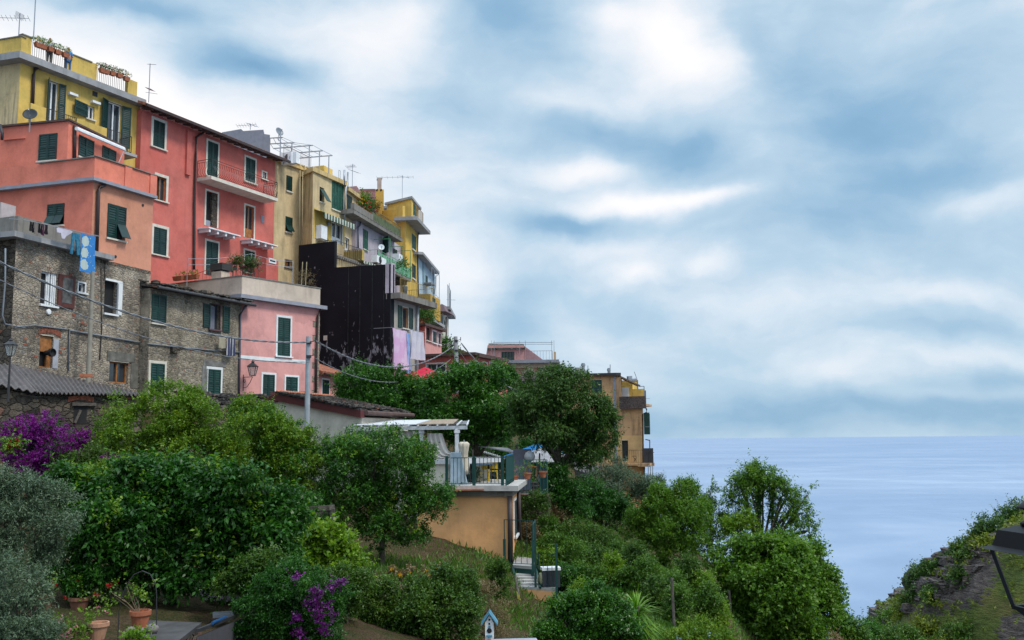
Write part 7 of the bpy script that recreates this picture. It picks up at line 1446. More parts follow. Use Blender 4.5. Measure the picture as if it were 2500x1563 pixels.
t, bb, rng = tree('tall_tree', 'tall open crowned tree with ivy clad trunks standing against the sea', 'tree', [(1760, 1128, 16), (1785, 1118, 17), (1812, 1128, 17), (1735, 1148, 16), (1770, 1150, 16), (1805, 1150, 15), (1835, 1148, 16), (1722, 1175, 12), (1750, 1175, 14), (1850, 1168, 15), (1878, 1182, 13), (1912, 1160, 6), (1895, 1166, 5), (1865, 1200, 13), (1898, 1205, 11), (1735, 1200, 12), (1890, 1230, 13), (1915, 1250, 9), (1870, 1245, 12), (1905, 1275, 9), (1880, 1285, 11), (1840, 1215, 8), (1765, 1205, 8), (1735, 1232, 8), (1850, 1262, 9), (1830, 1180, 9)], 48, (1800, 1420), LEAF_FIG, 15000, .15, .20, 29, nl=22, asp=.35, up=.15, out=1.0, inner=.1, droop=.3)
b3 = pblobs([(1790, 1180 + 18 * i, 8) for i in range(9)] + [(1825, 1180 + 18 * i, 8) for i in range(9)], 48, rng, depth=.1); extra(t, 'ivy', b3, rng, 9000, .08, LEAF_DARK); mb = MB()
for x0, x1 in ((1788, 1795), (1825, 1822)): mb.tube([W(V(x1, 1420), 48), W(V((x0 + x1) / 2, 1280), 48), W(V(x0, 1150), 48)], .12, 7, .05)
part('trunk', mb, BARKD, t, smooth=True)
tree('yellowing_tree', 'small yellow green tree in front of the tall tree trunks', 'tree', [(1740, 1245, 18), (1760, 1230, 14), (1715, 1240, 12), (1780, 1250, 10), (1700, 1265, 12)], 47, (1740, 1360), LEAF_BRT, 5200, .12, .06, 30, inner=.1)
tree('fig_tree', 'broad deep green fig tree mass at the edge of the cliff', 'tree', [(1740, 1320, 38), (1810, 1325, 42), (1880, 1330, 45), (1780, 1370, 70), (1860, 1390, 70), (1930, 1400, 45), (1950, 1375, 22), (1820, 1450, 70), (1900, 1460, 65), (1940, 1440, 35), (1720, 1330, 30), (1780, 1480, 50), (1870, 1510, 60),  (1960, 1410, 14), (1975, 1400, 8)], 44, (1830, 1600), LEAF_FIG, 95000, .15, .2, 31, asp=.65)
for i, (x, y_, r, Y) in enumerate(((2010, 1490, 26, 58), (1985, 1470, 14, 58), (2050, 1500, 22, 62), (2085, 1510, 18, 66), (1950, 1530, 30, 50), (2110, 1525, 25, 60), (2170, 1535, 26, 60), (2240, 1545, 24, 60), (2140, 1500, 14, 72))):
    tree('slope_shrub', ['rounded shrub just right of the fig tree', 'small shrub tucked against the fig tree', 'second shrub to the right of the fig tree', 'third shrub to the right of the fig tree', 'pale bush under the fig tree by the lower edge', 'dark shrub at the lower edge under the headland rocks', 'leafy shrub at the lower edge left of the lamp', 'last shrub at the lower edge before the lamp', 'little shrub on the skyline at the foot of the headland'][i], 'shrub', [(x, y_, r), (x + r * .7, y_ + r * .5, r * .8), (x - r * .7, y_ + r * .5, r * .8), (x, y_ + r, r)], Y, (x, y_ + 2 * r), [LEAF_GRN, LEAF_CIT, LEAF_CIT, LEAF_GRN, LEAF_DRY, LEAF_BUSH, LEAF_GRN, LEAF_HEAD, LEAF_BUSH][i], 5500, .16, .03, 40 + i, 'shrubs along the cliff edge' and BARK, 'shrubs along the cliff edge')
t, bb, rng = tree('citrus_bush', 'bright citrus bush at the lower edge left of the yucca', 'bush', [(1325, 1455, 22), (1370, 1440, 26), (1420, 1428, 28), (1345, 1490, 36), (1420, 1475, 42), (1462, 1450, 18), (1290, 1500, 22), (1440, 1510, 36), (1305, 1430, 10), (1380, 1515, 36), (1480, 1500, 22), (1350, 1425, 12), (1400, 1395, 12)], 27, (1380, 1620), LEAF_CIT, 60000, .085, .08, 50, up=.7)
tree('leafy_shrub', 'big mixed green shrub at the lower edge left of the birdhouse', 'shrub', [(1085, 1390, 32), (1030, 1390, 36), (980, 1410, 30), (1090, 1440, 35), (1040, 1440, 50), (970, 1450, 45), (900, 1420, 42), (860, 1400, 26), (1070, 1490, 45), (990, 1500, 50), (920, 1490, 50), (860, 1460, 40), (1055, 1360, 14)], 24, (990, 1640), LEAF_BUSH, 80000, .065, .06, 51, asp=.55)
tree('grape_vine', 'light green grapevine climbing past the dark wooden crate', 'vine', [(735, 1290, 24), (770, 1275, 20), (790, 1310, 26), (720, 1330, 26), (800, 1350, 30), (760, 1350, 30), (830, 1330, 16), (810, 1280, 12), (740, 1260, 12), (840, 1380, 20)], 25, (770, 1460), LEAF_BRT, 11000, .11, .04, 52, asp=.85)
t, bb, rng = tree('bougainvillea', 'dark bougainvillea with hanging purple clusters at the bottom of the garden', 'bougainvillea', [(690, 1390, 45), (640, 1390, 40), (750, 1400, 45), (680, 1450, 55), (740, 1460, 50), (630, 1450, 40), (690, 1500, 50), (620, 1500, 35), (585, 1450, 26), (600, 1490, 26), (760, 1510, 40), (780, 1440, 25), (700, 1345, 25), (800, 1400, 20)], 19.5, (700, 1640), LEAF_DARK, 70000, .05, .05, 53); b4 = pblobs([(745, 1440, 7), (758, 1462, 8), (765, 1487, 6), (732, 1428, 5), (714, 1500, 6), (772, 1430, 4), (786, 1450, 4), (750, 1418, 4), (768, 1500, 4), (745, 1400, 6), (790, 1385, 5), (705, 1365, 5), (806, 1382, 5), (700, 1470, 7)], 18.7, rng, depth=.2); extra(t, 'bracts', b4, rng, 1700, .045, LEAF_MAG2, asp=.85, k=6)
LEAF_RED2 = LF('deep_red_petals', (.20, .004, .004), (.30, .006, .006), (.38, .015, .01), g=(1, 1, 1))
def redflowers(spots, Y, label, mat, r=3, name='geranium', gl=LEAF_GER, nl=900):
    rng = np.random.default_rng(int(spots[0][0])); x, y_ = spots[0]; t = thing(name, label, 'flower', W(V(x, y_ + 20), Y)); bb = pblobs([(x, y_ + 4, r * 2.2) for x, y_ in spots], Y, rng, depth=.3); extra(t, 'foliage', bb, rng, nl, .05 * Y / 20, gl, asp=.8); extra(t, 'petals', pblobs([(x, y_, r) for x, y_ in spots], Y - .15, rng, depth=.1), rng, 60 * len(spots), .035 * Y / 20, mat, asp=.9, k=5, tw=.02)
redflowers([(797, 1290), (806, 1286), (815, 1294), (823, 1300), (800, 1300), (788, 1294)], 25.5, 'red flowering plant at the edge of the soil patch', LEAF_RED)
redflowers([(22, 1045), (38, 1040), (24, 1055), (40, 1050)], 28, 'red geranium beside the purple bougainvillea', LEAF_RED2, 3)
redflowers([(1005, 1350), (1035, 1345), (968, 1352), (925, 1345), (1012, 1357), (945, 1358)], 27, 'yellow daisies scattered on the dry soil patch', LEAF_YEL, 2.2, 'daisies', LEAF_DRY, 1500)
for i, (x, y_, r, m_, Y) in enumerate(((1595, 1385, 18, LEAF_GRN, 40), (1600, 1425, 22, LEAF_GRN, 37), (1660, 1385, 15, LEAF_BRT, 40), (1670, 1420, 20, LEAF_GRN, 37), (1525, 1350, 18, LEAF_GRN, 43), (1445, 1340, 16, LEAF_BRT, 44), (1455, 1310, 14, LEAF_GRN, 46), (1500, 1310, 16, LEAF_BUSH, 46), (1690, 1440, 16, LEAF_BRT, 36), (1545, 1395, 16, LEAF_BUSH, 40), (1620, 1345, 18, LEAF_BUSH, 43))):
    t, bb, rng = tree('staked_vine', ['vine on a stake under the round tree', 'tall vine beside the white speckled stake', 'pale vine at the right of the slope', 'vine right of the white speckled stake', 'vine above the yucca', 'pale vine near the upper left stake', 'vine at the top of the rows', 'dull bush between the upper vines', 'pale vine nearest the brown path', 'dull bush left of the tall vine', 'dark bush at the trunk of the round tree'][i], 'vine', [(x, y_ - r, r * .7), (x, y_, r), (x + r * .4, y_ + r, r), (x - r * .4, y_ + r * 1.6, r * .9)], None, (x, y_ + 2.4 * r), m_, 7000, .09, .03, 60 + i, BARK, 'vines on the terraced slope')
for i, (x0, y0, x1, y1, Y) in enumerate(((1445, 1300, 1430, 1380, 43), (1586, 1365, 1592, 1490, 35), (1640, 1335, 1643, 1385, 42), (1515, 1360, 1513, 1400, 41), (1722, 1395, 1727, 1460, 36))):
    Y = gy(*V(x1, y1), None, 20, 62); mb = MB(); mb.bar(W(V(x1, y1), Y), W(V(x0, y0), Y), .05, 6); solo('vine_stake', mb, WOODD, ['leaning grey stake at the upper left of the vines', 'long pale speckled stake in front of the vines', 'grey stake right of the round tree', 'short stake above the yucca', 'thin stake by the brown path'][i], 'stake', 'stakes among the vines')
tree('rusty_bush', 'rust coloured round bush at the head of the brown path', 'bush', [(1690, 1400, 16), (1705, 1408, 16), (1720, 1405, 12)], None, (1703, 1425), LEAF_RUST, 5200, .06, .03, 75)
t, bb, rng = tree('plumbago', 'yellow green plumbago with pale blue flowers at the lower edge', 'shrub', [(1600, 1510, 28), (1650, 1500, 26), (1690, 1515, 28), (1640, 1530, 40), (1720, 1530, 25)], None, (1650, 1600), LEAF_LIME, 16000, .06, .04, 76); extra(t, 'flowers', bb, rng, 500, .05, LEAF_BLU, inner=0, asp=.9, k=5, tw=.03)
# slope ground-cover shrubs between the orange house and the vines
for i, (x, y_, r, m_, Y) in enumerate(((1255, 1195, 22, LEAF_DRY, 42), (1290, 1250, 22, LEAF_GRN, 42), (1250, 1260, 14, LEAF_DRY, 41), (1310, 1290, 24, LEAF_GRN, 42), (1360, 1260, 30, LEAF_BUSH, 46), (1350, 1320, 30, LEAF_GRN, 42), (1400, 1310, 26, LEAF_BUSH, 43), (1290, 1320, 22, LEAF_BRT, 40), (1340, 1365, 24, LEAF_CIT, 38), (1390, 1360, 24, LEAF_GRN, 40), (1320, 1220, 20, LEAF_DRY, 44), (1430, 1280, 24, LEAF_BUSH, 48), (1480, 1360, 18, LEAF_GRN, 40), (1375, 1400, 16, LEAF_BRT, 33))):
    tree('bank_shrub', ['dry brown bush under the green fence', 'green bush on the bank beside the orange house', 'small dry bush by the drainpipe', 'green bush above the lower stair landing', 'dark shrub below the walnut ivy', 'loose green shrub right of the stair', 'shrub between the stair and the upper stake', 'pale bush by the stair rail', 'dark leafy bush right of the lower landing', 'green bush in the middle of the bank', 'dry bush on the retaining wall', 'dull shrub below the silvery olive', 'low green bush left of the yucca', 'pale small bush over the citrus bush'][i], 'shrub', [(x, y_, r), (x + r * .8, y_ + r * .3, r * .7), (x - r * .8, y_ + r * .4, r * .7), (x + r * .2, y_ + r, r * .9)], None, (x, y_ + 1.6 * r), m_, 7000, .09, .03, 80 + i, BARK, 'shrubs on the bank')
tree('bank_creeper', 'dull creeper on the bank under the orange house corner', 'creeper', [(1180, 1345, 12), (1175, 1370, 13), (1160, 1345, 10), (1190, 1385, 9), (1175, 1400, 11)], None, (1185, 1420), LEAF_BUSH, 9000, .07, .03, 95)
tree('dry_creeper', 'dry brown scrub on the bank above the birdhouse', 'creeper', [(1150, 1400, 22), (1170, 1440, 24), (1140, 1440, 20), (1180, 1480, 22), (1150, 1480, 22), (1130, 1380, 14)], None, (1160, 1500), LEAF_DRY, 10000, .06, .03, 96, asp=.25)
tree('dark_hedge', 'dark evergreen hedge behind the restaurant terrace furniture', 'hedge', [(1090, 1060, 35), (1150, 1070, 40), (1210, 1075, 40), (1270, 1085, 36), (1320, 1080, 30), (1180, 1110, 30), (1100, 1100, 30), (1250, 1115, 24)], 58, (1190, 1150), LEAF_DARK, 20000, .16, .06, 99)
tree('wall_creeper', 'green and brown creepers hanging down the terrace retaining wall', 'creeper', [(1240, 1190, 12), (1262, 1180, 12), (1280, 1195, 14), (1248, 1215, 12), (1290, 1180, 10), (1235, 1235, 10)], 42.9, (1255, 1240), LEAF_BUSH, 6000, .08, .03, 101, nl=0)
for bl, b0, Y_, m_, lb in (([(700, 1225, 26), (735, 1205, 26), (670, 1190, 22), (760, 1235, 18), (715, 1195, 18)], (715, 1300), 28, LEAF_CIT, 'mid green shrub filling the gap behind the timber crate'), ([(150, 1345, 30), (195, 1375, 28), (120, 1320, 22), (235, 1365, 22)], (170, 1420), 20.8, LEAF_DARK, 'dark shrub behind the geranium pots'),
        ([(575, 1365, 28), (620, 1345, 26), (650, 1330, 24), (540, 1385, 18), (600, 1400, 18)], (590, 1450), 20.4, LEAF_BUSH, 'small leaved shrub between the dark citrus and the lower bougainvillea'), ([(250, 1125, 24), (285, 1140, 22), (215, 1150, 24), (320, 1125, 18)], (260, 1200), 26, LEAF_LIME, 'pale shrub between the upper bougainvillea and the dark citrus'),
        ([(830, 1390, 22), (815, 1430, 26), (850, 1370, 14), (800, 1370, 18)], (820, 1480), 22.5, LEAF_BUSH, 'loose shrub right of the lower bougainvillea')):
    tree('garden_shrub', lb, 'shrub', bl, Y_, b0, m_, 15000, .07, .03, 110 + int(Y_), group='filler shrubs of the near garden')
# yucca
rng = np.random.default_rng(5); b0 = W(V(1505, 1500), 29.5); hd = W(V(1503, 1432), 29.5); t = thing('yucca', 'spiky yucca with a fan of long sword leaves', 'yucca', b0)
mb = MB(); mb.tube([b0, b0.lerp(hd, .5), hd], .10, 8, .08); part('trunk', mb, BARK, t)
n = 420; d = rng.normal(size=(n, 3)); d[:, 2] = d[:, 2] * .8 + .2; d = unit(d); st = np.array(hd) - np.array([0, 0, 1]) * (rng.random((n, 1)) * .75) * np.array([[1, 1, 1]]); L_ = .72 + .3 * rng.random(n); d[:, 2] -= (st[:, 2] < hd.z - .3) * .5; d = unit(d)
sd_ = unit(np.cross(d, [0, 0, 1])); m1 = st + d * (L_ * .5)[:, None]; tip = st + d * L_[:, None] - np.array([0, 0, 1]) * (L_ * .18)[:, None]; v = np.stack([st, m1 + sd_ * .025, tip, m1 - sd_ * .025], 1).reshape(-1, 3); np_obj('leaves', v, n, LF('yucca_leaves', (.03, .10, .012), (.06, .17, .02), (.11, .24, .03)), t)
# ================================================================== SMALL GARDEN THINGS
a = W(J(586, 1510), 22); t = thing('birdhouse', 'white birdhouse with a blue pitched roof on a post', 'birdhouse', a - Vector((0, 0, 1.2))); s = 22 / 2400 / 3.007
hw, hh, rf = 30 * s, 118 * s, 62 * s; g = Fac((a.x - hw, a.y), (a.x + hw, a.y)); zb = a.z
mb = MB(); mb.prism([g.P(0, zb), g.P(2 * hw, zb), g.P(2 * hw, zb + hh), g.P(hw, zb + hh + rf * .9), g.P(0, zb + hh)], (0, .35, 0)); part('box', mb, WHITE, t)
BR_ = simple('blue_roof', (.07, .22, .32), .6, var=.25); mb = MB()
for sg in (-1, 1):
    p = g.P(hw, zb + hh + rf); q_ = g.P(hw + sg * (hw + .09), zb + hh - .07); k2 = Vector((0, -.06, 0)); mb.hexa([p + k2, q_ + k2, q_ + Vector((0, .42, 0)), p + Vector((0, .42, 0))] + [x + Vector((0, 0, .035)) for x in (p + k2, q_ + k2, q_ + Vector((0, .42, 0)), p + Vector((0, .42, 0)))])
part('roof', mb, BR_, t)
for z_, r_2 in ((.85, .022), (.6, .02), (.42, .03), (.2, .055)): mb = MB(); mb.lathe(g.P(hw, zb + hh * z_ + .12, .0), [(r_2, 0), (r_2, .012)], 14, (0, -1, 0)); part('hole', mb, DARK if r_2 != .03 else BR_, t)
mb = MB(); mb.box(g.P(hw, zb + hh * .2 + .02, .05), .12, .1, .03); part('perch', mb, BR_, t); mb = MB(); mb.bar(a - Vector((0, -.15, 1.3)), a + Vector((0, .15, 0)), .05); part('post', mb, WOODD, t)
mb = MB(); c_ = W(J(760, 1530), 23); mb.box(c_, 1.1, .4, .1, .1); solo('stone_slab', mb, GREYP, 'grey slab edge at the bottom beside the birdhouse', 'slab')
# bottom-left terrace with pots, hoop, wall
yb = 17.5; TZ = W(K(1650, 1160), yb).z
mb = MB(); p4 = [W(K(1560, 1340), 16.2), W(K(2060, 1235), 16.6), W(K(2380, 1105), 18.5), W(K(1700, 1105), 18.8)]; 
for p in p4: p.z = TZ - .05
mb.prism([p - Vector((0, 0, .08)) for p in p4], (0, 0, .08)); t = solo('stone_ledge', mb, simple('slate_top', (.05, .048, .05), .8, var=.3), 'grey stone ledge behind the corrugated fence at the bottom', 'ledge')
mb = MB(); mb.prism([p - Vector((0, 0, 2)) for p in p4], (0, 0, 1.915)); part('wall', mb, STONED, t)
pot(W(K(1650, 1160), yb), .17, .34, TERRA, 'terracotta pot with bare stemmed geranium inside the wire hoop', 'garden flower pots', None, 24, 1.2, 1)
t = bpy.data.objects.get('flower_pot'); mb = MB(); c_ = W(K(1650, 1000), yb); rnd = random.Random(4)
for (x, y_) in ((1500, 640), (1380, 780), (1460, 790), (1600, 760), (1640, 800), (1560, 700), (1720, 880), (1300, 700)): e = W(K(x, y_), yb + rnd.uniform(-.1, .1)); mb.tube([c_, c_.lerp(e, .5) + Vector((rnd.uniform(-.04, .04), 0, .03)), e], .008, 5, .004)
part('stems', mb, simple('bare_stem', (.20, .14, .09), .8), t)
rng = np.random.default_rng(8); extra(t, 'blooms', [(*W(K(x, y_), yb), .035) for x, y_ in ((1305, 635), (1410, 600), (1140, 738))], rng, 60, .035, LEAF_RED2, asp=.9, k=4, tw=.02); extra(t, 'top_leaves', [(*W(K(x, y_), yb), .06) for x, y_ in ((1280, 700), (1420, 620), (1150, 740), (1330, 880), (1230, 930), (1400, 810), (1660, 680), (1650, 770), (1560, 720))], rng, 220, .05, LEAF_LIME, asp=.9, k=4)
pot(W(K(1150, 1262), 16.0), .16, .26, simple('pale_terracotta', (.42, .22, .14), .8), 'pale terracotta bowl with a trailing yellow green plant', 'garden flower pots', LEAF_PNK, 30, 1.0, 2, LEAF_LIME); t = bpy.data.objects['flower_pot.001']; extra(t, 'trailing_foliage', [(*W(K(x, y_), 15.9), r) for x, y_, r in ((700, 1040, .07), (800, 1090, .08), (900, 1120, .09), (980, 1180, .1), (1080, 1060, .08), (1130, 1000, .06), (860, 1200, .09), (1250, 930, .05), (950, 1240, .08))], rng, 900, .045, LEAF_LIME, asp=.7, k=5); extra(t, 'trailing_flowers', [(*W(K(x, y_), 15.8), .06) for x, y_ in ((780, 1200), (860, 1170), (840, 1250), (700, 1050))], rng, 120, .035, LEAF_PNK, asp=.9, k=4, tw=.02)
pot(W(K(930, 940), 20.5), .2, .3, simple('dull_terracotta', (.20, .09, .06), .85), 'dull pot with a shaded red geranium behind the trailing plant', 'garden flower pots', LEAF_RED2, 120, .9, 3)
pot(W(K(520, 900), 18.5), .15, .25, simple('old_terracotta', (.18, .09, .06), .85), 'half hidden pot of yellowish geranium beside the nearest olive', 'garden flower pots', LEAF_RED2, 120, 1.0, 4, LEAF_LIME)
t = thing('wire_hoop', 'thin metal hoop arch over the terracotta pot', 'hoop', W(K(1400, 1272), 17.0)); mb = MB(); pts = [W(K(x, y_), 17.0) for x, y_ in ((1392, 1272), (1405, 950), (1440, 760), (1500, 610), (1580, 500), (1680, 455), (1770, 490), (1830, 590), (1848, 700), (1850, 1000), (1845, 1200))]; mb.tube(pts, .009, 6); part('hoop', mb, IRON, t)
for i, (x, y_, r) in enumerate(((1545, 1165, .09), (1690, 1170, .08), (1800, 1140, .11))): mb = MB(); c_ = W(K(x, y_), 17.0); mb.lathe(c_ - Vector((0, 0, r * .7)), [(r * .5, 0), (r, r * .5), (r * .95, r), (r * .5, r * 1.4), (.01, r * 1.5)], 9); solo('boulder', mb, simple('boulder%d' % i, (.17, .15, .15), .9, bump=.5), ['round stone left of the terracotta pot', 'stone in front of the terracotta pot', 'pinkish stone right of the terracotta pot'][i], 'stone', 'stones round the pot', smooth=True)
tree('succulent', 'small bright succulent at the bottom under the terracotta pot', 'plant', [(K(1650, 1230)[0] * .9672, K(1650, 1230)[1] * .9672, 14), (K(1560, 1260)[0] * .9672, K(1560, 1260)[1] * .9672, 10), (K(1740, 1250)[0] * .9672, K(1740, 1250)[1] * .9672, 10)], 15.5, (333, 1540), LEAF_BRT, 700, .05, .02, 97, nl=0, asp=.8)
a, b2 = W(L(170, 1290), 16.8), W(L(760, 1060), 20); t = thing('corrugated_fence', 'grey corrugated fence with a dark top rail at the bottom edge', 'fence', a - Vector((0, 0, 1))); mb = MB(); mb.bar(a, b2, .04); part('rail', mb, IRON, t)
g = Fac(a.xy, b2.xy); mb = MB(); vs = []; n = 200; fs = []
for i in range(n + 1): s = g.len * i / n; o = .03 * math.sin(i * 1.05); z_ = a.z + (b2.z - a.z) * i / n - .1; vs += [g.P(s, z_ - 1.6, o), g.P(s, z_, o)]
mb.add(vs, [(2 * i, 2 * i + 2, 2 * i + 3, 2 * i + 1) for i in range(n)]); part('sheet', mb, simple('zinc_sheet', (.06, .06, .07), .6), t)
mb = MB(); c_ = W(L(540, 1075), 20.6); mb.box(c_, .5, .4, .06, .3); solo('pale_tray', mb, simple('shade_dimmed_lid', (.25, .26, .29), .6), 'pale flat tray lying in the shade under the dark citrus tree', 'tray')  # white lid; the shade over it is put into the grey colour
mb = MB(); mb.bar(W(L(370, 1190), 17.6), W(L(540, 1115), 18.8), .03, 8); solo('blue_tube', mb, simple("blue_plastic", (.01, .06, .17), .4), 'blue tube lying on the fence rail', 'tube')
mb = MB(); g = Fac(W(L(0, 900), 22.5).xy, W(L(760, 900), 22.0).xy); rr = g.rect(L, 0, 760, 880, 1190); mb.fb(g, rr[0], rr[1], rr[2] - 1, rr[3], -2.5, 0); t = solo('dark_shed', mb, simple('dark_boards', (.03, .026, .025), .9), 'dark hut with a rumpled fabric awning in the shade of the citrus tree', 'shed')
mb = MB(); vs = []; fs = []; n = 30
for i in range(n + 1):
    u = i / n; s = rr[0] + (rr[1] - rr[0]) * (.25 + .75 * u); vs += [g.P(s, rr[3] + .02, .25), g.P(s, rr[3] + .28 + .08 * math.sin(i * 1.3), -.2)]
mb.add(vs, [(2 * i, 2 * i + 2, 2 * i + 3, 2 * i + 1) for i in range(n)]); part('awning', mb, cmat('mauve_awning', (.20, .17, .19)), t, smooth=True)
# crate of dark boards
t = thing('timber_crate', 'dark open timber compost crate behind the grapevine', 'crate', W(I(650, 1330), 27.5)); 
for p, q_, w_ in (((370, 1110), (560, 1085), .09), ((415, 1160), (560, 1160), .14), ((530, 1110), (760, 1105), .14), ((430, 1215), (560, 1185), .12), ((600, 1170), (735, 1145), .14), ((735, 1100), (775, 1100), .14)):
    mb = MB(); a, b2 = W(I(*p), 27.5), W(I(*q_), 27.8); mb.hexa([a, b2, b2 + Vector((0, .1, 0)), a + Vector((0, .1, 0))] + [x + Vector((0, 0, w_)) for x in (a, b2, b2 + Vector((0, .1, 0)), a + Vector((0, .1, 0)))]); part('board', mb, WOODD, t)
for x, y0, y1 in ((545, 1130, 1330), (765, 1085, 1330)): mb = MB(); mb.bar(W(I(x, y1), 27.7), W(I(x, y0), 27.7), .08); part('post', mb, WOODD, t)
# ================================================================== TERRACE POTS, PLANTS, PEOPLE
def planter(c, g, w, label, group, seed, flower=None, leaf=None, mat=None, tall=1.0, n=90, nm='flower_box'):
    c = Vector(c); t = thing(nm, label, 'flower box', c, group); h = Fac((c - Vector((g.u.x, g.u.y, 0)) * w / 2).xy, (c + Vector((g.u.x, g.u.y, 0)) * w / 2).xy); mb = MB()
    q = [h.P(.05, c.z, .1), h.P(w - .05, c.z, .1), h.P(w - .05, c.z, -.1), h.P(.05, c.z, -.1), h.P(0, c.z + .24, .14), h.P(w, c.z + .24, .14), h.P(w, c.z + .24, -.14), h.P(0, c.z + .24, -.14)]; mb.hexa(q); part('trough', mb, mat or TERRA, t)
    rng = np.random.default_rng(seed); bb = [(*h.P(w * u, c.z + .3 + .12 * tall), .12 * (.7 + .5 * tall)) for u in (.15, .5, .85)]; extra(t, 'foliage', bb, rng, n * 4, .06, leaf or LEAF_GER, asp=.5, k=5, tw=.08)
    if flower: extra(t, 'flowers', bb, rng, n // 2, .06, flower, asp=.9, k=4, tw=.05)
for i, (x, y_) in enumerate(((352, 252), (398, 268), (467, 292), (531, 318), (602, 345), (945, 490), (980, 500), (1037, 515), (1100, 535), (1165, 565))):
    c_ = Pe.off(.12).pt(A(x, y_)); planter(c_ - Vector((0, 0, .22)), Pe, .40, ['box of yellow flowers nearest the tall mast on the yellow house rail', 'second flower box from the tall mast', 'flower box in front of the standing man', 'hanging flower box between the two people', 'terracotta box by the person in blue', 'first box on the far terrace rail of the yellow house', 'second box on the far terrace rail, darker green', 'third box on the far terrace rail, drooping', 'fourth box on the far terrace rail', 'last box on the far terrace rail by the end pier'][i], 'flower boxes on the yellow house rail', i, [LEAF_YEL, LEAF_YEL, None, None, LEAF_YEL, LEAF_PNK, None, LEAF_PNK, LEAF_YEL, LEAF_YEL][i], LEAF_BUSH if i > 4 else LEAF_GER)
def person(base, hgt, face, label, skin, shirt, trousers, hairc, seed=0):
    b = Vector(base); s = hgt / 1.75; t = thing('person', label, 'person', b); rot = Matrix.Rotation(face, 3, 'Z')
    def sk(name, pts, edges, rad, mat, par):
        me = bpy.data.meshes.new(name); me.from_pydata([tuple(rot @ (Vector(p) * s)) for p in pts], edges, []); o = bpy.data.objects.new(name, me); COL.objects.link(o); o.parent = par
        md = o.modifiers.new('skin', 'SKIN'); md.use_smooth_shade = True
        for v, r in zip(me.skin_vertices[0].data, rad): v.radius = (r * s, r * s); v.use_root = False
        me.skin_vertices[0].data[0].use_root = True; ss = o.modifiers.new('sub', 'SUBSURF'); ss.levels = ss.render_levels = 1; me.materials.append(mat); return o
    P0 = [(0, 0, .95), (0, 0, 1.15), (0, 0, 1.38), (0, 0, 1.5), (0, -.01, 1.60), (0, -.01, 1.70), (.17, 0, 1.40), (.24, -.05, 1.15), (.18, -.25, 1.05), (.16, -.32, 1.06), (-.17, 0, 1.40), (-.24, -.05, 1.15), (-.18, -.25, 1.05), (-.16, -.32, 1.06), (.09, 0, .88), (.1, 0, .48), (.1, 0, .08), (.1, -.14, .04), (-.09, 0, .88), (-.1, 0, .48), (-.1, 0, .08), (-.1, -.14, .04), (0, -.1, 1.6)]
    E0 = [(0, 1), (1, 2), (2, 3), (3, 4), (4, 5), (2, 6), (6, 7), (7, 8), (8, 9), (2, 10), (10, 11), (11, 12), (12, 13), (0, 14), (14, 15), (15, 16), (16, 17), (0, 18), (18, 19), (19, 20), (20, 21), (4, 22)]
    R0 = [.13, .13, .14, .06, .10, .08, .06, .045, .035, .03, .06, .045, .035, .03, .09, .06, .045, .03, .09, .06, .045, .03, .018]
    body = sk('body', P0, E0, R0, skin, t)
    sk('shirt', [P0[i] for i in (0, 1, 2, 6, 7, 10, 11)], [(0, 1), (1, 2), (2, 3), (3, 4), (2, 5), (5, 6)], [.15, .15, .16, .075, .06, .075, .06], shirt, body)
    sk('trousers', [P0[i] for i in (0, 14, 15, 16, 18, 19, 20)], [(0, 1), (1, 2), (2, 3), (0, 4), (4, 5), (5, 6)], [.15, .11, .08, .06, .11, .08, .06], trousers, body)
    sk('hair', [(0, .03, 1.68), (0, .05, 1.6)], [(0, 1)], [.10, .08], hairc, body)
SK = simple('skin', (.42, .23, .16), .6)
gp_ = S_y = None
zt_ = Pe.hit(*A(465, 440))[1]
for px, py, lb, sh, tr, hr in ((465, 192, 'grey haired person in a pale shirt standing behind the flower boxes', (.45, .50, .52), (.10, .09, .08), (.45, .43, .42)), (634, 278, 'person in blue standing at the end of the terrace railing', (.06, .22, .45), (.05, .12, .25), (.30, .22, .16))):
    top = W(A(px, py), 52.6 + (px - 465) / 170 * 1.1); person((top.x, top.y, top.z - 1.72), 1.72, R(40), lb, SK, simple('shirt_' + str(px), sh, .9), simple('trousers_' + str(px), tr, .9), simple('hair_' + str(px), hr, .9))
# pink house terrace
g = PK_S; GRP = 'pots on the pink house terrace'
a = W(D(285, 322), 57.0); planter(a, PK_F, .75, 'small terracotta box left of the larger trough', GRP, 31, None, n=30, tall=.3)
a = W(D(397, 312), 56.8); planter(a, PK_F, 1.25, 'large terracotta trough with low yellow green plants', GRP, 32, LEAF_YEL, n=140, tall=.5)
OLE = [((780, 200), 26), ((820, 160), 22), ((870, 150), 22), ((930, 200), 28), ((980, 170), 24), ((1020, 190), 18), ((950, 250), 22), ((900, 210), 22), ((740, 220), 14)]
rng = np.random.default_rng(77); c_ = W(D(900, 280), 56.5); t = thing('potted_oleander', 'flowering pink oleanders in pots on the pink house terrace', 'oleander', c_, GRP); bb = [(*W(D(*p), 57.3), r * 57 / 2400 / 3.78) for p, r in OLE]; extra(t, 'foliage', bb, rng, 2600, .16, LEAF_WAL, asp=.22, up=.9, inner=.1); extra(t, 'blossom', bb, rng, 900, .12, LEAF_PNK, asp=.8, tw=.1, inner=0); mb = MB()
for p, r in OLE: e = W(D(*p), 57.3); mb.tube([Vector((e.x + .1, e.y, PKZ - .4)), e], .02, 4, .01)
part('stems', mb, BARK, t); mb = MB(); mb.lathe(Vector((c_.x, c_.y + .8, PKf)), [(.25, 0), (.35, .6), (.38, .62), (.3, .7)], 12); part('pot', mb, TERRA, t)
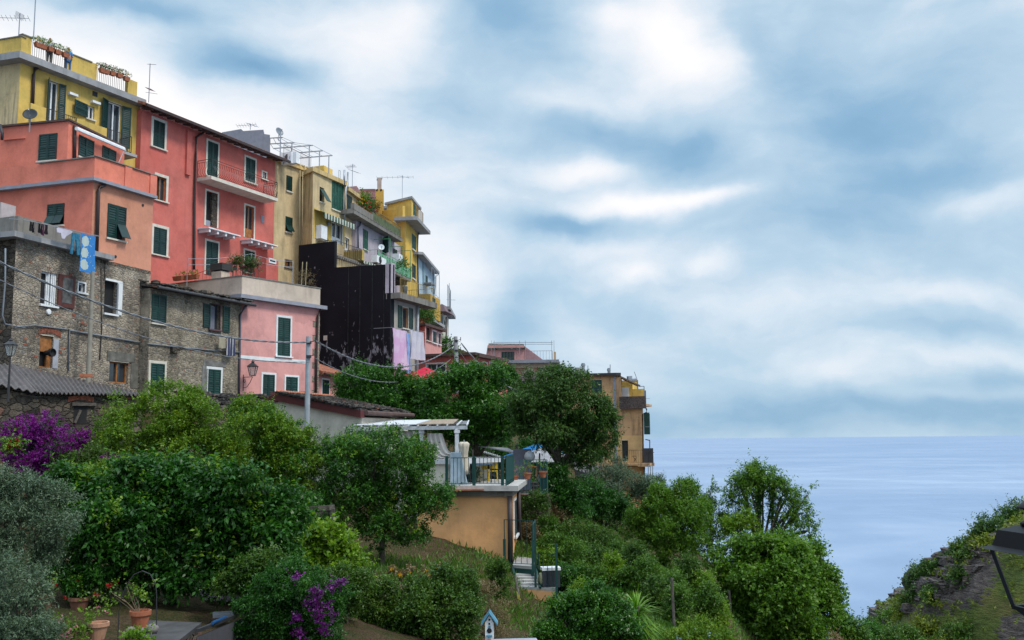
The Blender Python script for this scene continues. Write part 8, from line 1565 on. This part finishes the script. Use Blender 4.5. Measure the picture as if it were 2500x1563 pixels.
bb = [(*W(D(1465, 300), 59.2), .35), (*W(D(1450, 330), 59.2), .25)]; t = thing('dry_shrub', 'dry leafless shrub at the right end of the pink house terrace', 'shrub', W(D(1460, 370), 59.2)); extra(t, 'twigs', bb, rng, 700, .14, LEAF_DRY, asp=.15)
mb = MB(); p0, pm, pe = W(D(372, 120), 56.5), W(D(960, 75), 58.5), W(D(1345, 145), 60); zf_ = PKZ
for a_, b_2 in ((p0, pm), (pm, pe)):
    for k in (0, .35): mb.tube([a_.lerp(b_2, u) - Vector((0, 0, .12 * 4 * u * (1 - u) + k)) for u in np.linspace(0, 1, 9)], .012, 4)
for q_ in (p0, pm, pe): mb.bar(q_, (q_.x, q_.y, zf_ - .3), .03)
solo('washing_line', mb, STEEL, 'posts and washing lines over the pink house terrace', 'washing line')
for i, x in enumerate((1432, 1470)): mb = MB(); a_ = W(D(x, 150), 60.5); mb.bar(a_, (a_.x - .1, a_.y, PKf), .03); solo('bamboo_cane', mb, simple('cane_pole%d' % i, (.40, .33, .2), .8), ['tall pale cane against the black wall, left one', 'tall pale cane against the black wall, right one'][i], 'cane', 'canes against the black wall')
# lilac terrace plants
rng = np.random.default_rng(78)
for i, (x, y_, r) in enumerate(((905, 755, .45), (935, 775, .45), (960, 760, .6), (985, 790, .5), (1010, 810, .45), (1030, 850, .4))):
    c_ = W(E(x, y_), 79 + i * .9); t = thing('terrace_plant', ['spiky yellow green plant nearest the ochre house', 'dark green potted plant, second on the lilac terrace', 'tall red and green plant in the middle of the lilac terrace', 'bushy red flowered plant past the tall one', 'brownish plant, fifth along the lilac terrace', 'red geranium at the far end of the parapet plants'][i], 'pot plant', c_ - Vector((0, 0, .8)), 'plants on the lilac house terrace'); extra(t, 'foliage', [(*c_, r)], rng, 380, .2, (LEAF_LIME, LEAF_DARK, LEAF_GRN, LEAF_BUSH, LEAF_RUST, LEAF_GRN)[i], asp=.4, up=1.0); extra(t, 'flowers', [(*c_, r)], rng, 90, .12, (LEAF_YEL, LEAF_RED, LEAF_RED, LEAF_RED, LEAF_PNK, LEAF_RED)[i], asp=.8, inner=0, tw=.1)
    mb = MB(); mb.lathe(c_ - Vector((0, 0, .8)), [(.2, 0), (.28, .45), (.25, .5)], 10); part('pot', mb, TERRA, t)
for i, (x, y_, r) in enumerate(((350, 230, .5), (400, 200, .7), (450, 240, .6), (470, 180, .4))):
    c_ = W(T(x, y_), 80.5 + i * .3); t = thing('balcony_plant', ['dark plant at the left of the planted balcony', 'palm like plant in the middle of the planted balcony', 'bushy plant right of the palm like one', 'small upright plant on the planted balcony'][i], 'pot plant', c_ - Vector((0, 0, .9)), 'plants on the small planted balcony'); extra(t, 'foliage', [(*c_, r)], rng, 900, .2, (LEAF_DARK, LEAF_CIT, LEAF_BUSH, LEAF_GRN)[i], asp=.25, up=.8); mb = MB(); mb.lathe(c_ - Vector((0, 0, .9)), [(.18, 0), (.25, .4), (.2, .45)], 10); part('pot', mb, TERRA, t)
c_ = W(F(1010, 370), 78); t = thing('balcony_plant', 'leafy plant behind the green glass balcony', 'pot plant', c_ - Vector((0, 0, .5)), 'plants on the small planted balcony'); extra(t, 'foliage', [(*c_, .45)], rng, 500, .16, LEAF_CIT)
for (x, y_, r, Y) in ((790, 880, .9, 88),): c_ = W(T(x, y_), Y); t = thing('corner_shrub', 'green shrub between the coral house and the cream house end', 'shrub', c_ - Vector((0, 0, 1))); extra(t, 'foliage', [(*c_, r), (*W(T(775, 930), Y), r)], rng, 2500, .2, LEAF_CIT)
# pots and furniture on the orange house terrace and restaurant fence
GRP = 'pots by the restaurant fence'
for i, (x, y_, m_) in enumerate(((770, 350, LEAF_PNK), (865, 330, None), (980, 318, None))):
    pot(W(J(x, y_), 43), .17, .27, TERRA, ['terracotta pot at the corner of the orange house terrace', 'terracotta pot hanging on the green fence', 'terracotta pot at the right end of the green fence'][i], GRP, m_, 120, 1.1, 20 + i)
for i, (x, y_, Y, lb) in enumerate(((550, 350, 42, 'yellow garden chair behind the iron railing, left one'), (610, 345, 42, 'yellow garden chair behind the iron railing, right one'))):
    c_ = W(J(x, y_), Y); t = thing('garden_chair', lb, 'chair', c_, 'yellow chairs on the terrace'); YM = simple('yellow_chair%d' % i, (.60, .42, .03), .5)
    mb = MB(); mb.box(c_ + Vector((0, 0, .42)), .42, .42, .04); part('seat', mb, YM, t); mb = MB(); mb.box(c_ + Vector((0, .2, .68)), .42, .04, .34); part('backrest', mb, YM, t)
    for dx in (-.18, .18):
        for dy in (-.18, .18): mb = MB(); mb.bar(c_ + Vector((dx * 1.1, dy * 1.1, 0)), c_ + Vector((dx, dy, .42)), .02); part('leg', mb, YM, t)
c_ = W(J(425, 330), 41.5); tree('terrace_shrub', 'grey leaved pot shrub beside the closed parasol', 'pot plant', [(J(425, 310)[0] * .9672, J(425, 310)[1] * .9672, 16), (J(440, 340)[0] * .9672, J(440, 340)[1] * .9672, 14)], 41, (1115, 1145), LEAF_OLV, 1600, .12, .03, 98)
mb = MB(); c_ = Vector((W(J(520, 360), 40).x, 40.6, ORz)); t = thing('dining_table', 'small dark table behind the iron railing on the orange house roof', 'table', c_); mb.box(c_ + Vector((0, 0, .74)), 1.0, .8, .04); part('table_top', mb, simple('blue_table', (.05, .09, .14), .5), t)
for dx in (-.42, .42):
    for dy in (-.32, .32): mb = MB(); mb.bar(c_ + Vector((dx, dy, 0)), c_ + Vector((dx, dy, .73)), .025); part('leg', mb, IRON, t)
# dim clutter in the restaurant arbour
t = thing('arbour_frame', 'dark wooden arbour stair frame deep in the restaurant shade', 'arbour', W(O(1400, 1300), 48))
for p, q_ in (((1230, 960), (1230, 1300)), ((1400, 960), (1400, 1300)), ((1350, 1020), (1700, 1130)), ((1370, 1220), (1560, 1300)), ((1750, 900), (1760, 1100)), ((1858, 960), (1852, 1280)), ((2020, 1000), (2010, 1250))): mb = MB(); mb.bar(W(O(*p), 47), W(O(*q_), 47), .05); part('timber', mb, WOODD, t)
mb = MB(); c_ = W(O(1815, 1190), 47); mb.box(c_, .85, .15, 1.9, .1); solo('garden_screen', mb, simple('lilac_panel', (.20, .20, .26), .8), 'pale lilac panel standing in the restaurant shade', 'panel')
t = thing('sandwich_board', 'brown wooden frame board by the green fence', 'board', W(O(1920, 1270), 45)); mb = MB()
for p, q_ in (((1865, 1150), (1850, 1260)), ((1865, 1150), (1985, 1160)), ((1985, 1160), (1975, 1270))): mb.bar(W(O(*p), 45), W(O(*q_), 45), .04)
part('frame', mb, WOOD, t)
# ================================================================== TERRAIN, SEA, HEADLAND
# grass and weeds on the open patches
rng = np.random.default_rng(90)
def gcover(name, label_mat, pts, n, L_, mat, asp=.12):
    P3 = []
    for (x, y_, Y, rx, ry) in pts:
        c_ = W((x, y_), Y); q_ = rng.normal(size=(n // len(pts), 2)) * np.array([rx, ry]) + np.array([c_.x, c_.y]); P3.append(q_)
    q_ = np.concatenate(P3); z = zfun(q_); b = np.c_[q_, z + .0]; d = unit(rng.normal(size=b.shape) * .45 + np.array([0, 0, 1.0])); v = leafverts(b, d, L_ * (.5 + rng.random(len(b))), asp, rng, .05); o = np_obj(name, v, len(b), mat, None); o['kind'] = 'stuff'; o['label'] = label_mat; o['category'] = 'grass'; return o
gcover('dry_grass', 'dry straw coloured grass on the banks and the soil patch', [(1100, 1350, 35.5, 2, 1.5), (950, 1380, 29, 2, 1.5), (1200, 1420, 34, 1, 1.5), (1300, 1280, 42, 1.5, 2), (1450, 1330, 44, 2.5, 3), (1780, 1500, 34, .8, 3), (1560, 1420, 39, 2.5, 3)], 24000, .11, LEAF_DRY)
gcover('green_grass', 'green grass and weeds on the terraced slope', [(1660, 1520, 33, 1.6, 2), (1500, 1400, 40, 3, 3.5), (1400, 1300, 45, 2.5, 3), (1350, 1400, 38, 2, 3), (1600, 1400, 41, 3, 3), (1480, 1260, 56, 4, 5), (1620, 1320, 46, 3, 3), (1100, 1380, 33, 1.5, 1.2)], 60000, .2, LEAF_GRN, .16)
# sea
SEA, snt, sb = newmat('sea_water'); co = N(snt, 'ShaderNodeTexCoord').outputs['Object']; f1, _ = NOISE(snt, MAPV(snt, co, (.0030, .0030, 1), rot=(0, 0, R(-40))), 1.0, 6, .6, 2.2); f2, _ = NOISE(snt, MAPV(snt, co, (.0007, .0010, 1), rot=(0, 0, R(-30))), 1.0, 5, .55, 1.6)
k = MA(snt, 'ADD', MA(snt, 'MULTIPLY', f1, .45), MA(snt, 'MULTIPLY', f2, .55)); c = ramp(snt, k, [(.32, (.13, .195, .31)), (.50, (.17, .24, .36)), (.62, (.22, .29, .40)), (.75, (.32, .39, .49))]); snt.links.new(c, sb.inputs['Base Color']); sb.inputs['Roughness'].default_value = .42; sb.inputs['Specular IOR Level'].default_value = .35; snt.links.new(ramp(snt, f1, [(.3, .34), (.7, .55)]), sb.inputs['Roughness'])
bn = N(snt, 'ShaderNodeBump'); bn.inputs['Strength'].default_value = .25; bn.inputs['Distance'].default_value = .5; f3, _ = NOISE(snt, MAPV(snt, co, (.08, .2, 1)), 1, 4, .6); snt.links.new(f3, bn.inputs['Height']); snt.links.new(bn.outputs[0], sb.inputs['Normal'])
mb = MB(); mb.add([(-60000, 60, -95), (60000, 60, -95), (60000, 90000, -95), (-60000, 90000, -95)], [(0, 1, 2, 3)]); mb.add([(-60000, -60000, -95), (60000, -60000, -95), (60000, 60, -95), (-60000, 60, -95)], [(0, 1, 2, 3)]); o = part('sea', mb, SEA, None, kind='structure')
nx, ny = 260, 220; xs = np.linspace(28, 150, nx); ys = np.linspace(96, 240, ny); GX, GY = np.meshgrid(xs, ys); Q3 = np.c_[GX.ravel(), GY.ravel()]; Z3 = np.concatenate([hz(q_) for q_ in np.array_split(Q3, 20)])
n1 = fbm(Q3, .16, 2); Z3 = Z3 + .5 * n1 + .45 * np.abs(fbm(Q3, .7, 5)) + .22 * np.abs(fbm(Q3, 2.2, 9)); Z3 = np.clip(Z3, -112, 30)
m, nt, b = newmat('headland_rock_and_scrub'); co = N(nt, 'ShaderNodeTexCoord').outputs['Object']; ge = N(nt, 'ShaderNodeNewGeometry'); sn = N(nt, 'ShaderNodeSeparateXYZ'); nt.links.new(ge.outputs['Normal'], sn.inputs[0]); f1, _ = NOISE(nt, co, .12, 6, .65); f2, _ = NOISE(nt, MAPV(nt, co, (1, 1, 3.5)), .8, 6, .7)
rock = ramp(nt, f2, [(.35, (.05, .042, .045)), (.5, (.14, .115, .11)), (.65, (.26, .22, .20))]); grn = ramp(nt, f1, [(.35, (.07, .11, .015)), (.5, (.13, .17, .025)), (.62, (.20, .18, .05))]); k = None
for x_, y_, Y_, r_ in ((2245, 1425, 166, 5.5), (2300, 1400, 168, 6.5), (2350, 1390, 168, 6.0), (2400, 1340, 174, 3.5), (2160, 1490, 160, 5), (2480, 1540, 114, 2.0)):
    dn_ = N(nt, 'ShaderNodeVectorMath', operation='DISTANCE'); nt.links.new(co, dn_.inputs[0]); dn_.inputs[1].default_value = W((x_, y_), gy(x_, y_, hz, 100, 200)); q_ = MA(nt, 'DIVIDE', dn_.outputs['Value'], r_); k = q_ if k is None else MA(nt, 'MINIMUM', k, q_)
k = ramp(nt, MA(nt, 'ADD', k, MA(nt, 'MULTIPLY', MA(nt, 'SUBTRACT', f2, .5), 1.6)), [(.9, 1.0), (1.15, 0.0)]); nt.links.new(MIXC(nt, k, grn, rock), b.inputs['Base Color']); b.inputs['Roughness'].default_value = 1; bn = N(nt, 'ShaderNodeBump'); bn.inputs['Distance'].default_value = 2.2; nt.links.new(f2, bn.inputs['Height']); nt.links.new(bn.outputs[0], b.inputs['Normal'])
gridmesh('headland', Q3, Z3, nx, ny, m, kind='structure')
q_ = rng.random((9000, 2)) * np.array([100, 105]) + np.array([42, 100]); z = hz(q_); keep = (fbm(q_, .12, 7) > -.35) & (z > -75); q_ = q_[keep]; z = z[keep] + .8 * fbm(q_, .16, 2); cl = np.c_[q_, z + .2, .25 + .7 * rng.random(len(q_)) ** 2]; v = sprigs(cl, rng, 190000, .42, k=7, tw=.4, nz=.1, inner=.1); o = np_obj('scrub', v, len(v) // 4, LEAF_HEAD, None); o['kind'] = 'stuff'
for i, (x, y_, r) in enumerate(((2285, 1385, 22), (2240, 1405, 18), (2262, 1400, 16), (2345, 1342, 16), (2355, 1360, 12), (2390, 1310, 16), (2415, 1285, 22), (2445, 1265, 24), (2475, 1250, 22), (2500, 1240, 22), (2400, 1330, 14), (2235, 1455, 18), (2280, 1450, 14), (2215, 1475, 16), (2190, 1500, 20), (2160, 1520, 18), (2345, 1410, 10), (2260, 1530, 24), (2340, 1545, 26))):
    r *= 1.1; Y = gy(x_p := x, y_ + r * .5, hz, 100, 215) - .5; r3 = r * Y / 2400; c_ = W((x, y_), Y); t = thing('cliff_bush', ['spreading dark bush on the cliff skyline', 'dark bush left of the spreading skyline bush', 'small dark bush under the spreading one', 'bush on the rock step halfway up the skyline', 'bush tucked below the rock step', 'shrub left of the upper skyline clump', 'grey shrub in the upper skyline clump', 'green shrub in the upper skyline clump', 'broad shrub in the upper skyline clump', 'last skyline shrub behind the lamp roof', 'round bush below the upper clump', 'dark upright bush on the green slope', 'bush under the rock face', 'pale bush at the lower end of the rocks', 'green bush low on the headland', 'lowest bush near the headland foot', 'little dark bush on the grassy slope', 'large bush on the lower slope', 'large dark bush near the bottom of the slope'][i], 'bush', c_ - Vector((0, 0, r3)), 'bushes on the headland')
    bb = [(c_.x, c_.y, c_.z, r3 * .7), (c_.x - r3 * .6, c_.y, c_.z - r3 * .5, r3 * .6), (c_.x + r3 * .7, c_.y, c_.z - r3 * .2, r3 * .6), (c_.x, c_.y, c_.z - r3 * .8, r3 * .8)]; extra(t, 'foliage', bb, rng, 2600, .36, (LEAF_WAL, LEAF_BUSH, LEAF_HEAD, LEAF_GRN)[(0, 0, 1, 0, 1, 2, 0, 1, 0, 1, 2, 0, 3, 2, 3, 3, 0, 2, 1)[i]], nz=.5)
RK = m.copy(); RK.name = 'bare_rock'; rn = RK.node_tree; [rn.links.remove(l) for l in list(rn.nodes['Principled BSDF'].inputs['Base Color'].links)]; rc = N(rn, 'ShaderNodeTexCoord').outputs['Object']; rf2, _ = NOISE(rn, MAPV(rn, rc, (1, 1, 4)), 1.2, 6, .7); rn.links.new(ramp(rn, rf2, [(.35, (.05, .042, .045)), (.5, (.15, .125, .12)), (.65, (.30, .25, .23))]), rn.nodes['Principled BSDF'].inputs['Base Color'])
mb = MB(); rnd = random.Random(12)
for i in range(230):
    x_, y_, rr_ = rnd.choice(((2245, 1430, 26), (2300, 1408, 30), (2350, 1395, 28), (2330, 1370, 22), (2395, 1345, 14), (2165, 1500, 16), (2210, 1465, 18), (2275, 1440, 24)))
    px, py = x_ + rnd.gauss(0, rr_ * .7), y_ + rnd.gauss(0, rr_ * .55); Y = gy(px, py, hz, 100, 215); c_ = W((px, py), Y); s_ = rnd.uniform(.35, 1.3)
    vs = [c_ + Vector((sx_ * s_ * rnd.uniform(.6, 1.4), sy_ * s_ * rnd.uniform(.6, 1.2), sz_ * s_ * rnd.uniform(.2, .55) + (sx_ + 1) * .1)) for sz_ in (-1, 1) for sx_, sy_ in ((-1, -1), (1, -1), (1, 1), (-1, 1))]; mb.hexa(vs)
part('cliff_rock', mb, RK, None, kind='structure')
